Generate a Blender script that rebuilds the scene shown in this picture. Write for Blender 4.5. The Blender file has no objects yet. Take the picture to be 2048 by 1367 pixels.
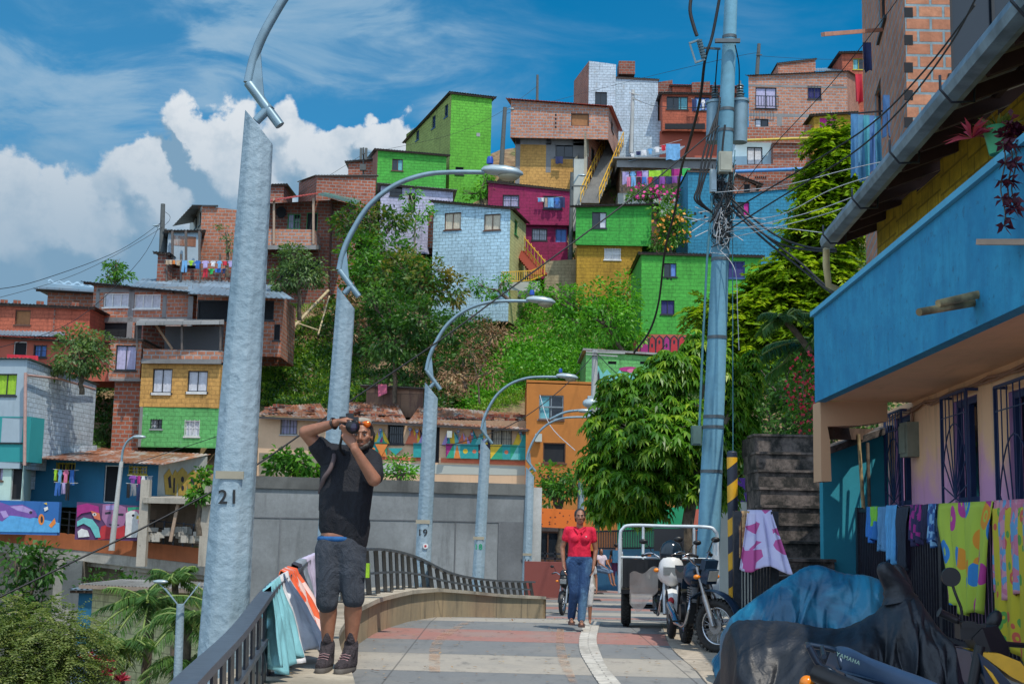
import bpy, math, random
import numpy as np
from mathutils import Vector, Matrix
random.seed(7); RNG = np.random.default_rng(7)
R = math.radians
SC = bpy.context.scene
COL = SC.collection
# ---------------------------------------------------------------- camera
FPX, CX, CY = 2600.0, 1024.0, 683.5
PITCH = math.atan((1045 - CY) / FPX); ROLL = R(1.2)
CAM = Vector((0, 0, 1.45))
fwd = Vector((0, math.cos(PITCH), math.sin(PITCH)))
up0 = Vector((0, -math.sin(PITCH), math.cos(PITCH))); rt0 = Vector((1, 0, 0))
rt = rt0 * math.cos(ROLL) + up0 * math.sin(ROLL)
upv = up0 * math.cos(ROLL) - rt0 * math.sin(ROLL)
camd = bpy.data.cameras.new('camera'); cam = bpy.data.objects.new('camera', camd); COL.objects.link(cam)
cam.matrix_world = Matrix(((rt.x, upv.x, -fwd.x, CAM.x), (rt.y, upv.y, -fwd.y, CAM.y), (rt.z, upv.z, -fwd.z, CAM.z), (0, 0, 0, 1)))
camd.sensor_width = 36; camd.lens = 36 * FPX / 2048; camd.clip_end = 3000; camd.clip_start = 0.1
SC.camera = cam
def ray(px, py): return fwd * FPX + rt * (px - CX) - upv * (py - CY)
def at(px, py, Y):
 r = ray(px, py); return CAM + r * (Y / r.y)
def gz(px, py, z):
 r = ray(px, py); return CAM + r * ((z - CAM.z) / r.z)
def pix(p):
 v = Vector(p) - CAM; k = FPX / v.dot(fwd); return (CX + v.dot(rt) * k, CY - v.dot(upv) * k)
# ---------------------------------------------------------------- light
SUN = Vector((0.36, -0.56, 1.25)).normalized()
SC.view_settings.view_transform = 'Standard'; SC.view_settings.look = 'None'
SC.view_settings.exposure = 0.08; SC.view_settings.gamma = 1
sd = bpy.data.lights.new('sun', 'SUN'); sd.energy = 3.7; sd.angle = R(0.5); sd.color = (1.0, 0.93, 0.82)
so = bpy.data.objects.new('sun', sd); COL.objects.link(so)
so.rotation_euler = (-SUN).to_track_quat('-Z', 'Y').to_euler()
W = bpy.data.worlds.new('World'); SC.world = W; W.use_nodes = True
class NT:
 def __init__(s, tree): s.t = tree; s.n = tree.nodes; s.l = tree.links
 def new(s, typ, **kw):
  n = s.n.new(typ)
  for k, v in kw.items(): setattr(n, k, v)
  return n
 def put(s, sock, v):
  if isinstance(v, bpy.types.NodeSocket): s.l.new(v, sock)
  else: sock.default_value = v
 def math(s, op, a, b=0.0, c=None, clamp=False):
  n = s.new('ShaderNodeMath', operation=op, use_clamp=clamp); s.put(n.inputs[0], a); s.put(n.inputs[1], b)
  if c is not None: s.put(n.inputs[2], c)
  return n.outputs[0]
 def mix(s, f, a, b, typ='MIX'):
  n = s.new('ShaderNodeMix', data_type='RGBA', blend_type=typ)
  s.put(n.inputs[0], f)
  for i, v in ((6, a), (7, b)): s.put(n.inputs[i], v if isinstance(v, bpy.types.NodeSocket) else (*v[:3], 1))
  return n.outputs[2]
 def rng(s, v, a, b, c=0.0, d=1.0, smooth=True):
  n = s.new('ShaderNodeMapRange', interpolation_type='SMOOTHSTEP' if smooth else 'LINEAR')
  s.put(n.inputs[0], v)
  for i, x in enumerate((a, b, c, d)): s.put(n.inputs[i + 1], x)
  return n.outputs[0]
 def noise(s, vec, scale, detail=4, rough=0.55, dist=0.0):
  n = s.new('ShaderNodeTexNoise'); s.put(n.inputs['Vector'], vec); s.put(n.inputs['Scale'], scale)
  n.inputs['Detail'].default_value = detail; n.inputs['Roughness'].default_value = rough; n.inputs['Distortion'].default_value = dist
  return n.outputs[0]
 def mapping(s, vec, scale=(1, 1, 1), loc=(0, 0, 0), rot=(0, 0, 0)):
  n = s.new('ShaderNodeMapping'); s.put(n.inputs['Vector'], vec)
  n.inputs['Scale'].default_value = scale; n.inputs['Location'].default_value = loc; n.inputs['Rotation'].default_value = rot
  return n.outputs[0]
def build_world():
 T = NT(W.node_tree); T.n.clear()
 out = T.new('ShaderNodeOutputWorld'); bg = T.new('ShaderNodeBackground'); T.l.new(bg.outputs[0], out.inputs[0])
 bg.inputs['Strength'].default_value = 0.13
 sky = T.new('ShaderNodeTexSky', sky_type='NISHITA'); sky.sun_disc = False
 sky.sun_elevation = math.asin(SUN.z); sky.sun_rotation = math.atan2(SUN.x, SUN.y)
 sky.altitude = 1500; sky.air_density = 1.0; sky.dust_density = 0.4; sky.ozone_density = 2.0
 hs = T.new('ShaderNodeHueSaturation'); hs.inputs['Saturation'].default_value = 1.6; hs.inputs['Hue'].default_value = 0.486; hs.inputs['Value'].default_value = 0.92
 T.l.new(sky.outputs[0], hs.inputs['Color'])
 g = T.new('ShaderNodeTexCoord').outputs['Generated']
 sp = T.new('ShaderNodeSeparateXYZ'); T.l.new(g, sp.inputs[0])
 x, y, z = sp.outputs
 hyp = T.math('SQRT', T.math('ADD', T.math('MULTIPLY', x, x), T.math('MULTIPLY', y, y)))
 az = T.math('ARCTAN2', x, y); el = T.math('ARCTAN2', z, hyp)
 cb = T.new('ShaderNodeCombineXYZ'); T.l.new(az, cb.inputs[0]); T.l.new(el, cb.inputs[1]); P = cb.outputs[0]
 blobs = [(60,540,150),(-20,430,100),(0,600,190),(150,440,66),(250,420,100),(300,340,58),(365,235,38),(400,280,40),(325,450,95),(190,560,150),(470,235,38),(440,420,120),
    (535,380,110),(580,262,56),(660,315,52),(600,430,100),(735,275,42),(785,262,36),(700,360,85),(800,380,110),(-220,480,190),(-400,420,200),(430,330,60)]
 warp = T.new('ShaderNodeTexNoise'); T.put(warp.inputs['Vector'], P); warp.inputs['Scale'].default_value = 26; warp.inputs['Detail'].default_value = 6; warp.inputs['Roughness'].default_value = 0.55
 wv = T.new('ShaderNodeVectorMath', operation='MULTIPLY_ADD'); T.l.new(warp.outputs[1], wv.inputs[0]); wv.inputs[1].default_value = (.062, .062, 0)
 off = T.new('ShaderNodeVectorMath', operation='ADD'); T.l.new(P, off.inputs[0]); off.inputs[1].default_value = (-.031, -.031, 0)
 T.l.new(off.outputs[0], wv.inputs[2]); PW = wv.outputs[0]
 def field(P):
  f = None
  for (px, py, r) in blobs:
   d = ray(px, py).normalized(); a, e = math.atan2(d.x, d.y), math.asin(d.z)
   n = T.new('ShaderNodeVectorMath', operation='DISTANCE'); T.l.new(P, n.inputs[0]); n.inputs[1].default_value = (a, e, 0)
   v = T.rng(n.outputs['Value'], 0.0, 1.7 * r / FPX, 1.0, 0.0)
   f = v if f is None else T.math('ADD', f, v)
  return f
 F = field(PW)
 wp2 = T.new('ShaderNodeVectorMath', operation='ADD'); T.l.new(PW, wp2.inputs[0]); wp2.inputs[1].default_value = (0.010, 0.016, 0)
 F2 = field(wp2.outputs[0])
 cum = T.rng(T.math('ADD', F, T.math('MULTIPLY', T.math('SUBTRACT', T.noise(P, 42, 7, 0.68), 0.5), 0.75)), 0.38, 0.74)
 lit = T.rng(T.math('SUBTRACT', F, F2), -0.12, 0.34)
 fine = T.noise(P, 34, 7, 0.6)
 lit = T.math('MULTIPLY', T.math('ADD', lit, 0.0), T.rng(fine, 0.25, 0.62, 0.65, 1.05), clamp=True)
 lowgrey = T.rng(el, 0.17, 0.34, 0.25, 1.0)
 lit = T.math('MULTIPLY', lit, lowgrey)
 ccol = T.mix(lit, (1.5, 2.6, 3.7), (5.6, 5.9, 6.2))
 PS = T.mapping(P, scale=(3.0, 9.0, 1), rot=(0, 0, R(-8)))
 w1 = T.noise(PS, 2.1, 8, 0.6, 0.7); w2 = T.noise(P, 6.5, 3, 0.5)
 wm = T.rng(T.math('ADD', w1, T.math('MULTIPLY', w2, 0.5)), 0.62, 0.95)
 def near(px, py, r0, r1, sy=1.0):
  d = ray(px, py).normalized(); a, e = math.atan2(d.x, d.y), math.asin(d.z)
  q = T.mapping(P, scale=(1, sy, 1)); n = T.new('ShaderNodeVectorMath', operation='DISTANCE'); T.l.new(q, n.inputs[0]); n.inputs[1].default_value = (a, e * sy, 0)
  return T.rng(n.outputs['Value'], r0 / FPX, r1 / FPX, 1.0, 0.0)
 base = T.math('ADD', T.math('ADD', near(200, 40, 220, 620, 1.6), near(650, 110, 160, 560, 2.0)), T.math('ADD', near(80, 290, 30, 260, 1.6), T.math('MULTIPLY', near(1350, 60, 10, 500, 2.0), 0.22)), clamp=True)
 wis = T.math('MULTIPLY', T.math('ADD', T.math('MULTIPLY', wm, 0.85), 0.28), base)
 wis = T.math('MINIMUM', wis, 0.85)
 el2 = T.rng(el, 0.16, 0.5, 0, 1, False)
 col = T.mix(wis, hs.outputs[0], T.mix(T.rng(w1, 0.4, 0.72), (1.1, 2.6, 4.2), (2.5, 3.7, 4.8)))
 hz = T.math('MULTIPLY', near(-100, 620, 80, 620, 1.3), 0.75)
 col = T.mix(hz, col, (1.3, 2.4, 3.5))
 col = T.mix(T.rng(T.math('ADD', T.math('ADD', y, T.math('MULTIPLY', x, 0.55)), T.math('MULTIPLY', T.noise(g, 2.2, 5, 0.6), 0.4)), 0.45, -0.25, 0.0, 0.95), col, (6.4, 8.2, 10.5))  # bright cloud cover added to the unseen sky behind and left, for fill light
 col = T.mix(cum, col, ccol)
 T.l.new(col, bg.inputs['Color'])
build_world()
# ---------------------------------------------------------------- mesh builder
ORG = {}
class MB:
 def __init__(s): s.v = []; s.f = []; s.uv = []; s.mi = []; s.sm = []
 def face(s, pts, uv=None, mi=0, smooth=False):
  b = len(s.v); s.v += [tuple(p) for p in pts]; s.f.append(list(range(b, b + len(pts))))
  s.uv.append(uv if uv is not None else [(0, 0)] * len(pts)); s.mi.append(mi); s.sm.append(smooth)
 def idx(s, verts, faces, mi=0, smooth=False, uvs=None):
  b = len(s.v); s.v += [tuple(p) for p in verts]
  for k, f in enumerate(faces):
   s.f.append([b + i for i in f]); s.uv.append([uvs[i] for i in f] if uvs else [(0, 0)] * len(f)); s.mi.append(mi); s.sm.append(smooth)
 def quad(s, a, b, c, d, mi=0):
  a, b, c, d = map(Vector, (a, b, c, d)); w = (b - a).length; h = (d - a).length
  s.face([a, b, c, d], [(0, 0), (w, 0), (w, h), (0, h)], mi)
 def hexa(s, P, mi=0):            # 8 points: bottom 4 then top 4 (ccw from above)
  P = [Vector(p) for p in P]
  for f in ((3, 2, 1, 0), (4, 5, 6, 7), (0, 1, 5, 4), (1, 2, 6, 5), (2, 3, 7, 6), (3, 0, 4, 7)): s.quad(*[P[i] for i in f], mi=mi)
 def box(s, c, size, rz=0.0, mi=0, M=None):
  c = Vector(c); hx, hy, hz = [k / 2 for k in size]
  m = M or Matrix.Rotation(rz, 3, 'Z')
  s.hexa([c + m @ Vector((sx * hx, sy * hy, sz * hz)) for sz in (-1, 1) for sx, sy in ((-1, -1), (1, -1), (1, 1), (-1, 1))], mi)
 def beam(s, p, q, w, h, up=(0, 0, 1), mi=0):   # w along side, h along up
  p, q, up = Vector(p), Vector(q), Vector(up); d = (q - p).normalized(); sd_ = d.cross(up)
  if sd_.length < 1e-4: sd_ = d.cross(Vector((1, 0, 0)))
  sd_.normalize(); u = sd_.cross(d).normalized(); a, b = sd_ * w / 2, u * h / 2
  s.hexa([p - a - b, p + a - b, q + a - b, q - a - b, p - a + b, p + a + b, q + a + b, q - a + b], mi)
 def tube(s, pts, r, n=8, mi=0, cap=True, smooth=True):
  pts = [Vector(p) for p in pts]; rs = r if isinstance(r, (list, tuple)) else [r] * len(pts)
  V = []; prev = None
  for i, p in enumerate(pts):
   d = (pts[min(i + 1, len(pts) - 1)] - pts[max(i - 1, 0)]).normalized()
   ref = prev if prev is not None else (Vector((0, 0, 1)) if abs(d.z) < 0.9 else Vector((1, 0, 0)))
   a = d.cross(ref); a.normalize(); b = d.cross(a); b.normalize(); prev = a.cross(d)
   for k in range(n): t = 2 * math.pi * k / n; V.append(p + (a * math.cos(t) + b * math.sin(t)) * rs[i])
  F = [(i * n + k, i * n + (k + 1) % n, (i + 1) * n + (k + 1) % n, (i + 1) * n + k) for i in range(len(pts) - 1) for k in range(n)]
  s.idx(V, F, mi, smooth)
  if cap: s.idx(V[:n], [list(range(n))[::-1]], mi); s.idx(V[-n:], [list(range(n))], mi)
 def cyl(s, p, q, r0, r1=None, n=16, mi=0): s.tube([p, q], [r0, r0 if r1 is None else r1], n, mi)
 def ell(s, c, rad, n=12, m=8, M=None, mi=0):
  c = Vector(c); M = M or Matrix.Identity(3); V = []; F = []
  for i in range(m + 1):
   ph = math.pi * i / m - math.pi / 2
   for k in range(n):
    t = 2 * math.pi * k / n
    V.append(c + M @ Vector((rad[0] * math.cos(ph) * math.cos(t), rad[1] * math.cos(ph) * math.sin(t), rad[2] * math.sin(ph))))
  for i in range(m):
   for k in range(n): F.append((i * n + k, i * n + (k + 1) % n, (i + 1) * n + (k + 1) % n, (i + 1) * n + k))
  s.idx(V, F, mi, True)
 def torus(s, c, R_, r, M=None, n=28, m=8, mi=0, sq=1.0):
  c = Vector(c); M = M or Matrix.Identity(3); V = []; F = []
  for i in range(n):
   t = 2 * math.pi * i / n
   for k in range(m):
    a = 2 * math.pi * k / m; rr = R_ + r * math.cos(a)
    V.append(c + M @ Vector((rr * math.cos(t), rr * math.sin(t), r * sq * math.sin(a))))
  for i in range(n):
   for k in range(m): F.append((i * m + k, ((i + 1) % n) * m + k, ((i + 1) % n) * m + (k + 1) % m, i * m + (k + 1) % m))
  s.idx(V, F, mi, True)
 def grid(s, fn, nu, nv, mi=0, smooth=True, su=1.0, sv=1.0):
  V = [fn(i / nu, j / nv) for j in range(nv + 1) for i in range(nu + 1)]
  U = [(i / nu * su, j / nv * sv) for j in range(nv + 1) for i in range(nu + 1)]
  s.idx(V, [(j * (nu + 1) + i, j * (nu + 1) + i + 1, (j + 1) * (nu + 1) + i + 1, (j + 1) * (nu + 1) + i) for j in range(nv) for i in range(nu)], mi, smooth, U)
 def prism(s, pts, off, mi=0, smooth=False):     # closed outline extruded by vector off
  pts = [Vector(p) for p in pts]; off = Vector(off); n = len(pts)
  s.face(pts[::-1], None, mi); s.face([p + off for p in pts], None, mi)
  for i in range(n): a, b = pts[i], pts[(i + 1) % n]; s.face([a, b, b + off, a + off], None, mi, smooth)
 def build(s, name, mat, parent=None, org=None, **kw):
  o = org if org is not None else (ORG.get(parent.name, (0, 0, 0)) if parent else (0, 0, 0)); o = Vector(o)
  me = bpy.data.meshes.new(name)
  me.from_pydata([(v[0] - o.x, v[1] - o.y, v[2] - o.z) for v in s.v], [], s.f)
  for m in (mat if isinstance(mat, (list, tuple)) else [mat]): me.materials.append(m)
  uvl = me.uv_layers.new(name='UVMap'); flat = [c for f in s.uv for p in f for c in p]; uvl.data.foreach_set('uv', flat)
  me.polygons.foreach_set('material_index', s.mi); me.polygons.foreach_set('use_smooth', s.sm)
  me.update()
  ob = bpy.data.objects.new(name, me); COL.objects.link(ob)
  if parent: ob.parent = parent; ORG[ob.name] = tuple(o)
  else: ob.location = o; ORG[ob.name] = tuple(o)
  tag(ob, **kw); return ob
def tag(o, label=None, cat=None, group=None, kind=None):
 if label: o['label'] = label
 if cat: o['category'] = cat
 if group: o['group'] = group
 if kind: o['kind'] = kind
 return o
def thing(name, label, cat, loc=(0, 0, 0), group=None, rz=0.0):
 o = bpy.data.objects.new(name, None); COL.objects.link(o); o.location = loc; o.rotation_euler = (0, 0, rz); o.empty_display_size = .2
 ORG[o.name] = tuple(loc) if rz == 0 else (0, 0, 0)
 return tag(o, label, cat, group)
def local(o): ORG[o.name] = (0, 0, 0); return o     # parts of this thing are built in its own coordinates
def copy_tree(o, parent=None):
 c = o.copy(); COL.objects.link(c); c.parent = parent
 for ch in o.children: copy_tree(ch, c)
 return c
def fix_normals(ob):
 import bmesh
 bm = bmesh.new(); bm.from_mesh(ob.data); bmesh.ops.remove_doubles(bm, verts=bm.verts, dist=1e-5); bmesh.ops.recalc_face_normals(bm, faces=bm.faces); bm.to_mesh(ob.data); bm.free(); return ob
# ---------------------------------------------------------------- materials
MATS = {}
def mk(name, fn):
 if name in MATS: return MATS[name]
 m = bpy.data.materials.new(name); m.use_nodes = True; T = NT(m.node_tree); T.n.clear()
 out = T.new('ShaderNodeOutputMaterial'); b = T.new('ShaderNodeBsdfPrincipled'); T.l.new(b.outputs[0], out.inputs[0])
 T.b = b; T.out = out; T.uv = T.new('ShaderNodeUVMap').outputs[0]; T.ob = T.new('ShaderNodeTexCoord').outputs['Object']
 T.geo = T.new('ShaderNodeNewGeometry').outputs['Position']
 fn(T); MATS[name] = m; return m
def lin(h):
 if isinstance(h, str):
  h = h.lstrip('#'); c = [int(h[i:i + 2], 16) / 255 for i in (0, 2, 4)]
  return tuple(x / 12.92 if x <= .04045 else ((x + .055) / 1.055) ** 2.4 for x in c)
 return h
def bump(T, h, strength=0.4, dist=0.02):
 n = T.new('ShaderNodeBump'); n.inputs['Strength'].default_value = strength; n.inputs['Distance'].default_value = dist
 T.put(n.inputs['Height'], h); T.l.new(n.outputs[0], T.b.inputs['Normal']); return n
def sc(c, k): return tuple(x * k for x in c)
def plain(name, col, rough=0.6, metal=0.0, var=0.12, scale=6.0, bmp=0.0, coat=0.0):
 col = lin(col)
 def fn(T):
  n = T.noise(T.ob, scale, 5, 0.6)
  T.put(T.b.inputs['Base Color'], T.mix(T.rng(n, 0.3, 0.7), sc(col, 1 - var), sc(col, 1 + var)))
  T.b.inputs['Roughness'].default_value = rough; T.b.inputs['Metallic'].default_value = metal; T.b.inputs['Coat Weight'].default_value = coat
  if bmp: bump(T, n, bmp, 0.01)
 return mk(name, fn)
def brick(name, c1, c2, mortar, w=0.4, h=0.2, ms=0.026, stain=0.5, bmp=0.7, smudge=None, patchc=None):
 c1, c2, mortar = lin(c1), lin(c2), lin(mortar)
 def fn(T):
  b = T.new('ShaderNodeTexBrick'); T.l.new(T.uv, b.inputs['Vector']); b.offset = 0.5; b.squash = 1
  b.inputs['Scale'].default_value = 1; b.inputs['Brick Width'].default_value = w; b.inputs['Row Height'].default_value = h
  b.inputs['Mortar Size'].default_value = ms; b.inputs['Mortar Smooth'].default_value = 0.2; b.inputs['Bias'].default_value = -0.1
  b.inputs['Color1'].default_value = (*c1, 1); b.inputs['Color2'].default_value = (*c2, 1); b.inputs['Mortar'].default_value = (*mortar, 1)
  big = T.noise(T.uv, 0.35, 7, 0.7); fine = T.noise(T.uv, 7, 5, 0.7)
  st = T.noise(T.mapping(T.uv, scale=(2.2, 0.35, 1)), 1.0, 5, 0.7)
  c = T.mix(T.math('MULTIPLY', T.rng(big, 0.38, 0.68), stain), b.outputs[0], T.mix(1.0, b.outputs[0], (0.55, 0.52, 0.5), 'MULTIPLY'))
  c = T.mix(T.math('MULTIPLY', T.rng(st, 0.50, 0.66), stain * 0.9), c, T.mix(1.0, c, (0.5, 0.5, 0.48), 'MULTIPLY'))
  c = T.mix(T.math('MULTIPLY', T.rng(T.noise(T.mapping(T.uv, loc=(7, 3, 0)), 0.5, 8, 0.72), 0.52, 0.62), 0.22), c, T.mix(1.0, c, (1.4, 1.4, 1.45), 'MULTIPLY'))
  c = T.mix(0.65, c, T.mix(1.0, c, T.mix(T.rng(fine, 0.3, 0.7), (0.72, 0.72, 0.72), (1.3, 1.3, 1.3)), 'MULTIPLY'))
  if patchc: c = T.mix(T.rng(T.noise(T.uv, 1.3, 6, 0.7), 0.60, 0.66), c, lin(patchc))
  T.put(T.b.inputs['Base Color'], c); T.b.inputs['Roughness'].default_value = 0.85
  bump(T, T.math('ADD', T.math('MULTIPLY', b.outputs[1], -1.0), T.math('MULTIPLY', fine, 0.5)), bmp, 0.02)
 return mk(name, fn)
def painted(name, col, k=0.72, patchc=None):
 c = lin(col); return brick(name, c, sc(c, 0.88), sc(c, k * .92), ms=0.014, stain=0.5, bmp=0.6, patchc=patchc)
def plaster(name, col, stain=0.3, col2=None, zsplit=None):
 c = lin(col)
 def fn(T):
  big = T.noise(T.uv, 0.8, 6, 0.65); st = T.noise(T.mapping(T.uv, scale=(3.0, 0.4, 1)), 1.0, 6, 0.7); fine = T.noise(T.uv, 14, 4, 0.6)
  base = c
  if col2:
   sp = T.new('ShaderNodeSeparateXYZ'); T.l.new(T.uv, sp.inputs[0])
   base = T.mix(T.rng(T.math('ADD', sp.outputs[1], T.math('MULTIPLY', big, 1.2)), zsplit - .5, zsplit + .5), lin(col2), c)
  else: base = T.mix(0.0, c, c)
  cc = T.mix(T.math('MULTIPLY', T.rng(big, 0.35, 0.7), stain), base, T.mix(1.0, base, (0.6, 0.62, 0.64), 'MULTIPLY'))
  cc = T.mix(T.math('MULTIPLY', T.rng(st, 0.5, 0.75), stain), cc, T.mix(1.0, cc, (0.5, 0.5, 0.5), 'MULTIPLY'))
  T.put(T.b.inputs['Base Color'], cc); T.b.inputs['Roughness'].default_value = 0.8; bump(T, T.math('ADD', fine, big), 0.25, 0.01)
 return mk(name, fn)
def concrete(name, col, dark=0.55, scale=1.0, speck=True):
 c = lin(col)
 def fn(T):
  big = T.noise(T.geo, 0.35 * scale, 7, 0.68); fine = T.noise(T.geo, 14 * scale, 5, 0.7); st = T.noise(T.mapping(T.geo, scale=(2.5, 2.5, 0.3)), 0.9, 6, 0.7)
  cc = T.mix(T.rng(big, 0.35, 0.68), sc(c, 1.12), sc(c, dark + 0.2)); cc = T.mix(T.rng(st, 0.5, 0.78), cc, sc(c, dark))
  cc = T.mix(0.6, cc, T.mix(1.0, cc, T.mix(fine, (0.6, 0.6, 0.6), (1.4, 1.4, 1.4)), 'MULTIPLY'))
  if speck:
   v = T.new('ShaderNodeTexVoronoi'); T.l.new(T.geo, v.inputs['Vector']); v.inputs['Scale'].default_value = 1.6
   cc = T.mix(T.math('MULTIPLY', T.rng(v.outputs[0], 0.03, 0.07, 1, 0), 0.6), cc, sc(c, 0.35))
  T.put(T.b.inputs['Base Color'], cc); T.b.inputs['Roughness'].default_value = 0.85; bump(T, fine, 0.3, 0.01)
 return mk(name, fn)
def tin(name, c1, c2, thr=0.5, rough=0.5, metal=0.3):
 c1, c2 = lin(c1), lin(c2)
 def fn(T):
  n = T.noise(T.mapping(T.uv, scale=(1.0, 0.35, 1)), 1.3, 8, 0.72); n2 = T.noise(T.uv, 9, 4, 0.6)
  sh = T.new('ShaderNodeTexBrick'); T.l.new(T.uv, sh.inputs['Vector']); sh.inputs['Scale'].default_value = 1; sh.inputs['Brick Width'].default_value = 0.85; sh.inputs['Row Height'].default_value = 1.9
  sh.inputs['Mortar Size'].default_value = 0.012; sh.inputs['Color1'].default_value = (.72, .72, .72, 1); sh.inputs['Color2'].default_value = (1.25, 1.25, 1.25, 1); sh.inputs['Mortar'].default_value = (.3, .3, .3, 1)
  c = T.mix(T.rng(n, thr - 0.07, thr + 0.07), c1, c2); c = T.mix(1.0, c, sh.outputs[0], 'MULTIPLY')
  c = T.mix(0.4, c, T.mix(1.0, c, T.mix(n2, (0.5, 0.5, 0.5), (1.5, 1.5, 1.5)), 'MULTIPLY'))
  T.put(T.b.inputs['Base Color'], c); T.b.inputs['Roughness'].default_value = rough; T.b.inputs['Metallic'].default_value = metal
 return mk(name, fn)
def leafm(name, c1, c2, c3, rough=0.45, trans=0.35):
 c1, c2, c3 = lin(c1), lin(c2), lin(c3)
 def fn(T):
  a = T.new('ShaderNodeAttribute', attribute_name='tone'); f = a.outputs['Fac']
  r = T.new('ShaderNodeValToRGB'); T.l.new(f, r.inputs[0]); e = r.color_ramp.elements
  e[0].position = 0.0; e[0].color = (*c1, 1); e[1].position = 1; e[1].color = (*c3, 1); m = r.color_ramp.elements.new(0.55); m.color = (*c2, 1)
  c = r.outputs[0]; T.put(T.b.inputs['Base Color'], c); T.b.inputs['Roughness'].default_value = rough
  T.b.inputs['Specular IOR Level'].default_value = 0.35
  tr = T.new('ShaderNodeBsdfTranslucent'); T.put(tr.inputs[0], T.mix(1.0, c, (1.3, 1.5, 0.6), 'MULTIPLY'))
  mx = T.new('ShaderNodeMixShader'); mx.inputs[0].default_value = trans; T.l.new(T.b.outputs[0], mx.inputs[1]); T.l.new(tr.outputs[0], mx.inputs[2]); T.l.new(mx.outputs[0], T.out.inputs[0])
 return mk(name, fn)
def glass(name='window_glass', col=(0.012, 0.018, 0.026)):
 def fn(T):
  T.b.inputs['Base Color'].default_value = (*col, 1); T.b.inputs['Roughness'].default_value = 0.08; T.b.inputs['Specular IOR Level'].default_value = 0.6
 return mk(name, fn)
M_GLASS = glass()
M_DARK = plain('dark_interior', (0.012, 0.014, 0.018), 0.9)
# ---------------------------------------------------------------- terrain
_PY = [0, 200, 400, 560, 700, 800, 850, 950, 1000, 1060, 1100, 1400]
_PD = [112, 101, 87, 79, 72, 67, 64, 60.5, 57, 54, 52, 46]
def Dt(px, py):
 d = float(np.interp(py, _PY, _PD))
 if px < 640: d = max(d, 58.5 - 8 * max(0, (px - 470) / 170))
 if 1100 < px < 1520: d = max(d, 62 if py > 940 else d)
 return d + 0.9 * math.sin(px * 0.021 + 1) * math.sin(py * 0.017) + 0.5 * math.sin(px * 0.05 + py * 0.03)
def on_hill(px, py, lift=0.0):
 p = at(px, py, Dt(px, py)); p.z += lift; return p
SKX = [-500, 0, 190, 300, 340, 450, 560, 650, 750, 860, 1000, 1150, 1300, 1500, 1700, 2100, 2700]
SKY_ = [700, 680, 640, 610, 545, 520, 480, 430, 400, 360, 300, 280, 290, 260, 230, 200, 180]
def build_terrain():
 m = MB(); cols = list(range(-500, 2700, 25)); rows = 44; V = []; n = len(cols)
 for j in range(rows + 3):
  for px in cols:
   top = float(np.interp(px, SKX, SKY_)); lo = 1120
   t = min(j, rows) / rows; py = lo + (top - lo) * t
   p = on_hill(px, py)
   if j == rows + 1: p = at(px, top, Dt(px, top) + 14); p.z = on_hill(px, top).z - 1.5
   if j == rows + 2: p = at(px, top, Dt(px, top) + 120); p.z = on_hill(px, top).z - 30
   V.append(p)
 for (dy, z) in ((-1.5, -7.0), (-30, -8.0), (-52, -8.5)):
  for px in cols:
   p = on_hill(px, 1120); p = Vector((p.x, p.y + dy, z)); V.insert(0, p) if False else V.append(p)
 F = [(j * n + i, j * n + i + 1, (j + 1) * n + i + 1, (j + 1) * n + i) for j in range(rows + 2) for i in range(n - 1)]
 b = (rows + 3) * n
 F += [(b + i, b + i + 1, i + 1, i) for i in range(n - 1)]
 for k in (1, 2): F += [(b + k * n + i, b + k * n + i + 1, b + (k - 1) * n + i + 1, b + (k - 1) * n + i) for i in range(n - 1)]
 m.idx(V, F, 0, True)
 def fn(T):
  a = T.noise(T.geo, 0.35, 7, 0.65); c = T.noise(T.geo, 2.2, 6, 0.7); d = T.noise(T.geo, 0.12, 3, 0.6)
  g = T.mix(T.rng(c, 0.35, 0.65), (0.03, 0.06, 0.012), (0.08, 0.14, 0.025))
  e = T.mix(T.rng(c, 0.3, 0.7), (0.14, 0.085, 0.05), (0.32, 0.22, 0.12))
  T.put(T.b.inputs['Base Color'], T.mix(T.rng(T.math('ADD', a, T.math('MULTIPLY', d, 0.4)), 0.60, 0.74), g, e)); T.b.inputs['Roughness'].default_value = 0.95
  bump(T, c, 0.8, 0.15)
 m.build('hillside', mk('hill_earth', fn), kind='structure')
 g = MB(); g.quad((-900, -60, -8.6), (900, -60, -8.6), (900, 1400, -8.6), (-900, 1400, -8.6)); g.build('ground', plain('far_ground', (0.05, 0.07, 0.03), 0.95, scale=0.2), kind='structure')
build_terrain()
# ---------------------------------------------------------------- street
ZD = [-5, 19.3, 21, 23, 26, 30, 33, 40, 52, 80]
ZZ = [0, 0, -0.05, -0.18, -0.40, -0.66, -0.80, -0.97, -1.12, -1.3]
def zg(Y): return float(np.interp(Y, ZD, ZZ))
def street_point(px, py):
 lo, hi = 2.0, 79.0
 r = ray(px, py)
 Y = 2.0; prev = None
 while Y < 79:
  p = CAM + r * (Y / r.y); d = p.z - zg(Y)
  if prev is not None and d <= 0 < prev: return p
  prev = d; Y += 0.05
 return p
BEN = [(-0.60, 5.0), (-0.74, 6.5), (-0.86, 7.6), (-1.03, 8.8), (-1.29, 10.3), (-1.49, 11.7), (-1.60, 13), (-1.69, 14.7), (-1.70, 16), (-1.62, 17.7), (-1.27, 20.0), (-0.95, 21.6), (-0.66, 23.0), (-0.35, 24.4), (0.0, 25.6), (0.40, 26.6), (0.80, 27.4)]
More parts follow.
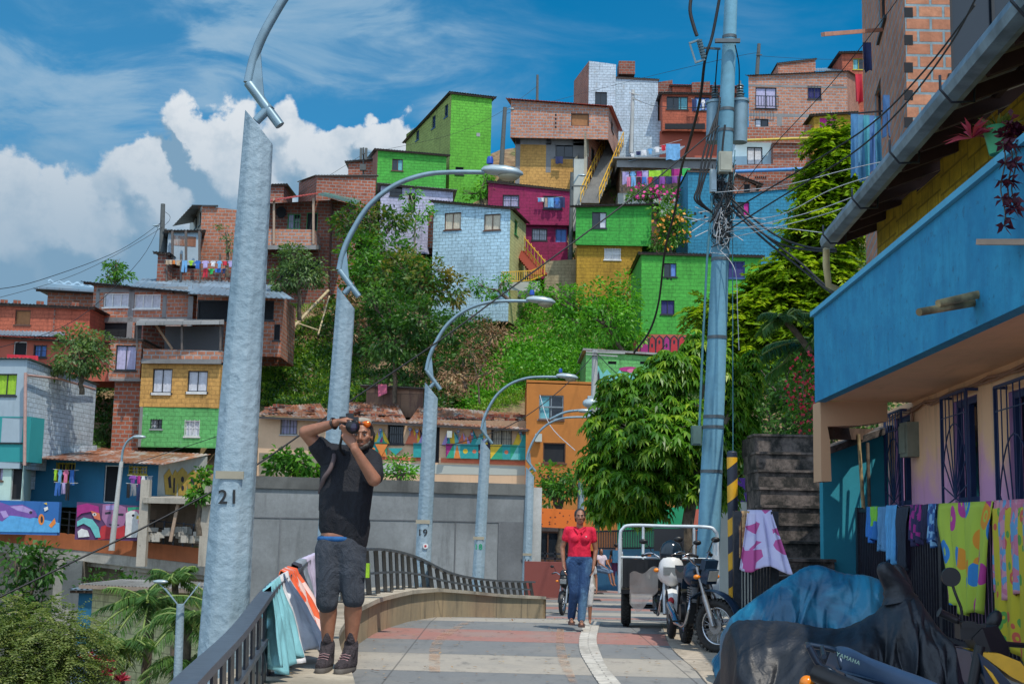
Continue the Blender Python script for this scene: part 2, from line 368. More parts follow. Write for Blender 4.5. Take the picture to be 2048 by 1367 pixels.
def smoothp(P, n=6):
 out = []; P = [Vector(p) if len(p) == 3 else Vector((*p, 0)) for p in P]
 for i in range(len(P) - 1):
  a, b, c, d = P[max(i - 1, 0)], P[i], P[i + 1], P[min(i + 2, len(P) - 1)]
  for k in range(n):
   t = k / n
   out.append(0.5 * ((2 * b) + (c - a) * t + (2 * a - 5 * b + 4 * c - d) * t * t + (3 * b - a - 3 * c + d) * t ** 3))
 out.append(P[-1]); return out
BS = smoothp(BEN, 6)
def build_street():
 m = MB(); Ys = [-3 + 1.0 * k for k in range(22)] + [19.3, 20, 21, 22, 23, 24.5, 26, 28, 30, 33, 36, 40, 46, 52, 60, 70, 80]
 Ys = sorted(set(Ys)); Xs = [-2.6, -1.0, 0, 1, 2, 3, 4, 6, 10]
 V = []; U = []
 for Y in Ys:
  lim = 0.8 if Y > 27.5 else -99
  for k, X in enumerate(Xs):
   if Y > 24: X = max(X, np.interp(Y, [24, 26, 30, 60], [-2.6, -1.6, -1.0, 0.2]) if k == 0 else X)
   V.append((X, Y, zg(Y))); U.append((X, Y))
 n = len(Xs)
 m.idx(V, [(j * n + i, j * n + i + 1, (j + 1) * n + i + 1, (j + 1) * n + i) for j in range(len(Ys) - 1) for i in range(n - 1)], 0, False, U)
 def fn(T):
  sp = T.new('ShaderNodeSeparateXYZ'); T.l.new(T.uv, sp.inputs[0]); X, Y = sp.outputs[0], sp.outputs[1]
  t = T.math('FRACT', T.math('DIVIDE', T.math('ADD', Y, T.math('MULTIPLY', X, 0.05)), 6.8))
  r = T.new('ShaderNodeValToRGB'); r.color_ramp.interpolation = 'CONSTANT'; T.l.new(t, r.inputs[0])
  e = r.color_ramp.elements
  DK, LT, RD = (0.17, 0.18, 0.185), (0.36, 0.33, 0.28), (0.32, 0.155, 0.13)
  e[0].position = 0.0; e[0].color = (*LT, 1); e[1].position = 0.162; e[1].color = (*DK, 1)
  for p_, c_ in ((0.412, RD), (0.662, DK), (0.912, LT)): q = e.new(p_); q.color = (*c_, 1)
  n1 = T.noise(T.uv, 0.9, 7, 0.7); n2 = T.noise(T.uv, 22, 5, 0.65); n3 = T.noise(T.mapping(T.uv, scale=(2.5, 1, 1)), 2.2, 7, 0.75)
  c = T.mix(1.0, r.outputs[0], T.mix(n2, (0.78, 0.78, 0.78), (1.22, 1.22, 1.22)), 'MULTIPLY')
  c = T.mix(T.math('MULTIPLY', T.rng(n1, 0.42, 0.65), 0.5), c, (0.25, 0.24, 0.22))
  c = T.mix(T.math('MULTIPLY', T.rng(n3, 0.52, 0.70), 0.6), c, (0.09, 0.09, 0.09)); vo = T.new('ShaderNodeTexVoronoi'); T.l.new(T.uv, vo.inputs['Vector']); vo.inputs['Scale'].default_value = 2.6; c = T.mix(T.math('MULTIPLY', T.rng(vo.outputs[0], 0.05, 0.09, 1, 0), 0.6), c, (0.05, 0.05, 0.05))
  jy = T.math('FRACT', T.math('DIVIDE', T.math('ADD', Y, T.math('MULTIPLY', X, 0.05)), 1.7)); jl = T.math('LESS_THAN', T.math('ABSOLUTE', T.math('SUBTRACT', jy, 0.648)), 0.006)
  jx = T.math('LESS_THAN', T.math('ABSOLUTE', T.math('SUBTRACT', T.math('FRACT', T.math('DIVIDE', X, 2.9)), 0.62)), 0.003)
  c = T.mix(T.math('MULTIPLY', T.math('MAXIMUM', jl, jx), 0.6), c, (0.05, 0.05, 0.05))
  T.put(T.b.inputs['Base Color'], c); T.b.inputs['Roughness'].default_value = 0.8; bump(T, n2, 0.25, 0.006)
 m.build('street', mk('street_paving', fn), kind='structure')
 def strip(name, pix_l, pix_r, mat, lift, kind='structure', cut=6):
  m = MB(); L = [street_point(*p) for p in pix_l]; Rr = [street_point(*p) for p in pix_r]
  L = smoothp(L, cut); Rr = smoothp(Rr, cut); s = 0
  for i in range(len(L) - 1):
   l = (L[i + 1] - L[i]).length; pts = []
   for p in (L[i], Rr[i], Rr[i + 1], L[i + 1]): pts.append((p.x, p.y, zg(p.y) + lift))
   m.face(pts, [(0, s), ((L[i] - Rr[i]).length, s), ((L[i] - Rr[i]).length, s + l), (0, s + l)]); s += l
  return m.build(name, mat, kind=kind)
 cob = brick('cobble_strip', (0.56, 0.54, 0.48), (0.44, 0.42, 0.38), (0.30, 0.29, 0.26), 0.24, 0.13, 0.008, 0.5)
 strip('cobble_strip', [(1222, 1400), (1197, 1367), (1176, 1335), (1160, 1305), (1158, 1280), (1164, 1258), (1170, 1244)],
   [(1265, 1400), (1240, 1367), (1214, 1335), (1200, 1305), (1193, 1280), (1197, 1258), (1202, 1244)], cob, 0.010)
 tile = brick('tile_walk', (0.42, 0.36, 0.28), (0.35, 0.31, 0.25), (0.14, 0.13, 0.11), 0.8, 1.1, 0.014, 0.5)
 strip('pavement', [(1450, 1400), (1412, 1367), (1385, 1335), (1350, 1305), (1333, 1280), (1328, 1262), (1320, 1246)],
   [(2300, 1400), (2200, 1367), (2000, 1335), (1850, 1305), (1780, 1280), (1700, 1262), (1650, 1246)], tile, 0.006)
 def pf(T):
  n = T.noise(T.geo, 3.5, 6, 0.75); T.b.inputs['Base Color'].default_value = (0.50, 0.30, 0.18, 1); T.b.inputs['Roughness'].default_value = 0.8
  tr = T.new('ShaderNodeBsdfTransparent'); mx = T.new('ShaderNodeMixShader'); T.put(mx.inputs[0], T.rng(n, 0.36, 0.62, 0.55, 1.0)); T.l.new(T.b.outputs[0], mx.inputs[1]); T.l.new(tr.outputs[0], mx.inputs[2]); T.l.new(mx.outputs[0], T.out.inputs[0])
 faded = mk('faded_orange_paint', pf)
 strip('road_marking', [(858, 1345), (858, 1315), (862, 1290), (880, 1270), (915, 1250), (935, 1243)], [(880, 1345), (880, 1315), (884, 1290), (903, 1270), (932, 1250), (950, 1243)], faded, 0.012)
 strip('road_marking', [(1143, 1372), (1122, 1335), (1113, 1305), (1112, 1280), (1114, 1258)], [(1158, 1372), (1142, 1335), (1132, 1305), (1128, 1280), (1128, 1258)], faded, 0.012)
 for (px, py) in ((1200, 1181), (1193, 1186), (1186, 1200), (1222, 1176)):
  p = street_point(px, py); g = MB(); g.box((p.x, p.y, p.z + 0.01), (0.5, 0.9, 0.02)); g.build('drain_cover', plain('grate_dark', (0.02, 0.02, 0.02), 0.7), kind='structure')
build_street()
M_BTOP = concrete('bench_top', (0.42, 0.37, 0.29), 0.4, 2.5)
def bface(T):
 n = T.noise(T.uv, 1.2, 6, 0.7); st = T.noise(T.mapping(T.uv, scale=(4, .5, 1)), 1.5, 6, 0.7)
 sp = T.new('ShaderNodeSeparateXYZ'); T.l.new(T.uv, sp.inputs[0]); j = T.math('LESS_THAN', T.math('FRACT', T.math('DIVIDE', sp.outputs[0], 1.45)), 0.012)
 c = T.mix(T.rng(n, 0.35, 0.65), (0.40, 0.30, 0.18), (0.30, 0.235, 0.15)); c = T.mix(T.math('MULTIPLY', T.rng(st, 0.5, 0.7), 0.7), c, (0.12, 0.10, 0.07)); c = T.mix(j, c, (0.05, 0.04, 0.03))
 T.put(T.b.inputs['Base Color'], c); T.b.inputs['Roughness'].default_value = 0.85; bump(T, n, 0.3, 0.01)
M_BFACE = mk('bench_face', bface)
def bench_left(i):     # outer edge of the platform beside the front edge point i
 p = BS[i]; return Vector((float(np.interp(p.y, [5, 8.8, 14, 18.3, 20.5, 22.5, 25, 28], [-1.55, -1.72, -2.30, -2.02, -1.72, -1.22, -.62, .32])) - 0.12, p.y + 0.6, 0))
def build_bench():
 rt_ = thing('planter_wall', 'long low curved concrete bench wall edging the paved street below the railing', 'wall', (-1.5, 9, 0))
 n = len(BS); top = MB(); fc = MB(); s = 0
 hb = 0.45
 def P(i, off, z):
  a, b = BS[max(i - 1, 0)], BS[min(i + 1, n - 1)]; d = (b - a).normalized(); nrm = Vector((d.y, -d.x, 0))
  return BS[i] + nrm * off + Vector((0, 0, zg(BS[i].y) + z))
 for i in range(n - 1):
  l = (BS[i + 1] - BS[i]).length
  fc.face([P(i, -.03, -.3), P(i + 1, -.03, -.3), P(i + 1, -.03, hb - .055), P(i, -.03, hb - .055)], [(s, 0), (s + l, 0), (s + l, .7), (s, .7)], 0, True)
  L0, L1 = bench_left(i), bench_left(i + 1); L0.z = zg(BS[i].y) + hb; L1.z = zg(BS[i + 1].y) + hb
  dn = Vector((0, 0, -.055))
  top.face([L0, P(i, .02, hb), P(i + 1, .02, hb), L1]); top.face([P(i, .02, hb) + dn, P(i + 1, .02, hb) + dn, P(i + 1, .02, hb), P(i, .02, hb)]); top.face([P(i + 1, .02, hb) + dn, P(i, .02, hb) + dn, L0 + dn, L1 + dn])
  top.face([L1, L1 + Vector((0, 0, -9)), L0 + Vector((0, 0, -9)), L0])
  s += l
 top.build('coping', M_BTOP, rt_); fc.build('wall_face', M_BFACE, rt_)
 e = MB(); i = n - 1; L = bench_left(i); z = zg(BS[i].y); e.quad(P(i, .02, -.3), L + Vector((0, 0, z - .3)), L + Vector((0, 0, z + hb)), P(i, .02, hb)); e.build('end_face', M_BFACE, rt_)
build_bench()
M_RAIL = plain('railing_steel', (0.035, 0.042, 0.055), 0.38, 0.55, 0.2, 20)
M_RAILT = plain('railing_top_paint', (0.10, 0.125, 0.16), 0.4, 0.5, 0.15, 20)
RP = [(250, 1510, 3.3), (375, 1367, 4.2), (478, 1262, 6.3), (543, 1177, 8.5), (590, 1140, 11.2), (626, 1116, 14.0), (690, 1102, 16.6), (763, 1098, 18.3), (829, 1113, 20.5), (902, 1146, 22.5), (976, 1159, 25.0), (1067, 1163, 28.0)]
RAILP = smoothp([at(*p) for p in RP], 6)
def build_rail():
 rt_ = thing('railing', 'long dark steel railing with slanted flat blades curving along the concrete bench', 'railing', (-1.6, 9, 0.45))
 m = MB()
 for i in range(len(RAILP) - 1): m.beam(RAILP[i], RAILP[i + 1] + (RAILP[i + 1] - RAILP[i]) * 0.02, 0.085, 0.035)
 m.build('handrail', M_RAILT, rt_)
 L = [0]
 for i in range(len(RAILP) - 1): L.append(L[-1] + (RAILP[i + 1] - RAILP[i]).length)
 def S(s):
  s = max(0, min(s, L[-1] - 1e-4)); i = int(np.searchsorted(L, s, 'right')) - 1; t = (s - L[i]) / (L[i + 1] - L[i]); return RAILP[i].lerp(RAILP[i + 1], t)
 mid = MB(); st = 0.3; s = 0
 while s < L[-1] - .31:
  a, b = S(s), S(s + .3)
  za, zb = (zg(a.y) + .45), (zg(b.y) + .45)
  mid.beam(Vector((a.x, a.y, za + (a.z - za) * .47)), Vector((b.x, b.y, zb + (b.z - zb) * .47)), 0.04, 0.03); s += .3
 mid.build('middle_rail', M_RAILT, rt_)
 s = 0.1; k = 0
 while s < L[-1] - 0.1:
  p = S(s); q = S(min(s + .12, L[-1])); d = (q - p); d.z = 0; d.normalize() if d.length > 0 else None
  base = S(min(s + 0.20, L[-1])); zb = zg(base.y) + .45
  foot = Vector((base.x, base.y, zb)); nr = Vector((d.y, -d.x, 0)) * 0.006; w = d * 0.10
  top = p - Vector((0, 0, .02)); m = MB()
  m.hexa([foot - w - nr, foot + w - nr, foot + w + nr, foot - w + nr, top - w - nr, top + w - nr, top + w + nr, top - w + nr])
  if k % 2 == 0:
   m.hexa([foot + Vector((a, b, c)) for c in (0, .012) for a, b in ((-.07, -.06), (.07, -.06), (.07, .06), (-.07, .06))])
   m.beam(foot + Vector((.10, -.04, 0.008)), foot + Vector((-.10, .04, .008)), .05, .012)
  m.build('blade', M_RAIL, rt_); s += 0.42; k += 1
build_rail()
def build_retaining():
 rt_ = thing('retaining_wall', 'tall grey concrete retaining wall with dark stained capping behind the railing', 'wall', tuple(at(1050, 1165, 36)))
 mc = concrete('formed_concrete', (0.23, 0.25, 0.26), 0.42, 0.8)
 A = at(470, 945, 33.5); B = at(1050, 972, 36); dv = (B - A); dv.z = 0; dv.normalize(); nr = Vector((dv.y, -dv.x, 0))
 m = MB()
 def slab(u0, u1, z0, z1, off, t, mm):
  p = [A + dv * u + nr * o for u, o in ((u0, off), (u1, off), (u1, off - t), (u0, off - t))]
  mm.hexa([Vector((q.x, q.y, z)) for z in (z0, z1) for q in p])
 Lw = (Vector((B.x, B.y, 0)) - Vector((A.x, A.y, 0))).length; zt = B.z
 zA = A.z
 slab(0, Lw, -8, zt - .25, 0, .6, m); m.build('wall_body', mc, rt_)
 m = MB()
 p0 = [A + dv * u + nr * o for u, o in ((-.2, .06), (Lw + .03, .06), (Lw + .03, -.7), (-.2, -.7))]
 m.hexa([Vector((q.x, q.y, zt - .25)) for q in p0] + [Vector((q.x, q.y, zt + .06)) for q in p0]); m.build('capping', concrete('stained_cap', (0.12, 0.125, 0.12), 0.35, 2), rt_)
 m = MB(); slab(0.05, Lw - .02, 1.45, 1.48, .018, .02, m)
 for u in (1.2, 3.1, 5.9): slab(u, u + .035, -8, 1.45, .015, .02, m)
 slab(Lw - .75, Lw - .03, -8, 1.45, .03, .03, m); m.build('formwork_joint', concrete('joint_concrete', (0.14, 0.15, 0.16), 0.5, 1), rt_)
 E = A + dv * Lw; bk = Vector((-0.12, 1, 0)).normalized(); m = MB(); q = [E, E + dv * .5, E + dv * .5 + bk * 14, E + bk * 14]
 m.hexa([Vector((v.x, v.y, -8)) for v in q] + [Vector((v.x, v.y, zt - .02)) for v in q]); m.build('wall_return', concrete('pale_concrete', (0.42, 0.43, 0.42), 0.5, 1), rt_)
build_retaining()
def build_walkway():
 rt_ = thing('elevated_walkway', 'concrete walkway on square piers with orange painted edge running past the blue house', 'walkway', tuple(at(200, 1100, 54.5)))
 A, B = at(-60, 1046, 56.5), at(425, 1098, 52.8); m = MB()
 def seg(a, b, z0, z1, front, back, mm):
  d = b - a; d.z = 0; d.normalize(); n = Vector((d.y, -d.x, 0)); q = [a + n * front, b + n * front, b + n * back, a + n * back]
  mm.hexa([Vector((v.x, v.y, v.z + z0)) for v in q] + [Vector((v.x, v.y, v.z + z1)) for v in q])
 seg(A, B, -.62, 0, 0.03, -.25, m); m.build('edge_beam', plaster('orange_edge', (0.42, 0.13, 0.05), 0.7), rt_)
 m = MB(); seg(A, B, -1.05, -.63, 0.0, -3.6, m); seg(A, B, -1.25, -1.06, -.35, -.9, m); m.build('deck', concrete('deck_concrete', (0.40, 0.39, 0.36), 0.4, .8), rt_)
 for px in (148, 285, 560):
  p = at(px, 1100, 55); m = MB(); m.box((p.x, p.y, p.z - 1.9), (1.15, 1.15, 3.0), 0); m.build('pier', concrete('pier_concrete', (0.30, 0.29, 0.26), 0.5, .8), rt_)
 d = B - A; n = 26; m = MB()
 for h in (.35, .62, .9): m.beam(A + Vector((0, 0, h)), B + Vector((0, 0, h)), .04, .04)
 m.build('rail_bar', M_RAIL, rt_)
 for i in range(n + 1): p = A + d * (i / n); m = MB(); m.beam(p, p + Vector((0, 0, .95)), .06, .06, up=(1, 0, 0)); m.build('rail_post', M_RAIL, rt_)
 w = MB(); P0, P1 = at(-80, 1130, 56.5), at(440, 1150, 55.5); w.hexa([Vector((P0.x, P0.y, -9)), Vector((P1.x, P1.y, -9)), Vector((P1.x, P1.y + 1, -9)), Vector((P0.x, P0.y + 1, -9)), P0 + Vector((0, 0, .6)), P1 + Vector((0, 0, .6)), P1 + Vector((0, 1, .6)), P0 + Vector((0, 1, .6))])
 w.build('retaining_wall', concrete('old_wall', (0.24, 0.22, 0.18), 0.4, .5), None, tuple(P0), label='stained old masonry wall under the elevated walkway at lower left', cat='wall')
build_walkway()
# ---------------------------------------------------------------- houses
WALLC = {}
class Wall:
 """vertical wall plane from A to B (world, xy) with openings"""
 def __init__(s, A, B, z0, ztA, ztB):
  s.A = Vector((A.x, A.y, 0)); s.B = Vector((B.x, B.y, 0)); s.d = s.B - s.A; s.L = s.d.length; s.d.normalize(); s.n = Vector((s.d.y, -s.d.x, 0))
  s.z0, s.za, s.zb = z0, ztA, ztB; s.op = []
 def top(s, u): return s.za + (s.zb - s.za) * u / s.L
 def uv(s, px, py):
  r = ray(px, py); t = (s.A - CAM).dot(s.n) / r.dot(s.n); p = CAM + r * t; return (p - s.A).dot(s.d), p.z
 def P(s, u, z, o=0.0): q = s.A + s.d * u + s.n * o; return Vector((q.x, q.y, z))
 def rect(s, x0, y0, x1, y1):
  u0, _ = s.uv(x0, (y0 + y1) / 2); u1, _ = s.uv(x1, (y0 + y1) / 2); _, z1 = s.uv((x0 + x1) / 2, y0); _, z0 = s.uv((x0 + x1) / 2, y1)
  u0, u1 = min(u0, u1), max(u0, u1)
  return (max(u0, .03), max(z0, s.z0 + .02), min(u1, s.L - .03), min(z1, s.top((u0 + u1) / 2) - .05))
 def mesh(s, m, rec=.13, mi=0):
  us = sorted({0.0, s.L, *[o[0] for o in s.op], *[o[2] for o in s.op]}); zs = sorted({s.z0, *[o[1] for o in s.op], *[o[3] for o in s.op]})
  for i in range(len(us) - 1):
   a, b = us[i], us[i + 1]
   if b - a < 1e-5: continue
   for j in range(len(zs)):
    c = zs[j]; last = j == len(zs) - 1
    ta, tb = (s.top(a), s.top(b)) if last else (zs[j + 1],) * 2
    mu, mz = (a + b) / 2, (c + (ta + tb) / 2) / 2
    if any(o[0] < mu < o[2] and o[1] < mz < o[3] for o in s.op): continue
    m.face([s.P(a, c), s.P(b, c), s.P(b, tb), s.P(a, ta)], [(a, c), (b, c), (b, tb), (a, ta)], mi)
  for (a, c, b, t) in s.op:
   for q in (((a, c), (b, c)), ((b, c), (b, t)), ((b, t), (a, t)), ((a, t), (a, c))):
    (u0, z0), (u1, z1) = q; m.face([s.P(u0, z0), s.P(u1, z1), s.P(u1, z1, -rec), s.P(u0, z0, -rec)], [(0, 0), (.3, 0), (.3, .1), (0, .1)], mi)
def frame_m(c):
 tab = {'grey': (0.30, 0.31, 0.32), 'white': (0.62, 0.62, 0.60), 'black': (0.02, 0.022, 0.025), 'brown': (0.10, 0.045, 0.025), 'green': (0.03, 0.26, 0.08), 'blue': (0.03, 0.07, 0.20), 'yellow': (0.45, 0.36, 0.03), 'alu': (0.20, 0.23, 0.25)}
 return plain('frame_' + c, tab[c], 0.45, 0.2)
def cloth_m(c):
 tab = {'pale': (0.50, 0.52, 0.58), 'white': (0.62, 0.63, 0.66), 'cream': (0.52, 0.46, 0.36), 'lilac': (0.40, 0.38, 0.55), 'blue': (0.10, 0.20, 0.50), 'green': (0.28, 0.48, 0.03), 'pink': (0.55, 0.12, 0.20), 'teal': (0.12, 0.35, 0.40), 'navy': (0.03, 0.03, 0.14), 'magenta': (0.45, 0.02, 0.22)}
 return plain('curtain_' + c, tab[c], 0.85)
def opening(w, root, x0, y0, x1, y1, style='glass', frame='black', curtain='pale', bars=0, mull=1, name=None, sill=True):
 o = w.rect(x0, y0, x1, y1)
 if o[2] - o[0] < .08 or o[3] - o[1] < .08: return
 w.op.append(o); a, c, b, t = o; f = max(.035, min(.06, (b - a) * .05)); dep = -.06
 m = MB()
 def bar(u0, z0, u1, z1, tt=.04, off=dep):
  q = [w.P(u0, z0, off), w.P(u1, z0, off), w.P(u1, z0, off - tt), w.P(u0, z0, off - tt)]
  m.hexa(q + [Vector((p.x, p.y, z1)) for p in q])
 bar(a, c, a + f, t); bar(b - f, c, b, t); bar(a + f, c, b - f, c + f); bar(a + f, t - f, b - f, t)
 if style not in ('door', 'open', 'board'):
  for k in range(1, mull + 1): u = a + (b - a) * k / (mull + 1); bar(u - f * .4, c + f, u + f * .4, t - f, .03, dep - .003)
 if sill and style not in ('door',): bar(a - .06, c - .07, b + .06, c - .005, .12, .05)
 nm = name or ('door' if style == 'door' else 'window'); fo = m.build(nm, frame_m(frame), root)
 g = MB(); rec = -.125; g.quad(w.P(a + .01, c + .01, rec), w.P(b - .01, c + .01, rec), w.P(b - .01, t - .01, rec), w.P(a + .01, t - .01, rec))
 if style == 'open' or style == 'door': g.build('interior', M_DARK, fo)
 elif style == 'board': g.build('board', plain('board_brown', (0.30, 0.13, 0.05), 0.8), fo)
 else: g.build('pane', M_GLASS, fo)
 if style in ('curtain', 'half', 'halfR'):
  u0, u1 = a + f, b - f
  if style == 'half': u1 = a + (b - a) * .42
  if style == 'halfR': u0 = a + (b - a) * .58
  k = MB(); ph = random.random() * 6
  k.grid(lambda s_, v_: w.P(u0 + (u1 - u0) * s_, c + f + (t - c - 2 * f) * v_, -.108 + .010 * math.sin(s_ * (u1 - u0) * 42 + ph) + .004 * math.sin(s_ * 90)), max(8, int((u1 - u0) * 22)), 1)
  k.build('curtain', cloth_m(curtain), fo)
 if bars:
  k = MB()
  for i in range(bars + 1): u = a + (b - a) * i / bars; k.beam(w.P(u, c - .03, .03), w.P(u, t + .03, .03), .018, .018, up=w.n)
  for z in (c + .03, (c + t) / 2, t - .03): k.beam(w.P(a - .02, z, .035), w.P(b + .02, z, .035), .02, .02)
  k.build('window_bars', frame_m('black' if frame in ('black', 'grey', 'alu', 'brown') else frame), fo)
 return fo
def tin_sheet(m, TL, TR, BR, BL, per=.18, amp=.022, th=.012, mi=0):
 """corrugated sheet; TL-TR is the eave (front), BL-BR the far edge"""
 TL, TR, BR, BL = map(Vector, (TL, TR, BR, BL)); W_ = (TR - TL).length; n = max(4, int(W_ / per * 4)); n = min(n, 400); L_ = (BL - TL).length
 for lay in (0, 1):
  V = []; U = []
  for i in range(n + 1):
   t = i / n; z = amp * math.sin(t * W_ / per * 2 * math.pi) - lay * th
   for k in range(2):
    a = (TL if k == 0 else BL).lerp(TR if k == 0 else BR, t); V.append(a + Vector((0, 0, z))); U.append((t * W_, k * L_))
  m.idx(V, [(2 * i, 2 * i + 2, 2 * i + 3, 2 * i + 1) if lay == 0 else (2 * i + 1, 2 * i + 3, 2 * i + 2, 2 * i) for i in range(n)], mi, True, U)
 m.quad(TL + Vector((0, 0, -th - amp)), TR + Vector((0, 0, -th - amp)), TR + Vector((0, 0, -amp * .5)), TL + Vector((0, 0, -amp * .5)), mi)
M_TD = tin('roof_dark', (0.045, 0.05, 0.055), (0.10, 0.07, 0.05), 0.55)
M_TR = tin('roof_rusty', (0.40, 0.37, 0.35), (0.32, 0.13, 0.07), 0.46)
M_TB = tin('roof_blue_tin', (0.22, 0.30, 0.37), (0.14, 0.12, 0.11), 0.6)
M_TG = tin('roof_grey', (0.30, 0.30, 0.29), (0.16, 0.13, 0.11), 0.6)
M_TRED = tin('roof_red', (0.45, 0.07, 0.04), (0.30, 0.06, 0.04), 0.6)
def volume(root, A, B, bot, S=None, side='R', depth=5.0, mf=None, ms=None, wins=(), swins=(), roof=M_TD, ov=.25, rt_th=.10, drop=.0, roofname='roof', wallname='wall', raft=True, flat=False):
 """A,B (px,py,d) top corners of the front wall, left and right; S far top corner of the visible side wall. bot = pixel y of the foot below A."""
 da = A[2] if len(A) > 2 else None
 if da is None: da = Dt(A[0], bot) - .4
 db = B[2] if len(B) > 2 else da
 a, b = at(A[0], A[1], da), at(B[0], B[1], db); z0 = at(A[0], bot, da).z - drop
 d = b - a; d.z = 0; n = Vector((d.y, -d.x, 0)).normalized()
 if S is not None:
  s = at(*S)
  back = s - (b if side == 'R' else a); 
 else: back = -n * depth
 fa, fb = a + back, b + back
 if S is None: fa.z = a.z; fb.z = b.z
 wf = Wall(a, b, z0, a.z, b.z)
 for w in wins: opening(wf, root, *w[:4], **(w[4] if len(w) > 4 else {}))
 m = MB(); wf.mesh(m); m.build(wallname, mf, root)
 m = MB()
 wr = Wall(b, fb, z0, b.z, fb.z); wl = Wall(fa, a, z0, fa.z, a.z); wb = Wall(fb, fa, z0, fb.z, fa.z); m2 = MB()
 sv = wr if side == 'R' else wl
 for w in swins: opening(sv, root, *w[:4], **(w[4] if len(w) > 4 else {}))
 wr.mesh(m if side == 'R' else m2); wl.mesh(m if side == 'L' else m2); wb.mesh(m2); m.build('side_wall', ms or mf, root); m2.build('back_wall', mf, root)
 if roof:
  up = Vector((0, 0, .05)); e = -back.normalized() * ov; sx = d.normalized() * ov
  m = MB()
  q = [a + e - sx + up, b + e + sx + up, fb - e * 1 + sx + up, fa - e * 1 - sx + up]
  if flat: m.hexa([p for p in q] + [p + Vector((0, 0, rt_th)) for p in q])
  else:
   tin_sheet(m, *q)
  r_ = m.build(roofname, roof, root)
  if not flat and raft:
   m = MB(); m.beam(a - sx * .9 + e * .5 + Vector((0, 0, -.03)), b + sx * .9 + e * .5 + Vector((0, 0, -.03)), .06, .09)
   k = max(2, int(wf.L / .9))
   for i in range(k + 1): p = a.lerp(b, i / k); m.beam(p + e * .95 + Vector((0, 0, -.01)), p - e * .6, .05, .07)
   m.build('rafters', plain('rafter_wood', (0.09, 0.06, 0.045), 0.85), r_)
 return dict(front=wf, side=sv, a=a, b=b, fa=fa, fb=fb, z0=z0)
def band(root, w, x0, y0, x1, y1, mat, name='band', t=.02, o=.012):
 u0, _ = w.uv(x0, (y0 + y1) / 2); u1, _ = w.uv(x1, (y0 + y1) / 2); _, z1 = w.uv((x0 + x1) / 2, y0); _, z0 = w.uv((x0 + x1) / 2, y1)
 q = [w.P(u0, z0, o), w.P(u1, z0, o), w.P(u1, z0, o - t), w.P(u0, z0, o - t)]; m = MB()
 c = [w.P(u0, z0, o), w.P(u1, z0, o), w.P(u1, z0, -.01), w.P(u0, z0, -.01)]
 m.hexa(c + [Vector((p.x, p.y, z1)) for p in c]); return m.build(name, mat, root)
def bandp(root, w, pts, mat, name='band', o=.012):      # band polygon given in pixels
 m = MB(); P = [w.P(*w.uv(*p), o) for p in pts]; m.prism(P, w.n * -.02); return m.build(name, mat, root)
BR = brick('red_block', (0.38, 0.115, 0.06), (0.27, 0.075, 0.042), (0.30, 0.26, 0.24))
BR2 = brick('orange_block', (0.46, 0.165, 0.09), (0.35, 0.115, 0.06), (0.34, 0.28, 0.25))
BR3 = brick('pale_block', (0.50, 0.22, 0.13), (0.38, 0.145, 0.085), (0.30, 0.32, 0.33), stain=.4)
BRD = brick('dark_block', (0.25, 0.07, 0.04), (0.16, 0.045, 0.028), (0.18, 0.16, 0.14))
CG = concrete('concrete_frame', (0.22, 0.22, 0.22), 0.55, 1.0, False)
GRN = painted('green_paint_bright', (0.06, 0.37, 0.045), patchc=(0.07, 0.34, 0.06)); GRN2 = painted('green_paint', (0.045, 0.36, 0.05)); GRN3 = painted('green_paint_yellowish', (0.12, 0.45, 0.04)); GRN4 = painted('green_paint_soft', (0.11, 0.40, 0.12), patchc=(0.16, 0.42, 0.2))
OLV = painted('olive_paint', (0.27, 0.34, 0.085)); WBL = painted('pale_blue_paint', (0.42, 0.62, 0.74), 0.55); WHB = painted('white_block_paint', (0.46, 0.56, 0.64), 0.62, patchc=(0.34, 0.38, 0.40))
LIL = painted('lilac_paint', (0.44, 0.44, 0.58)); MAG = painted('magenta_paint', (0.27, 0.012, 0.075), 0.8); YEL = painted('yellow_paint', (0.56, 0.31, 0.085)); YEL2 = painted('mustard_paint', (0.42, 0.24, 0.02)); PYL = painted('pale_yellow_paint', (0.50, 0.50, 0.22))
CYA = painted('cyan_paint', (0.022, 0.22, 0.37), 0.7, patchc=(0.03, 0.17, 0.28)); REDP = painted('brick_red_paint', (0.42, 0.105, 0.055)); ORP = plaster('orange_plaster', (0.44, 0.155, 0.025), .45)
PNKP = plaster('coral_plaster', (0.42, 0.10, 0.06)); CRM = plaster('cream_plaster', (0.62, 0.42, 0.27), .35); LBL = plaster('light_blue_plaster', (0.32, 0.40, 0.46), .3); TEA = plaster('teal_plaster', (0.02, 0.26, 0.27), .2); MINT = plaster('mint_plaster', (0.46, 0.62, 0.56), .3)
BLU = plaster('strong_blue_plaster', (0.018, 0.15, 0.28), .35); PWH = plaster('dirty_white_plaster', (0.42, 0.44, 0.40), .5)
def H(name, label, cat='house'):
 def mkroot(loc): return thing(name, label, cat, tuple(loc))
 return mkroot
def D(bot, px=1000, o=-.5): return Dt(px, bot) + o
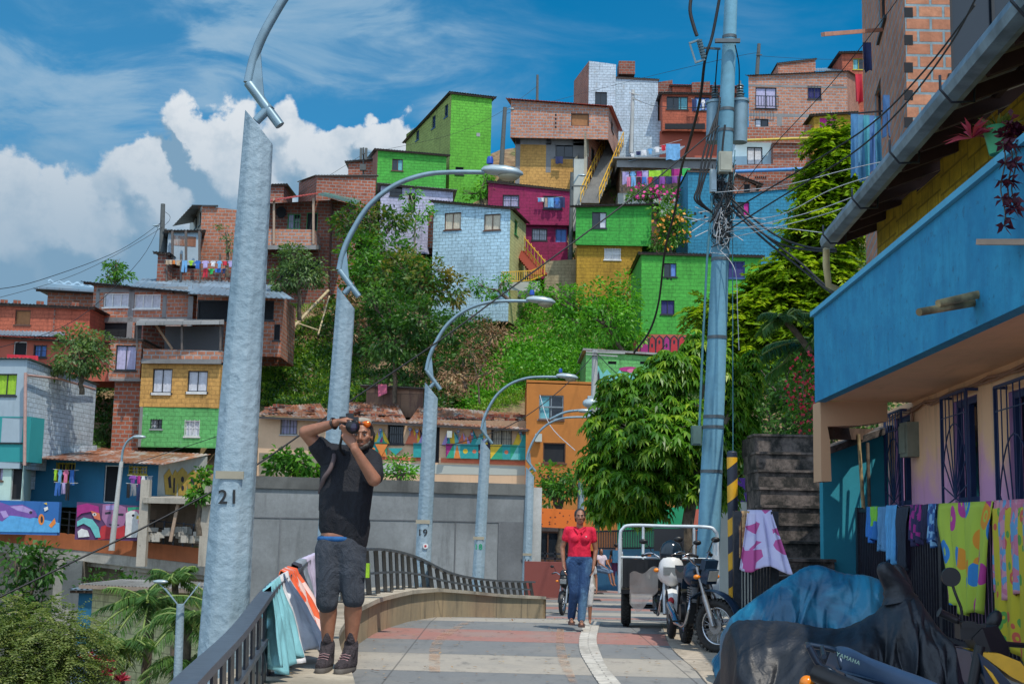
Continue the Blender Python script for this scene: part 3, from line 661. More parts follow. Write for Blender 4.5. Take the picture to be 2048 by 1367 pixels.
# --- green tower with olive side
r = thing('green_house', 'tall bright green block house with dark corrugated roof and olive left side', 'house', at(905, 375, 88))
volume(r, (903, 187, 87), (984, 197, 87.5), 372, S=(812, 285, 95), side='L', mf=GRN3, ms=OLV, drop=2,
 wins=[(911, 334, 927, 349, dict(style='open', mull=2, frame='black'))],
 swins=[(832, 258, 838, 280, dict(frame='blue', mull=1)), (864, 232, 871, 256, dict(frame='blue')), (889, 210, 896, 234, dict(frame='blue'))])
w = Wall(at(903, 187, 87), at(984, 197, 87.5), 10, 30, 30)
band(r, w, 953, 266, 960, 273, frame_m('grey'), 'vent'); 
r = thing('green_house', 'low green block house with two pane window beside the taller green tower', 'house', at(755, 360, 83))
volume(r, (756, 299, 82.5), (893, 311, 83), 376, S=(740, 318, 88), side='L', mf=GRN, ms=BR, drop=1, wins=[(784, 318, 806, 341, dict(style='halfR', curtain='teal', frame='brown'))])
r = thing('brick_house', 'small red brick roof room behind the antenna mast left of the green houses', 'house', at(700, 352, 88))
volume(r, (697, 325, 86), (757, 318, 86), 372, mf=BR, roof=M_TB, drop=1, wins=[(748, 328, 752, 345, dict(style='open'))])
r = thing('brick_house', 'wide windowless red brick house with white roof edge left of the low green house', 'house', at(620, 400, 81))
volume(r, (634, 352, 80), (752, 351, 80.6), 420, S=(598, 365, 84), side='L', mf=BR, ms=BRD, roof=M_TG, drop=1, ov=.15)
r = thing('lilac_house', 'small lilac house with barred window and white roof edge above the trees', 'house', at(770, 430, 79))
volume(r, (762, 369, 78.5), (906, 382, 79), 440, mf=LIL, roof=M_TG, drop=2, wins=[(780, 373, 804, 392, dict(bars=4, style='glass')), (817, 386, 831, 425, dict(style='door', frame='brown'))])
# --- brick house with black disc
r = thing('brick_house', 'red brick house with green window frames, black disc and a brick balcony', 'house', at(550, 490, 74))
v = volume(r, (515, 408, 75.5), (662, 400, 75.5), 600, mf=BRD, roof=None, drop=1, wins=[(576, 428, 600, 458, dict(style='half', frame='green', curtain='lilac', bars=4)), (613, 425, 635, 461, dict(style='open', frame='green', sill=False)), (560, 520, 640, 560, dict(style='open'))])
v = volume(r, (662, 397, 76.5), (715, 412, 77), 600, mf=BR, roof=None, drop=1)
m = MB(); tin_sheet(m, at(505, 408, 73.2), at(632, 387, 73.2), at(645, 384, 79), at(520, 402, 79)); m.build('roof', M_TRED, r)
m = MB(); tin_sheet(m, at(634, 388, 73.2), at(712, 408, 74), at(722, 400, 80), at(650, 384, 79)); m.build('roof', tin('roof_greenish', (0.08, 0.22, 0.18), (0.12, 0.14, 0.12)), r)
w = Wall(at(515, 458, 73.6), at(629, 458, 73.6), at(540, 490, 73.6).z, at(540, 458, 73.6).z, at(629, 459, 73.6).z); m = MB(); w.mesh(m); w2 = Wall(at(629, 458, 73.6), at(640, 461, 75.4), w.z0, w.za, w.za); w2.mesh(m); m.build('balcony_wall', BR3, r)
m = MB(); q = [at(515, 490, 73.4), at(632, 490, 73.4), at(642, 490, 75.6), at(515, 490, 75.6)]; m.hexa([p + Vector((0, 0, -.25)) for p in q] + q); m.build('balcony_floor', CG, r)
m = MB()
for px in (548, 627): m.beam(at(px, 488, 73.5), at(px, 396, 73.5), .12, .12, up=(1, 0, 0))
m.build('balcony_post', plain('post_wood', (0.34, 0.24, 0.17)), r)
m = MB(); c = at(562, 424, 75.3); m.prism([c + Vector((math.cos(k * math.pi / 4 + .4) * .31, 0, math.sin(k * math.pi / 4 + .4) * .36)) for k in range(8)], (0, .08, 0)); m.build('disc', M_DARK, r)
m = MB()
for px in (652, 661): m.beam(at(px, 462, 76.0), at(px + 2, 418, 76.0), .05, .05, up=(1, 0, 0))
for k in range(9): m.beam(at(652 + k * .2, 460 - k * 5, 76), at(662 + k * .2, 460 - k * 5, 76), .04, .04)
m.build('ladder', plain('ladder_wood', (0.33, 0.20, 0.12)), None, at(652, 462, 76), label='wooden ladder against the red brick wall right of the green framed windows', cat='ladder')
r = thing('brick_house', 'small red brick gable seen behind the roof above the black disc', 'house', at(560, 400, 82))
volume(r, (520, 372, 82), (568, 370, 82), 420, S=(585, 392, 85), mf=BR, roof=M_TD, drop=1)
# --- shanty left
r = thing('brick_house', 'brick shanty with long slanting tin roof and white plank side on the left ridge', 'house', at(400, 495, 76))
v = volume(r, (404, 412, 75), (480, 420, 75), 530, S=(380, 440, 79), side='L', mf=BR2, ms=PWH, roof=None, drop=2, swins=[(398, 425, 402, 450, dict(style='open')), (390, 432, 394, 455, dict(style='open'))])
m = MB(); tin_sheet(m, at(345, 452, 74.5), at(384, 410, 74.5), at(436, 411, 78), at(400, 442, 79)); m.build('roof', M_TG, r)
m = MB(); m.beam(at(404, 412, 74.9), at(436, 412, 74.9), .1, .1); m.build('roof_edge', M_TD, r)
r = thing('shack', 'pale blue plank and rusty tin shack on stilts beside the ridge utility pole', 'shack', at(340, 520, 73))
volume(r, (337, 464, 72.5), (403, 462, 73), 520, depth=3, mf=LBL, roof=M_TD, drop=.2)
w = Wall(at(337, 464, 72.5), at(403, 462, 73), 0, 30, 30); band(r, w, 342, 472, 392, 492, M_TR, 'rusty_panel')
for px in (345, 372, 399): m = MB(); m.beam(at(px, 525, 72.2), at(px, 462, 72.2), .12, .12, up=(1, 0, 0)); m.build('stilt', plain('stilt_wood', (0.10, 0.08, 0.07)), r)
r = thing('brick_house', 'dark brick terrace wall with posts behind the long laundry line on the left ridge', 'house', at(330, 562, 72))
volume(r, (316, 506, 71.5), (333, 508, 71.5), 562, depth=3, mf=BRD, roof=M_TD, drop=.5)
volume(r, (333, 535, 73), (470, 540, 73), 568, depth=3, mf=BRD, roof=None, drop=.5, wallname='terrace_wall')
for px in (333, 362, 400, 440): m = MB(); m.beam(at(px, 565, 71.6), at(px, 508, 71.6), .1, .1, up=(1, 0, 0)); m.build('post', plain('stilt_wood', 0), r)
# --- pink brick long house H9
r = thing('brick_house', 'two storey brick house with concrete frame and two wide curtained windows on the left slope', 'house', at(190, 700, 68))
v = volume(r, (188, 567, 67.5), (384, 590, 66.5), 702, mf=BR2, roof=M_TD, drop=1, depth=7, ov=.5, wins=[(207, 586, 258, 614, dict(style='curtain', frame='white', mull=2, curtain='pale')), (268, 588, 321, 617, dict(style='curtain', frame='white', mull=2, curtain='pale')), (196, 645, 254, 690, dict(style='open', sill=False)), (268, 645, 330, 690, dict(style='open', sill=False))], rt_th=.1)
for (x0, y0, x1, y1) in ((189, 578, 196, 702), (255, 578, 266, 702), (323, 590, 331, 702), (374, 592, 384, 702), (189, 634, 384, 643), (196, 574, 376, 583)): band(r, v['front'], x0, y0, x1, y1, CG, 'concrete_frame')
m = MB(); tin_sheet(m, at(262, 572, 66.5), at(470, 590, 65.5), at(455, 562, 73), at(285, 556, 74), per=.3); m.build('roof_sheet', M_TB, r)
r = thing('brick_house', 'narrow red brick house under blue tarpaulin and tin on the left skyline', 'house', at(95, 620, 70))
v = volume(r, (96, 582, 70), (190, 588, 70), 640, mf=BR2, roof=M_TB, drop=1, ov=.6)
m = MB(); tin_sheet(m, at(96, 563, 70.3), at(190, 572, 70.3), at(190, 568, 74), at(96, 560, 74), per=.5, amp=.08); m.build('tarpaulin', plain('light_tarp', (0.30, 0.44, 0.55), .5), r)
m = MB(); m.beam(at(80, 576, 69.2), at(190, 583, 69.2), .3, .12); m.build('roof_beam', M_TB, r)
r = thing('brick_house', 'red brick house with brown shutter under a corrugated roof at the far left', 'house', at(20, 665, 66))
v = volume(r, (-60, 606, 65), (181, 617, 65), 668, mf=REDP, roof=M_TD, drop=.4, ov=.3, wins=[(30, 620, 61, 649, dict(style='board', frame='brown'))])
band(r, v['front'], 107, 613, 110, 668, BRD, 'joint')
for px in (8, 34, 80, 150): m = MB(); m.box(at(px, 603 + px * .04, 65), (.35, .3, .2), .4); m.build('brick_pile', BRD, r)
r = thing('coral_house', 'coral red painted house with red roof edge and open door at the far left', 'house', at(20, 735, 63))
v = volume(r, (-60, 671, 62.5), (232, 688, 62), 742, mf=PNKP, roof=M_TRED, drop=.4, ov=.5, depth=3, wins=[(27, 683, 53, 715, dict(style='door', frame='white')), (68, 690, 93, 714, dict(style='curtain', frame='black', curtain='blue', bars=3))])
m = MB(); tin_sheet(m, at(-60, 668, 62.5), at(130, 672, 62.5), at(130, 660, 66), at(-60, 655, 66)); m.build('upper_roof', M_TB, r)
# --- brick tower H13
r = thing('brick_house', 'narrow brick tower with one tall curtained window left of the yellow and green house', 'house', at(230, 890, 58))
v = volume(r, (222, 675, 60.5), (284, 680, 60.5), 758, mf=BR2, roof=M_TG, drop=0, depth=4, ov=.1, wins=[(231, 690, 273, 740, dict(style='curtain', frame='black', curtain='lilac', mull=1))])
band(r, v['front'], 219, 757, 284, 762, CG, 'ledge', o=.1); v = volume(r, (230, 762, 60.8), (284, 762, 60.8), 890, mf=BR, roof=None, drop=.5, depth=3, wallname='lower_wall')
# --- yellow over green
r = thing('yellow_green_house', 'house painted yellow above and green below with an open brick terrace on top', 'house', at(283, 893, 59))
v = volume(r, (284, 722, 60), (441, 728, 59.6), 813, mf=YEL, roof=None, drop=0, depth=5, wins=[(305, 737, 344, 785, dict(style='curtain', frame='black', curtain='pale')), (375, 741, 415, 783, dict(style='curtain', frame='black', curtain='pale'))])
band(r, v['front'], 303, 785, 342, 790, frame_m('white'), 'sill', o=.07); band(r, v['front'], 373, 783, 414, 788, frame_m('white'), 'sill', o=.07)
v = volume(r, (280, 813, 60.01), (438, 816, 59.65), 893, mf=GRN4, roof=None, drop=0, depth=5, wallname='lower_wall', wins=[(302, 838, 324, 857, dict(style='half', frame='grey', bars=4)), (370, 840, 399, 872, dict(style='curtain', frame='white', bars=3))])
band(r, v['front'], 278, 813, 284, 893, CG, 'pillar'); band(r, v['front'], 350, 815, 358, 893, GRN4, 'pillar')
v = volume(r, (287, 697, 59.8), (443, 701, 59.4), 722, mf=BR3, roof=None, drop=0, depth=.3, wallname='parapet'); band(r, v['front'], 284, 718, 443, 727, CG, 'slab_edge', o=.08)
wv = Wall(at(330, 655, 64), at(445, 655, 64), 10, 20, 20); v = volume(r, (330, 652, 64), (445, 652, 64), 712, mf=plaster('dim_grey_plaster', (0.16, 0.16, 0.17)), roof=None, drop=0, depth=.3, wallname='terrace_back_wall')
v = volume(r, (287, 645, 63.5), (331, 648, 64), 712, mf=BRD, roof=None, drop=0, depth=.3, wallname='terrace_side_wall')
m = MB(); q = [at(272, 647, 59), at(448, 645, 59), at(448, 640, 65), at(280, 640, 65)]; m.hexa([p + Vector((0, 0, -.08)) for p in q] + [p + Vector((0, 0, .06)) for p in q]); m.build('terrace_roof', M_TG, r)
for px in (274, 364, 441): m = MB(); m.beam(at(px, 700, 59.4), at(px, 648, 59.4), .09, .09, up=(1, 0, 0)); m.build('roof_post', plain('stilt_wood', (0.10, 0.08, 0.07)), r)
m = MB(); m.beam(at(312, 650, 60), at(345, 698, 60), .1, .1); m.build('brace', plain('ladder_wood', (0.33, 0.2, 0.12)), r)
m = MB(); q = [at(284, 722, 60), at(441, 724, 59.6), at(441, 722, 65), at(284, 722, 65)]; m.hexa([p + Vector((0, 0, -.1)) for p in q] + [p for p in q]); m.build('terrace_floor', CG, r)
# --- right of pole: mixed shack below the bush
r = thing('shack', 'patched brick and tin shack on the slope just right of the largest light pole', 'shack', at(540, 680, 64))
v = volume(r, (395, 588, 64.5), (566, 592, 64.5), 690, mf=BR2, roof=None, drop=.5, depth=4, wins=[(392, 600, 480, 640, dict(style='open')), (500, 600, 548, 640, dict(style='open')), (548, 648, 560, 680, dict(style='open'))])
m = MB(); tin_sheet(m, at(376, 586, 62.5), at(588, 597, 62.5), at(548, 570, 69), at(420, 562, 69), per=.25); m.build('roof', M_TB, r)
# --- far left pale blue and teal house
r = thing('pale_house', 'corner house with pale grey front, white block side wall and teal lower storey', 'house', at(50, 1000, 56))
v = volume(r, (-70, 718, 54), (55, 719, 53.5), 935, S=(193, 770, 60.5), mf=LBL, ms=WHB, drop=0, roof=tin('roof_green_edge', (0.10, 0.24, 0.20), (0.2, 0.2, 0.2)), ov=.12, raft=False, wins=[(-8, 747, 33, 790, dict(style='curtain', frame='black', curtain='green'))])
v = volume(r, (-70, 831, 54.0), (63, 833, 53.4), 922, depth=1, mf=TEA, ms=TEA, roof=None, drop=0, wallname='teal_wall', wins=[(3, 832, 45, 884, dict(style='curtain', frame='black', curtain='white'))])
v = volume(r, (-70, 922, 54.1), (48, 924, 53.6), 1004, S=(70, 925, 56.5), mf=MINT, ms=MINT, roof=None, drop=1, wallname='lower_wall', wins=[(22, 926, 47, 1000, dict(style='door', frame='grey')), (-10, 925, 6, 960, dict(frame='brown', style='curtain', curtain='lilac'))])
v = volume(r, (60, 895, 55.5), (194, 890, 60), 930, depth=3, mf=WHB, roof=None, drop=1, wallname='lower_side_wall')
m = MB(); m.tube([at(55, 750, 53.3), at(120, 757, 56), at(190, 778, 60)], .05); m.tube([at(51, 745, 53.2), at(49, 930, 53.2)], .07); m.build('drain_pipe', plain('pipe_pink', (0.40, 0.25, 0.22)), r)
# --- blue house with rusted roof
r = thing('blue_house', 'single storey blue house with rusted tin roof and clothes hung at its barred windows', 'house', at(150, 1003, 54.5))
v = volume(r, (66, 915, 56), (318, 922, 55), 1012, S=(415, 912, 59), mf=BLU, ms=PWH, roof=None, drop=0, wins=[(208, 930, 237, 1004, dict(style='door', frame='white')), (113, 925, 150, 962, dict(style='glass', frame='yellow', bars=6)), (259, 932, 294, 948, dict(style='glass', frame='yellow', bars=6))])
m = MB(); tin_sheet(m, at(64, 915, 54.9), at(330, 928, 53.6), at(422, 908, 59.5), at(180, 893, 62), per=.2); m.build('roof', M_TR, r)
BLUEW = v
# --- mural walls
def flatpoly(m, w, pts, mi, o): m.prism([w.P(*w.uv(*p), o) for p in pts], w.n * -.006, mi)
def circ(cx, cy, rx, ry=None, n=18, a0=0, a1=360): ry = ry or rx; return [(cx + rx * math.cos(R(a0 + (a1 - a0) * k / n)), cy + ry * math.sin(R(a0 + (a1 - a0) * k / n))) for k in range(n if a1 - a0 == 360 else n + 1)]
PAINTS = {k: plain('mural_' + k, c, .8, 0, .1) for k, c in dict(purple=(0.15, 0.07, 0.30), blue=(0.02, 0.16, 0.45), sky=(0.08, 0.32, 0.60), orange=(0.62, 0.20, 0.04), teal=(0.02, 0.28, 0.28), pink=(0.50, 0.14, 0.26), red=(0.42, 0.025, 0.035), white=(0.60, 0.60, 0.60), dark=(0.02, 0.02, 0.035), lilac=(0.34, 0.25, 0.52), yellow=(0.62, 0.42, 0.03), green=(0.02, 0.30, 0.17), coral=(0.55, 0.14, 0.07), aqua=(0.12, 0.42, 0.42), gold=(0.45, 0.30, 0.06), face=(0.30, 0.13, 0.26), magenta=(0.32, 0.02, 0.17), cream=(0.62, 0.5, 0.36)).items()}
PK = list(PAINTS)
def mural(root, w, shapes, name='mural', o=.02):
 m = MB(); used = []
 for k, (c, pts) in enumerate(shapes):
  if c not in used: used.append(c)
  flatpoly(m, w, pts, used.index(c), o + .0018 * k)
 return m.build(name, [PAINTS[c] for c in used], root)
r = thing('mural_wall', 'low wall painted with a purple creature on deep blue at the far left', 'wall', at(60, 1062, 53))
v = volume(r, (-60, 998, 53.5), (119, 1003, 53.5), 1066, depth=.3, mf=plaster('mural_blue_ground', (0.02, 0.12, 0.36), .2), roof=None, drop=0)
mural(r, v['front'], [('sky', [(-60, 1035), (40, 1028), (119, 1045), (119, 1064), (-60, 1062)]), ('purple', [(-60, 1003), (-10, 1000), (20, 1010), (45, 1008), (70, 1020), (76, 1033), (60, 1036), (40, 1032), (20, 1030), (5, 1042), (-20, 1034), (-60, 1040)]), ('lilac', [(20, 1012), (45, 1010), (66, 1020), (60, 1026), (35, 1020)]), ('lilac', [(0, 1022), (12, 1020), (18, 1032), (8, 1036)]),
 ('dark', circ(62, 1024, 3)), ('orange', circ(83, 1038, 6, 11)), ('dark', circ(84, 1038, 2.5, 7)), ('orange', [(98, 1050), (110, 1035), (112, 1046), (103, 1055)]), ('white', [(88, 1015), (96, 1012), (97, 1018), (90, 1022)]), ('yellow', [(88, 1006), (94, 1004), (95, 1009)])])
r = thing('mural_wall', 'low wall painted with a large face and a white eagle head below the blue house', 'wall', at(220, 1070, 53))
v = volume(r, (154, 1003, 53.2), (291, 1012, 52.8), 1078, depth=.3, mf=plaster('mural_purple_ground', (0.10, 0.04, 0.12), .2), roof=None, drop=0)
mural(r, v['front'], [('red', [(196, 1078), (203, 1052), (222, 1046), (250, 1050), (250, 1076)]), ('face', [(206, 1008), (232, 1006), (252, 1014), (254, 1032), (248, 1050), (232, 1056), (214, 1052), (204, 1036)]), ('dark', [(210, 1024), (222, 1022), (222, 1027), (211, 1028)]), ('dark', [(236, 1026), (248, 1026), (247, 1031), (237, 1030)]), ('pink', [(224, 1028), (232, 1028), (234, 1042), (222, 1041)]), ('dark', [(218, 1047), (240, 1048), (238, 1050), (220, 1050)]), ('lilac', [(212, 1011), (228, 1009), (230, 1019), (212, 1019)]),
 ('pink', [(255, 1014), (291, 1016), (291, 1060), (262, 1056), (252, 1040)]), ('white', [(252, 1026), (262, 1020), (274, 1022), (280, 1030), (276, 1042), (278, 1056), (274, 1074), (250, 1074), (252, 1050)]), ('yellow', [(274, 1030), (286, 1032), (287, 1040), (281, 1037), (273, 1037)]), ('dark', circ(267, 1030, 2.6)), ('green', [(256, 1014), (286, 1013), (288, 1020), (270, 1018), (256, 1022)]),
 ('aqua', [(155, 1042), (168, 1034), (186, 1038), (198, 1054), (202, 1074), (192, 1074), (182, 1054), (168, 1046), (155, 1052)]), ('magenta', [(155, 1010), (175, 1006), (198, 1012), (200, 1030), (184, 1022), (164, 1026), (155, 1034)]), ('white', [(156, 1062), (164, 1056), (176, 1060), (180, 1072), (158, 1074)]), ('coral', [(182, 1020), (200, 1026), (202, 1040), (190, 1036)]), ('white', circ(190, 1028, 4, 3)), ('dark', circ(190, 1028, 1.8))])
r = thing('basement_shelter', 'open dark concrete shelter with rubble and a leaning pole under the white graffiti wall', 'shelter', at(350, 1080, 52.5))
v = volume(r, (291, 998, 54.5), (418, 1000, 54.5), 1090, depth=3, mf=concrete('brown_wall', (0.17, 0.12, 0.08), .4, 1.2), roof=None, drop=0)
m = MB(); q = [at(286, 1000, 52), at(422, 1003, 51.8), at(422, 998, 56), at(286, 996, 56)]; m.hexa([p + Vector((0, 0, -.1)) for p in q] + [p + Vector((0, 0, .12)) for p in q]); m.build('shelter_roof', concrete('slab_grey', (0.36, 0.33, 0.28), .5), r)
for px in (288, 411): m = MB(); m.box(at(px, 1045, 52.3), (.35, .35, 3.4)); m.build('column', concrete('slab_grey', 0), r)
m = MB(); m.beam(at(341, 1082, 52.2), at(356, 1008, 52.2), .12, .12); m.build('pole', plain('post_wood', 0), r)
random.seed(3); m = MB()
for k in range(26): p = at(random.uniform(296, 400), random.uniform(1058, 1078), 52.6); m.box(p, (random.uniform(.2, .5), .3, random.uniform(.12, .3)), random.random() * 3)
m.build('rubble_pile', concrete('rubble', (0.40, 0.38, 0.34), .5), None, at(350, 1075, 52.6), label='heap of pale rubble and broken blocks inside the open shelter', cat='rubble')
sw = BLUEW['side']
mural(bpy.data.objects['blue_house'], sw, [('gold', [(327, 950), (338, 936), (344, 950), (350, 938), (356, 948), (352, 990), (330, 988)]), ('gold', [(354, 944), (364, 934), (374, 944), (372, 990), (356, 990)]), ('gold', [(372, 950), (386, 938), (396, 950), (394, 988), (376, 988)]), ('gold', [(392, 942), (402, 936), (406, 950), (410, 936), (413, 950), (408, 985), (396, 985)]),
 ('dark', [(335, 955), (340, 950), (342, 975), (337, 975)]), ('dark', circ(364, 958, 3, 6)), ('dark', circ(384, 962, 4, 9)), ('dark', [(346, 955), (349, 955), (348, 985), (345, 985)]), ('dark', circ(364, 975, 2.6, 5)), ('dark', [(402, 956), (404, 956), (404, 980), (402, 980)])], 'graffiti')
# --- cream mural house
r = thing('cream_house', 'long cream house with rusty tin roof and colourful geometric mural on its front', 'house', at(780, 945, 58))
v = volume(r, (519, 832, 60), (1056, 858, 58), 950, mf=CRM, roof=None, depth=5, drop=2, wins=[(562, 834, 594, 868, dict(style='curtain', frame='grey', curtain='lilac', bars=5)), (776, 848, 807, 887, dict(style='glass', frame='black', bars=7)), (869, 850, 879, 925, dict(style='door', frame='brown')), (983, 856, 1023, 896, dict(style='curtain', frame='black', curtain='cream', bars=8))])
w = v['front']; cols = ['teal', 'coral', 'aqua', 'magenta', 'yellow', 'lilac', 'green', 'orange', 'dark', 'blue']
random.seed(11); sh = []
def clipx(a, b): return not ((a < 809 and b > 774) or (a < 882 and b > 867))
sh.append(('coral', [(742, 912), (866, 915), (866, 922), (742, 918)])); sh.append(('coral', [(882, 915), (1052, 922), (1052, 930), (882, 924)]))
peaks = [(744, 24, 'teal'), (753, 24, 'aqua'), (810, 30, 'coral'), (824, 34, 'orange'), (838, 28, 'coral'), (900, 26, 'magenta'), (930, 34, 'coral'), (952, 30, 'aqua'), (964, 22, 'teal'), (1024, 30, 'yellow'), (1034, 22, 'aqua'), (884, 30, 'teal'), (912, 22, 'lilac'), (745, 26, 'yellow'), (752, 30, 'aqua'), (758, 16, 'magenta'), (812, 34, 'coral'), (822, 26, 'coral'), (836, 24, 'lilac'), (846, 14, 'magenta'), (884, 22, 'lilac'), (896, 28, 'yellow'), (892, 18, 'teal'), (915, 26, 'coral'), (925, 20, 'orange'), (940, 22, 'teal'), (950, 24, 'aqua'), (962, 18, 'lilac'), (1026, 34, 'yellow'), (1038, 26, 'teal')]
for (x, h, c) in peaks: sh.append((c, [(x, 887 + (x - 740) * .02), (x + h * .45, 887 - h + (x - 740) * .02), (x + h * .95, 888 + (x - 740) * .02)])); sh.append((cols[(x * 7) % 10], [(x + h * .45, 887 - h + (x - 740) * .02), (x + h * .95, 888 + (x - 740) * .02), (x + h * .55, 888 + (x - 740) * .02)]))
x = 742
while x < 1048:
 wd = random.choice([16, 20, 24, 13])
 if clipx(x, x + wd) or x > 882 or x < 760:
  if not (x < 882 and x + wd > 867):
   y0 = 884 + (x - 740) * .02; y1 = 912 + (x - 740) * .025; c = random.choice(['teal', 'green', 'aqua', 'dark', 'teal', 'teal']); c2 = random.choice(cols[:8]); ym = (y0 + y1) / 2
   sh.append((c, [(x, y0), (x + wd, y0), (x + wd, y1), (x, y1)])); k = random.randint(0, 3)
   if k == 0: sh.append((c2, [(x, y0), (x + wd, y0), (x, y1)]))
   if k == 1: sh.append((c2, [(x, y1), (x + wd / 2, y0), (x + wd, y1)]))
   if k == 2: sh.append((c2, [(x, ym), (x + wd / 2, y0), (x + wd, ym), (x + wd / 2, y1)]))
   if k == 3: sh.append((c2, circ(x + wd / 2, ym, wd * .25, None, 10)))
 x += wd
sh += [('dark', [(742, 886), (866, 889), (866, 890), (742, 887)]), ('dark', [(882, 889), (1052, 893), (1052, 894), (882, 890)]), ('orange', [(752, 888), (778, 888), (765, 912)]), ('teal', [(778, 896), (808, 896), (793, 910)])]
for (x, y) in ((748, 866), (763, 860), (822, 858), (836, 862), (898, 868), (918, 862), (946, 868), (1042, 866)): sh.append(('blue', circ(x, y, 3.2, None, 10))); sh.append(('cream', circ(x, y, 1.8, None, 8))); sh.append(('blue', [(x - .5, y), (x + .5, y), (x + .5, y + 14), (x - .5, y + 14)]))
mural(r, w, sh)
bandp(r, w, [(740, 925), (1056, 932), (1056, 950), (740, 945)], PWH, 'plinth'); bandp(r, w, [(519, 905), (640, 908), (640, 950), (519, 950)], concrete('plinth_concrete', (0.26, 0.23, 0.17), .5), 'plinth', o=.03)
for k, (x0, x1, mt) in enumerate(((514, 660, M_TR), (660, 815, M_TR), (815, 1060, M_TR))):
 ya = lambda x: 824 + (x - 514) * .055; m = MB(); dz = [0, .1, .05][k]
 de = lambda x: 59.4 - (x - 519) * .0037; tin_sheet(m, at(x0, ya(x0) + 4, de(x0)), at(x1, ya(x1) + 4, de(x1)), at(x1 - 20, ya(x1) - [26, 34, 28][k], 64), at(x0 + 25, ya(x0) - [12, 30, 30][k], 64), per=.2); rr = m.build('roof', mt, r)
 for j in range(9 + 5 * k): m = MB(); p = at(random.uniform(x0 + 20, x1 - 20), ya((x0 + x1) / 2) - random.uniform(2, 18), 60.0); m.box(p, (random.uniform(.2, .7), .3, random.uniform(.06, .16)), random.random() * 3); m.build('loose_brick', BRD, rr)
m = MB(); m.beam(at(519, 834, 59.5), at(1056, 860, 57.5), .08, .1); m.build('eave_beam', plain('stilt_wood', (0.10, 0.08, 0.07)), r)
for (x, y) in ((899, 868), (1053, 875)): m = MB(); m.box(at(x, y, 58), (.22, .15, .3)); m.build('meter_box', PWH, r)
r = thing('shack', 'rusty sheet shack behind the cream mural house at the foot of the green bank', 'shack', at(780, 805, 64))
v = volume(r, (733, 772, 63.5), (847, 778, 63.5), 812, mf=tin('plank_rust', (0.22, 0.12, 0.07), (0.13, 0.06, 0.04), .5), roof=M_TG, depth=3, drop=.5, ov=.3)
m = MB(); m.grid(lambda a, b: at(756 + 18 * a, 768 + 25 * b * (1 - .3 * a), 63 - .1 * b), 4, 4); m.build('hanging_rag', cloth_m('pink'), r)
# --- orange building
r = thing('orange_house', 'flat roofed orange two storey building at the end of the mural house', 'house', at(1060, 930, 57))
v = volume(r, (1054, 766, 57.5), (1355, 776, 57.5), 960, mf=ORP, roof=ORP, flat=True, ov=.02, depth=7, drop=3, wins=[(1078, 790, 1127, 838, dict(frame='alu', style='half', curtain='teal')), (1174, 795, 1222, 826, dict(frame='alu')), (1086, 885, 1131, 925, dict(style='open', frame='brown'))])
band(r, v['front'], 1076, 838, 1129, 842, frame_m('brown'), 'sill', o=.06); m = MB(); m.box(at(1077, 875, 57.3), (.3, .2, .35)); m.build('meter_box', PWH, r)
band(r, v['front'], 1078, 812, 1127, 815, frame_m('alu'), 'transom', o=-.04)
r = thing('low_green_house', 'low green building painted with blue and pink graffiti above the orange building', 'house', at(1180, 765, 62))
v = volume(r, (1172, 703, 61), (1350, 715, 61), 780, mf=GRN4, roof=M_TG, flat=True, ov=.15, drop=1, depth=5, wins=[(1216, 722, 1233, 728, dict(style='open', sill=False)), (1280, 722, 1294, 728, dict(style='open', sill=False))])
mural(r, v['front'], [('aqua', [(1185, 765), (1196, 730), (1206, 748), (1214, 738), (1228, 756), (1240, 738), (1250, 760), (1262, 740), (1276, 764)]), ('dark', [(1192, 760), (1198, 738), (1200, 760)]), ('blue', circ(1295, 764, 22, 22, 14, 180, 360)), ('magenta', circ(1258, 738, 20, 5)), ('pink', circ(1262, 741, 8, 4)), ('dark', [(1222, 752), (1226, 750), (1234, 762), (1228, 764)])], 'graffiti')
# --- green tall with pink graffiti base
r = thing('green_house', 'three storey green block house with pink graffiti base behind the utility pole', 'house', at(1285, 705, 67))
v = volume(r, (1283, 507, 67.5), (1522, 513, 67.5), 668, mf=GRN, roof=M_TD, depth=6, drop=0, ov=.2, wins=[(1328, 526, 1353, 553, dict(style='halfR', curtain='blue')), (1322, 600, 1349, 628, dict(style='curtain', curtain='navy')), (1454, 522, 1490, 556, dict(style='curtain', curtain='navy', frame='blue'))])
for (x, y) in ((1333, 556), (1340, 557)): band(r, v['front'], x, y, x + 4, y + 3, M_DARK, 'vent_block')
v2 = volume(r, (1277, 668, 67.4), (1522, 670, 67.4), 712, mf=PNKP, roof=None, depth=5, drop=1, wallname='base_wall')
sh = []
xs = 1280
for k, (wd, c) in enumerate(((17, 'red'), (14, 'red'), (15, 'red'), (14, 'coral'), (16, 'red'), (15, 'red'), (17, 'coral'), (16, 'red'))):
 sh.append(('dark', [(xs - 1, 706), (xs + 1, 676), (xs + wd * .5, 670), (xs + wd, 676), (xs + wd + 1, 708)])); sh.append(('red' if k % 3 else 'magenta', [(xs + 1, 704), (xs + 3, 678), (xs + wd * .5, 673), (xs + wd - 2, 679), (xs + wd - 1, 705)])); sh.append(('dark', circ(xs + wd * .5, 684 + (k % 2) * 7, 2.2, 4.5, 10))); xs += wd
mural(r, v2['front'], sh, 'graffiti')
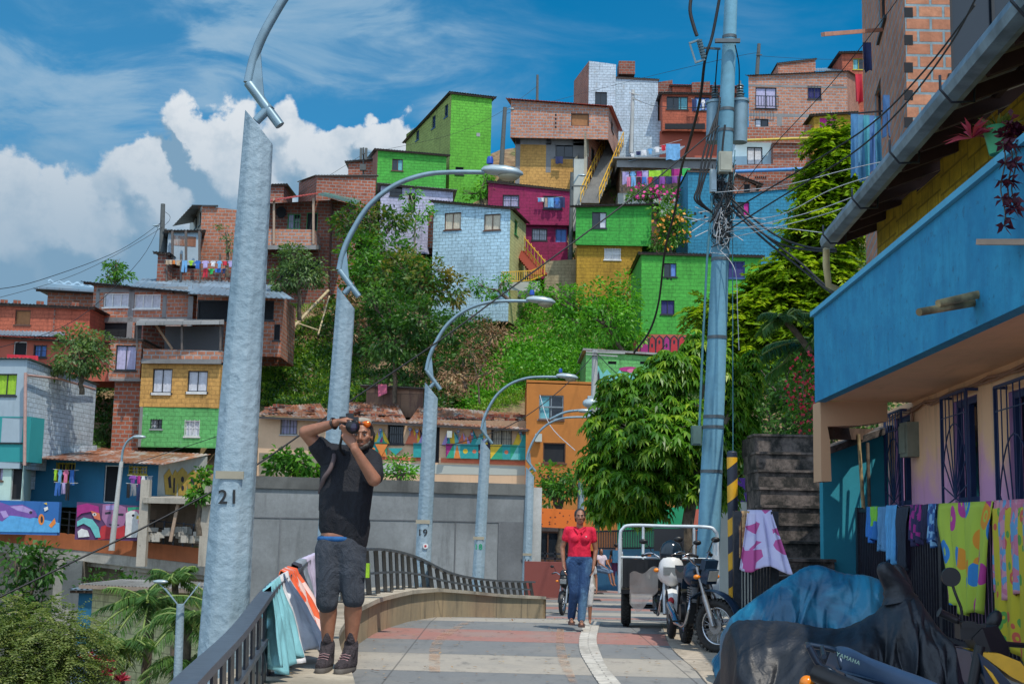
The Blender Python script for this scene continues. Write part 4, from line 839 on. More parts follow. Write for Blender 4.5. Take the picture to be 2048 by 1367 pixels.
# --- pale blue and white house
r = thing('pale_blue_house', 'pale blue block house with two curtained windows and a yellow projecting side room', 'house', at(870, 560, 76))
v = volume(r, (868, 402, 74.5), (1021, 418, 73), 562, S=(1052, 448, 77), mf=WBL, ms=PYL, roof=M_TD, drop=2.5, ov=.25, wins=[(889, 425, 922, 459, dict(style='curtain', frame='brown', curtain='cream')), (968, 428, 1001, 460, dict(style='curtain', frame='brown', curtain='cream', bars=0, mull=1))], swins=[(1029, 440, 1036, 470, dict(frame='green'))])
v2 = volume(r, (1008, 500, 73.4), (1012, 500, 73.6), 570, S=(1047, 505, 76.8), mf=YEL2, ms=YEL, roof=None, drop=1, wallname='lower_room_wall', swins=[(1013, 508, 1020, 540, dict(frame='green')), (1023, 512, 1030, 556, dict(style='door', frame='blue'))])
r2 = thing('brick_wall', 'narrow strip of bare brick wall at the left edge of the pale blue house', 'wall', at(862, 490, 76)); volume(r2, (857, 425, 76), (869, 425, 76), 495, depth=2, mf=BR, roof=None)
# --- magenta
r = thing('magenta_house', 'two storey magenta house with barred windows above the yellow stair rail', 'house', at(980, 520, 80))
v = volume(r, (977, 363, 79.5), (1141, 382, 79.5), 448, mf=MAG, roof=M_TD, depth=6, drop=0, ov=.15, wins=[(1006, 390, 1038, 414, dict(style='curtain', curtain='lilac', bars=6)), (1087, 392, 1124, 418, dict(style='curtain', curtain='blue', bars=6))])
v2 = volume(r, (1030, 446, 79.7), (1135, 450, 79.7), 520, mf=MAG, roof=None, depth=5, drop=1.5, wallname='lower_wall', wins=[(1064, 457, 1094, 481, dict(style='curtain', curtain='pale', bars=6)), (1111, 458, 1133, 489, dict(style='curtain', name='door', curtain='blue', frame='blue', sill=False))])
v3 = volume(r, (1058, 484, 78.2), (1136, 484, 78.2), 518, mf=MAG, roof=None, depth=.3, drop=1.2, wallname='parapet')
band(r, v['front'], 977, 446, 1141, 450, MAG, 'ledge', o=.1)
r = thing('yellow_stair_rail', 'yellow steel stair and balcony railing beside the pale blue house', 'railing', at(1030, 560, 74))
st = MB(); ra = MB(); Pt = [at(1042, 505, 76), at(1082, 552, 74)]
for k in range(12): p = Pt[0].lerp(Pt[1], k / 12); st.box(p, (.9, .5, .12))
st.build('stair_flight', plaster('red_step', (0.33, 0.06, 0.03)), r)
for off in (0, .5): ra.beam(Pt[0] + Vector((.2, -.3, .3 + off)), Pt[1] + Vector((.2, -.3, .3 + off)), .05, .05)
for k in range(7): p = Pt[0].lerp(Pt[1], k / 6) + Vector((.2, -.3, 0)); ra.beam(p, p + Vector((0, 0, .95)), .05, .05, up=(1, 0, 0))
q = [at(1003, 565, 72.7), at(1062, 562, 72.7), at(1086, 552, 73.5)]
for i in range(2):
 for h in (.05, .6): ra.beam(q[i] + Vector((0, 0, h)), q[i + 1] + Vector((0, 0, h)), .05, .05)
 for k in range(13 if i == 0 else 6): p = q[i].lerp(q[i + 1], k / (13 if i == 0 else 6)); ra.beam(p, p + Vector((0, 0, .6)), .035, .035, up=(1, 0, 0))
ra.build('rail', plain('yellow_rail_paint', (0.60, 0.34, 0.02), .5), r)
v = volume(r, (1000, 566, 72.9), (1080, 562, 73.5), 575, mf=PWH, roof=None, depth=2, drop=.1, wallname='landing')
r = thing('stone_wall', 'weathered tan block wall between the magenta and the green and yellow house', 'wall', at(1090, 560, 76)); volume(r, (1090, 522, 76.4), (1160, 518, 76.4), 565, mf=painted('tan_block', (0.34, 0.28, 0.17)), roof=None, depth=1, drop=1)
# --- green over mustard
r = thing('green_yellow_house', 'house with bright green upper storey over a mustard yellow lower storey', 'house', at(1155, 555, 76))
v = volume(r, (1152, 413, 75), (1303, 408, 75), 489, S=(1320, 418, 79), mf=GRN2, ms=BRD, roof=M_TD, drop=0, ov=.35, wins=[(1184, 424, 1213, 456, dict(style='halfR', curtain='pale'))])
v = volume(r, (1154, 490, 75.3), (1284, 492, 75.3), 556, mf=YEL2, roof=None, depth=5, drop=2.5, wallname='lower_wall', wins=[(1209, 497, 1241, 519, dict(style='curtain', curtain='white', bars=6, frame='white'))])
# --- brick over orange
r = thing('brick_orange_house', 'brick upper storey overhanging a grey framed orange lower storey in mid hill', 'house', at(1035, 370, 86))
v = volume(r, (1022, 200, 84), (1217, 215, 84), 275, S=(1237, 262, 90), mf=BR3, ms=BR3, roof=M_TRED, drop=0, ov=.3, raft=False, wins=[(1142, 227, 1178, 252, dict(style='board', frame='brown', sill=False))], swins=[(1222, 243, 1227, 262, dict())])
for k in range(4): band(r, v['front'], 1110, 228 + k * 8, 1113, 232 + k * 8, M_DARK, 'vent_block')
v = volume(r, (1031, 275, 84.8), (1175, 275, 84.8), 375, S=(1210, 290, 89), mf=YEL, ms=BR2, roof=None, drop=2, wallname='lower_wall', wins=[(1111, 288, 1147, 314, dict(frame='black', mull=1))], swins=[(1182, 296, 1190, 322, dict(style='open'))])
for (x0, y0, x1, y1) in ((1031, 275, 1175, 290), (1031, 275, 1040, 372), (1092, 276, 1102, 345), (1146, 276, 1176, 335), (1102, 288, 1111, 318), (1102, 314, 1147, 318)): band(r, v['front'], x0, y0, x1, y1, CG, 'concrete_frame')
m = MB(); m.quad(at(1031, 276, 84.2), at(1214, 276, 84.2), at(1212, 280, 89), at(1040, 280, 89)); m.build('overhang_soffit', plaster('soffit_pink', (0.35, 0.16, 0.10)), r)
# --- white block tower
r = thing('white_block_house', 'tall whitewashed block house with brick left side on the top of the hill', 'house', at(1185, 310, 94))
v = volume(r, (1178, 122, 92), (1232, 129, 92), 330, S=(1148, 162, 97), side='L', mf=WHB, ms=BR, roof=None, drop=2, wins=[(1190, 184, 1214, 212, dict(style='glass'))], swins=[])
v = volume(r, (1232, 155, 92.3), (1316, 160, 92.3), 310, mf=WHB, roof=M_TD, drop=2, depth=5, wallname='right_wall', ov=.1)
v = volume(r, (1268, 240, 91.5), (1326, 242, 91.5), 322, mf=WHB, roof=None, drop=2, depth=3, wallname='lower_wall')
m = MB(); m.box(at(1252, 142, 93), (1.2, 1.5, 1.0)); m.build('tank_shed', BRD, r)
# --- red houses centre top
r = thing('red_house', 'red painted brick house with blue curtained windows and clothes on the hill top', 'house', at(1330, 300, 92))
v = volume(r, (1325, 188, 90.5), (1480, 190, 90.5), 262, mf=REDP, roof=M_TD, drop=0, ov=.3, wins=[(1333, 193, 1376, 219, dict(style='halfR', curtain='teal', mull=2)), (1389, 194, 1420, 221, dict(style='curtain', curtain='blue', mull=2))])
v = volume(r, (1320, 262, 91.2), (1500, 262, 91.2), 300, mf=PNKP, roof=None, drop=3, depth=4, wallname='lower_wall')
m = MB(); q = [at(1330, 247, 90.2), at(1410, 247, 90.2), at(1410, 258, 90.2), at(1330, 258, 90.2)]; m.prism(q, (0, .1, 0)); m.build('opening', M_DARK, r)
v = volume(r, (1313, 165, 92.5), (1345, 160, 92.5), 192, mf=BRD, roof=None, depth=3, drop=0, wallname='parapet'); v = volume(r, (1345, 172, 92.4), (1480, 175, 92.4), 192, mf=REDP, roof=M_TRED, depth=3, drop=0, wallname='upper_wall'); v = volume(r, (1384, 165, 92), (1420, 163, 92), 190, mf=BRD, roof=None, depth=2, drop=0, wallname='parapet')
# --- big brick house right
r = thing('brick_house', 'large pale brick house with grey frame lines and balcony window right of the utility pole', 'house', at(1500, 255, 90))
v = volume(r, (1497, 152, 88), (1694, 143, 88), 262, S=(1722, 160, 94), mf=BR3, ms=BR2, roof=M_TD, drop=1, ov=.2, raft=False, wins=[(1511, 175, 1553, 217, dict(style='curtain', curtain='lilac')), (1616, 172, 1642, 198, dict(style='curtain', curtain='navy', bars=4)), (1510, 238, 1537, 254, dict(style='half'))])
for (x0, y0, x1, y1) in ((1497, 171, 1694, 175), (1497, 228, 1622, 233), (1554, 233, 1564, 255), (1618, 228, 1625, 250)): band(r, v['front'], x0, y0, x1, y1, CG, 'concrete_frame')
m = MB(); w = v['front']
for k in range(9): m.beam(w.P(w.uv(1509 + k * 5.6, 216)[0], w.uv(1530, 216)[1], .4), w.P(w.uv(1509 + k * 5.6, 216)[0], w.uv(1530, 196)[1], .4), .04, .04, up=(1, 0, 0))
for y in (196, 216): m.beam(w.P(w.uv(1508, y)[0], w.uv(1530, y)[1], .4), w.P(w.uv(1555, y)[0], w.uv(1530, y)[1], .4), .05, .05)
m.build('balcony_rail', M_RAIL, r)
for k in range(6):
 m = MB(); u, z = w.uv(1665 + k * 4, 172); q = [w.P(u, z, .01), w.P(u + .07, z, .01), w.P(u + .07, z + .09, .01), w.P(u, z + .09, .01)]; m.prism(q, w.n * -.02); m.build('vent_hole', M_DARK, r)
r = thing('brick_house', 'small brick rooftop room with grey door edge on the far right skyline', 'house', at(1560, 150, 96)); volume(r, (1556, 128, 94), (1631, 118, 94), 165, mf=BR2, roof=M_TD, depth=4, ov=.1); m = MB(); tin_sheet(m, at(1628, 142, 93), at(1700, 140, 93), at(1700, 134, 97), at(1630, 137, 97)); m.build('roof_sheet', M_TB, r)
r = thing('brick_house', 'orange brick house with small yellow framed window at the top right of the hill', 'house', at(1690, 160, 96)); volume(r, (1684, 107, 93), (1790, 104, 93), 175, mf=REDP, roof=M_TD, depth=5, ov=.3, drop=3, wins=[(1706, 117, 1729, 139, dict(frame='yellow', style='half', curtain='teal'))])
# --- brick strip and white recess below
r = thing('brick_house', 'long low brick house with white recessed room and yellow gutter pipe above the cyan house', 'house', at(1480, 380, 84))
v = volume(r, (1475, 255, 83.5), (1628, 250, 83.5), 284, mf=BR, roof=None, depth=4, drop=0); m = MB(); m.tube([at(1482, 281, 83.2), at(1625, 276, 83.2)], .09); m.build('gutter_pipe', plain('yellow_pipe', (0.5, 0.36, 0.05)), r)
v = volume(r, (1462, 285, 84.3), (1548, 284, 84.3), 332, mf=plaster('pale_aqua', (0.42, 0.58, 0.66)), roof=None, depth=3, drop=0, wallname='recessed_wall', wins=[(1494, 294, 1525, 329, dict(style='curtain', curtain='white', frame='black', sill=False))])
v = volume(r, (1462, 330, 83.6), (1628, 326, 83.6), 385, mf=BR, roof=None, depth=3, drop=1, wallname='lower_wall'); w = v['front']
m = MB(); m.tube([at(1470, 343, 83.2), at(1628, 337, 83.2)], .12); m.build('tarp_roll', plain('blue_tarp_roll', (0.05, 0.22, 0.5)), r)
v = volume(r, (1546, 283, 83.65), (1628, 278, 83.65), 332, mf=BR, roof=None, depth=3, drop=0, wallname='right_wall')
for (xx, yy, nn) in ((1590, 284, 9), (1573, 351, 8), (1510, 356, 6)):
 for k in range(nn): m = MB(); u, z = w.uv(xx + k * 4, yy); q = [w.P(u, z, .01), w.P(u + .07, z, .01), w.P(u + .07, z + .1, .01), w.P(u, z + .1, .01)]; m.prism([p + w.n * .05 for p in q], w.n * -.06); m.build('vent_hole', M_DARK, r)
r = thing('yellow_house', 'yellow painted house with green roof and clothes at its window behind the feathery tree', 'house', at(1640, 330, 84)); volume(r, (1628, 232, 83), (1706, 226, 83), 262, mf=YEL2, roof=tin('roof_moss', (0.06, 0.12, 0.07), (0.05, 0.07, 0.05)), depth=4, ov=.3, wins=[(1638, 234, 1674, 256, dict(style='curtain', curtain='magenta', frame='yellow'))]); volume(r, (1626, 262, 83.1), (1706, 260, 83.1), 400, mf=YEL2, roof=None, depth=4, wallname='lower_wall', drop=2)
# --- terrace with laundry
r = thing('terrace_house', 'cream terrace with grey parapet roof behind a long row of bright laundry', 'house', at(1240, 385, 84))
v = volume(r, (1234, 320, 84), (1434, 322, 84), 334, mf=CG, roof=CG, flat=True, depth=5, drop=0, wallname='parapet'); v = volume(r, (1240, 334, 85.6), (1434, 334, 85.6), 400, mf=CRM, roof=None, depth=3, drop=1, wallname='terrace_back_wall', wins=[(1405, 355, 1430, 385, dict(style='open'))])
v = volume(r, (1236, 386, 84), (1400, 387, 84), 402, mf=PWH, roof=None, depth=2, drop=1, wallname='terrace_edge')
m = MB()
for k in range(9): m.beam(at(1244 + k * 20, 386, 83.9), at(1244 + k * 20, 336, 83.9), .035, .035, up=(1, 0, 0))
for k in range(20): m.beam(at(1240 + k * 8, 386, 83.9), at(1248 + k * 8, 372, 83.9), .02, .02); m.beam(at(1248 + k * 8, 386, 83.9), at(1240 + k * 8, 372, 83.9), .02, .02)
m.build('wire_fence', M_RAIL, r)
m = MB(); tin_sheet(m, at(1256, 322, 83.8), at(1360, 300, 83.8), at(1370, 292, 88), at(1290, 296, 88)); m.build('low_roof', M_TB, r)
# --- cyan house
r = thing('cyan_house', 'cyan painted block house with a tall left wing behind the tangle of cables', 'house', at(1380, 505, 76))
v = volume(r, (1376, 342, 76), (1436, 344, 76), 505, mf=CYA, roof=M_TD, depth=6, drop=1, ov=.08)
v2 = volume(r, (1434, 392, 76.3), (1604, 376, 76.3), 520, mf=CYA, roof=M_TG, depth=6, drop=1, wallname='right_wall', ov=.08, raft=False, wins=[(1474, 404, 1499, 430, dict(style='halfR', curtain='magenta'))])
w = v['front']
for (x, y) in ((1379, 437), (1388, 430), (1390, 444), (1400, 428), (1408, 436), (1384, 450), (1416, 444)): m = MB(); u, z = w.uv(x, y); m.prism([w.P(u, z, .01), w.P(u + .14, z, .01), w.P(u + .14, z + .18, .01), w.P(u, z + .18, .01)], w.n * -.02); m.build('vent_hole', M_DARK, r)
r = thing('brick_house', 'small brown roofed brick lean-to just right of the utility pole above the cyan wall', 'house', at(1470, 390, 79)); volume(r, (1462, 345, 78), (1512, 372, 78), 400, mf=BR2, roof=M_TD, depth=3, ov=.4, wins=[(1488, 368, 1500, 385, dict(style='open'))])
# --- small walls up the stair gully
r = thing('hill_stairway', 'steep concrete stairway with yellow rail climbing between the houses', 'stairway', at(1190, 400, 84))
m = MB()
for k in range(26):
 p = at(1180 + k * 2.0, 405 - k * 4.6, 82 + k * .3); m.box(p, (1.15, .5, .18))
m.build('stair_flight', concrete('step_grey', (0.22, 0.21, 0.19), .5), r)
m = MB()
for o_ in (-.6, .6):
 a, b = at(1180, 405, 82) + Vector((o_, 0, 0)), at(1230, 290, 89.5) + Vector((o_, 0, 0))
 for h in (.5, .95): m.beam(a + Vector((0, 0, h)), b + Vector((0, 0, h)), .05, .05)
 for k in range(11): p = a.lerp(b, k / 10); m.beam(p, p + Vector((0, 0, .95)), .05, .05, up=(1, 0, 0))
m.build('rail', plain('yellow_rail_paint', 0), r)
r = thing('pale_house', 'narrow pale stucco house front squeezed beside the steep stairway', 'house', at(1150, 400, 83)); volume(r, (1148, 318, 83.2), (1168, 318, 83.2), 402, S=(1200, 282, 90), mf=PWH, ms=plaster('cream_white', (0.58, 0.55, 0.45)), roof=None, drop=2, swins=[(1174, 315, 1182, 352, dict(frame='yellow', style='door')), (1189, 305, 1196, 345, dict(frame='yellow', style='curtain', curtain='green'))])
# --- bottom left yellow block building with tin roof
r = thing('yellow_block_shed', 'pale yellow block shed with grey tin roof behind the palm at lower left', 'shed', at(190, 1367, 37))
v = volume(r, (186, 1172, 38), (450, 1190, 34), 1500, mf=painted('pale_yellow_block', (0.46, 0.45, 0.24), .6), roof=None, depth=6, drop=1)
m = MB(); tin_sheet(m, at(158, 1168, 37.6), at(450, 1180, 32.5), at(470, 1165, 38), at(245, 1158, 43), per=.18); m.build('roof', M_TG, r)
m = MB(); m.beam(at(160, 1172, 37.6), at(450, 1184, 32.5), .08, .1); m.build('eave_beam', plain('post_wood', 0), r)
r = thing('blue_shed', 'small blue sheet metal shed between the leafy tree and the yellow block shed', 'shed', at(160, 1300, 39)); volume(r, (158, 1180, 41), (190, 1180, 41), 1400, mf=BLU, roof=M_TB, depth=2)
volume(r, (143, 1310, 36), (172, 1312, 36), 1480, mf=tin('sheet_blue', (0.18, 0.26, 0.36), (0.1, 0.15, 0.2)), roof=M_TB, depth=2, wallname='sheet_fence')
# ---------------------------------------------------------------- plants
def leafmesh(name, P, A, N, Lg, Wd, mat, parent=None, org=None, tone=None, droop=0.25, **kw):
 P = np.asarray(P, float); A = np.asarray(A, float); N = np.asarray(N, float); n = len(P)
 if n == 0: return None
 A /= np.linalg.norm(A, axis=1, keepdims=True) + 1e-9
 S = np.cross(A, N); S /= np.linalg.norm(S, axis=1, keepdims=True) + 1e-9; N2 = np.cross(S, A)
 Lg = np.broadcast_to(np.asarray(Lg, float), (n,))[:, None]; Wd = np.broadcast_to(np.asarray(Wd, float), (n,))[:, None]
 mid = P + A * Lg * .45 + N2 * Wd * .12
 V = np.stack([P, mid + S * Wd * .5, P + A * Lg - np.array([0, 0, 1.0]) * Lg * droop, mid - S * Wd * .5], 1).reshape(-1, 3)
 o = Vector(org) if org is not None else Vector(ORG.get(parent.name, (0, 0, 0)) if parent else (0, 0, 0)); V = V - np.array(o)
 me = bpy.data.meshes.new(name); me.vertices.add(4 * n); me.vertices.foreach_set('co', V.ravel().astype(np.float32))
 me.loops.add(4 * n); me.polygons.add(n); me.loops.foreach_set('vertex_index', np.arange(4 * n, dtype=np.int32)); me.polygons.foreach_set('loop_start', np.arange(0, 4 * n, 4, dtype=np.int32))
 me.update(calc_edges=True); me.materials.append(mat)
 t = RNG.random(n) if tone is None else np.clip(tone, 0, 1)
 at_ = me.attributes.new('tone', 'FLOAT', 'FACE'); at_.data.foreach_set('value', t.astype(np.float32))
 ob = bpy.data.objects.new(name, me); COL.objects.link(ob)
 if parent: ob.parent = parent
 else: ob.location = o
 ORG[ob.name] = tuple(o); tag(ob, **kw); return ob
def unit(n):
 v = RNG.normal(size=(n, 3)); return v / np.linalg.norm(v, axis=1, keepdims=True)
def crown(blobs, d, leaf, dens=1.0, clump=1.0, hole=.25):
 """blobs in pixels at distance d -> leaf positions, directions, normals, tones"""
 PP, AA, NN, TT = [], [], [], []; k = d / FPX
 for b in blobs:
  c = np.array(at(b[0], b[1], d + (b[4] if len(b) > 4 else 0))); rx, rz = b[2] * k * .88, b[3] * k * .88; ry = (rx + rz) / 2
  area = 4 * math.pi * ((rx * ry + rx * rz + ry * rz) / 3); ncl = int(max(8, area / (leaf * 2.2 * clump) ** 2 * 1.15 * dens)); per = 16
  u = unit(ncl); rr = RNG.uniform(.62, 1.06, ncl) ** .7
  rr *= 1 + .16 * np.sin(u[:, 0] * 5 + b[0]) * np.cos(u[:, 2] * 4 + b[1])
  cc = c + u * rr[:, None] * np.array([rx, ry, rz]); keep = RNG.random(ncl) > hole * .5; cc, u = cc[keep], u[keep]; ct = RNG.random(len(cc))
  cr = leaf * 1.5 * clump; q = unit(len(cc) * per); q[:, 2] *= .7; base = np.repeat(cc, per, 0); uu = np.repeat(u, per, 0)
  r = RNG.random((len(base), 1)) ** .5 * cr; P = base + q * r
  AA.append(q * .9 + uu * .7 + RNG.normal(size=q.shape) * .35); NN.append(uu + np.array([0, 0, .9]) + RNG.normal(size=q.shape) * .45); PP.append(P)
  TT.append(np.repeat(ct, per) * .6 + RNG.random(len(P)) * .4 + (b[5] if len(b) > 5 else 0))
 return map(np.concatenate, (PP, AA, NN, TT))
L_DARK = leafm('leaf_dark', (0.015, 0.055, 0.013), (0.039, 0.115, 0.020), (0.091, 0.208, 0.033))
L_MID = leafm('leaf_mid', (0.028, 0.096, 0.013), (0.068, 0.206, 0.022), (0.166, 0.347, 0.035))
L_BRI = leafm('leaf_bright', (0.041, 0.165, 0.013), (0.096, 0.316, 0.022), (0.217, 0.480, 0.034))
L_FEA = leafm('leaf_feathery', (0.059, 0.122, 0.010), (0.202, 0.332, 0.015), (0.428, 0.487, 0.020))
L_MAN = leafm('leaf_mango', (0.017, 0.070, 0.017), (0.059, 0.152, 0.024), (0.251, 0.180, 0.043))
L_GRY = leafm('leaf_grey_green', (0.043, 0.095, 0.036), (0.102, 0.176, 0.060), (0.203, 0.284, 0.096))
L_DRY = leafm('leaf_dry', (0.11, 0.06, 0.035), (0.26, 0.15, 0.08), (0.42, 0.30, 0.16), .8, .1)
L_BIG = leafm('leaf_big', (0.025, 0.10, 0.012), (0.10, 0.25, 0.02), (0.36, 0.48, 0.045), .35)
L_ACA = leafm('leaf_acacia', (0.07, 0.11, 0.03), (0.17, 0.22, 0.07), (0.32, 0.34, 0.14))
L_PAL = leafm('leaf_palm', (0.03, 0.085, 0.02), (0.08, 0.17, 0.035), (0.26, 0.27, 0.08))
L_RED = leafm('leaf_red', (0.174, 0.014, 0.036), (0.362, 0.027, 0.072), (0.580, 0.068, 0.108))
L_GRASS = leafm('leaf_grass', (0.072, 0.162, 0.014), (0.174, 0.338, 0.024), (0.377, 0.486, 0.060))
M_BARK = plain('bark', (0.11, 0.085, 0.06), 0.9, 0, .4, 8, .6)
M_BARKP = plain('bark_pale', (0.28, 0.25, 0.20), 0.9, 0, .3, 8, .6)
def limb(m, a, b, r0, r1, wob=.08, n=5):
 a, b = Vector(a), Vector(b); L_ = (b - a).length
 pts = [a.lerp(b, t / n) + Vector((random.uniform(-1, 1), random.uniform(-1, 1), random.uniform(-.5, .5))) * L_ * wob * math.sin(math.pi * t / n) for t in range(n + 1)]
 m.tube(pts, [r0 + (r1 - r0) * t / n for t in range(n + 1)], 7)
def tree(name, label, foot, d, blobs, leaf, mat, dens=1.0, asp=.45, group=None, cat='tree', bark=None, tr=.12, clump=1.0, hole=.25, limbs=True, droop=.25):
 f = at(foot[0], foot[1], d); root = thing(name, label, cat, tuple(f), group)
 P, A, N, T_ = crown(blobs, d, leaf, dens, clump, hole)
 leafmesh('crown' if cat == 'tree' else 'foliage', P, A, N, leaf * RNG.uniform(.7, 1.25, len(P)), leaf * asp * RNG.uniform(.8, 1.2, len(P)), mat, root, tone=T_, droop=droop)
 m = MB(); top = at(sum(b[0] for b in blobs) / len(blobs), sum(b[1] for b in blobs) / len(blobs), d); fk = f.lerp(top, .55); limb(m, f - Vector((0, 0, .4)), fk, tr, tr * .7, .05)
 for b in (blobs if limbs else blobs[:1]):
  c = at(b[0], b[1], d + (b[4] if len(b) > 4 else 0)); limb(m, fk, c, tr * .6, tr * .25)
  for q in range(3): e = c + Vector((random.uniform(-1, 1) * b[2], random.uniform(-1, 1) * b[2], random.uniform(-.3, 1) * b[3])) * (d / FPX) * .75; limb(m, c.lerp(fk, .3), e, tr * .3, tr * .08)
 m.build('trunk' if cat == 'tree' else 'stem', bark or M_BARK, root); return root
tree('mango_tree', 'dark dense tree with reddish tips under the lilac house, right of the brick balcony', (740, 575), 71, [(705, 445, 42, 32), (760, 450, 46, 32, 1), (735, 425, 45, 22, .5), (730, 490, 48, 32, -1), (790, 440, 26, 26, 1)], .30, L_MAN, 1.1)
tree('leafy_tree', 'mid green rounded tree just left of the pale blue house, below the lilac house', (755, 620), 69, [(720, 505, 40, 42), (775, 500, 50, 36, .5), (745, 545, 55, 40, -1), (820, 520, 36, 30, .6), (700, 560, 26, 34)], .28, L_MID, 1.0)
tree('slender_tree', 'slim pale trunked young tree rising in front of the lilac house', (830, 505), 74, [(822, 390, 22, 22), (840, 420, 24, 22), (815, 425, 18, 16), (838, 455, 14, 20)], .26, L_BRI, .8, bark=M_BARKP, tr=.09, hole=.6)
tree('mango_tree', 'broad dark tree with russet tips in front of the pale blue house wall', (850, 640), 67, [(800, 525, 42, 30, 0, .1), (855, 545, 46, 30, -.5, .25), (900, 575, 40, 32, 0, .2), (840, 575, 56, 40, -1), (780, 560, 40, 32)], .30, L_MAN, 1.15)
tree('round_shrub', 'grey green rounded shrub below the brick balcony right of the large light pole', (600, 625), 66, [(590, 520, 36, 30), (600, 550, 48, 34), (565, 560, 32, 28), (640, 545, 14, 30), (585, 500, 22, 18)], .22, L_GRY, 1.1, cat='shrub')
tree('dark_shrub', 'large sprawling dark shrub with a lime green clump at its left in mid slope', (790, 790), 63, [(780, 620, 50, 46), (840, 640, 54, 50, -1), (790, 680, 66, 50, -1), (870, 700, 46, 44), (745, 590, 22, 26, -1, .5), (730, 650, 30, 44)], .27, L_DARK, 1.15, cat='shrub')
tree('dark_shrub', 'dark shrub on the brown eroded bank just above the third light pole', (930, 760), 61, [(900, 660, 40, 34, 0), (950, 690, 36, 30), (920, 720, 44, 34, -.5)], .25, L_DARK, .9, cat='shrub')
tree('spiky_tree', 'small leafy tree silhouetted on the left skyline behind the long brick house', (230, 590), 71, [(228, 540, 26, 24), (212, 552, 18, 22), (248, 555, 18, 20), (232, 522, 12, 14)], .24, L_MID, 1.0, hole=.4)
tree('round_tree', 'dense green tree between the coral house and the narrow brick tower at far left', (165, 770), 56, [(150, 680, 34, 26), (185, 690, 36, 28), (150, 715, 50, 34, -.5), (130, 735, 36, 22), (190, 725, 30, 26)], .22, L_GRY, 1.15)
tree('small_bush', 'thin grey leaved bush growing against the brick shanty wall on the left ridge', (455, 540), 72, [(450, 465, 18, 18), (460, 490, 14, 22)], .18, L_GRY, .5, cat='shrub', hole=.7)
tree('flowering_bush', 'green bush with orange blossoms right of the green and mustard house', (1340, 510), 74, [(1335, 430, 30, 26, 0), (1345, 465, 34, 34), (1320, 480, 20, 26), (1360, 440, 20, 26)], .24, L_MID, 1.1, cat='shrub')
tree('flowering_bush', 'bush with pink blossoms under the bright row of laundry', (1310, 410), 79, [(1290, 385, 26, 16), (1330, 388, 30, 16), (1280, 400, 22, 12), (1265, 392, 12, 14)], .24, L_MID, .9, cat='shrub')
tree('small_bush', 'bright green bush between the tall green house and the magenta house', (965, 400), 80, [(965, 378, 20, 20), (940, 388, 26, 12), (972, 355, 12, 18)], .24, L_BRI, .9, cat='shrub')
tree('small_bush', 'small tufted bush at the foot of the pale blue house by the yellow rail', (1020, 590), 71, [(1005, 565, 15, 22), (975, 585, 20, 20), (955, 570, 14, 16)], .22, L_BRI, .9, cat='shrub')
tree('vine_mound', 'tall mound of bright green creeper left of the three storey green house', (1255, 700), 66, [(1250, 590, 28, 46), (1190, 590, 46, 34), (1210, 640, 60, 46, -1), (1130, 600, 40, 34), (1265, 660, 22, 40), (1150, 650, 50, 36), (1080, 580, 30, 22)], .26, L_BRI, 1.1, cat='shrub')
tree('low_bush', 'broad leaved green bush on the capping of the retaining wall left of the man', (590, 970), 40, [(560, 930, 26, 16), (600, 920, 26, 20), (625, 935, 18, 16), (575, 915, 16, 12)], .22, L_MID, .9, asp=.7, cat='shrub')
tree('small_bush', 'small round bush on the retaining wall in front of the mural', (798, 970), 40, [(798, 930, 24, 20), (812, 945, 20, 14), (785, 945, 14, 14)], .15, L_BRI, .9, cat='shrub')
tree('street_tree', 'dense green tree behind the red shirted woman above the orange canopy', (1120, 1090), 44, [(1095, 950, 28, 26), (1125, 965, 34, 34), (1100, 985, 34, 28), (1150, 960, 20, 34)], .18, L_MID, 1.1)
tree('dry_shrub', 'withered brown brush on the eroded bank right of the third light pole', (960, 790), 59.5, [(985, 665, 34, 24, 0, .1), (945, 700, 30, 22), (975, 745, 36, 26), (905, 745, 34, 26), (935, 770, 36, 20)], .24, L_DRY, .8, cat='shrub', hole=.5, asp=.25, tr=.05)
tree('dry_shrub', 'reddish brown withered brush between the second light pole and the dark shrubs', (705, 690), 61.5, [(700, 610, 18, 30), (705, 650, 20, 26)], .22, L_DRY, .7, cat='shrub', hole=.5, asp=.25, tr=.04)
def dots(parent, name, blobs, d, n, size, mat):
 P = []; k = d / FPX
 for i in range(n):
  b = random.choice(blobs); u = unit(1)[0]; u[1] = -abs(u[1]); P.append(np.array(at(b[0], b[1], d)) + u * np.array([b[2], (b[2] + b[3]) / 2, b[3]]) * k * 1.05)
 P = np.array(P); leafmesh(name, P, unit(len(P)), unit(len(P)) + np.array([0, -1, .3]), size, size * .9, mat, parent, droop=0)
FB = [o for o in bpy.data.objects if o.name.startswith('flowering_bush')]
dots(FB[0], 'blossoms', [(1335, 430, 30, 26), (1345, 465, 34, 34)], 73.5, 70, .22, plain('blossom_orange', (0.55, 0.22, 0.02), .6)); dots(FB[1], 'blossoms', [(1290, 385, 26, 16), (1330, 388, 30, 16)], 78.5, 60, .25, plain('blossom_pink', (0.55, 0.03, 0.22), .6))
def poly_in(p, poly):
 x, y = p; ins = False
 for i in range(len(poly)):
  (x0, y0), (x1, y1) = poly[i], poly[i - 1]
  if (y0 > y) != (y1 > y) and x < (x1 - x0) * (y - y0) / (y1 - y0) + x0: ins = not ins
 return ins
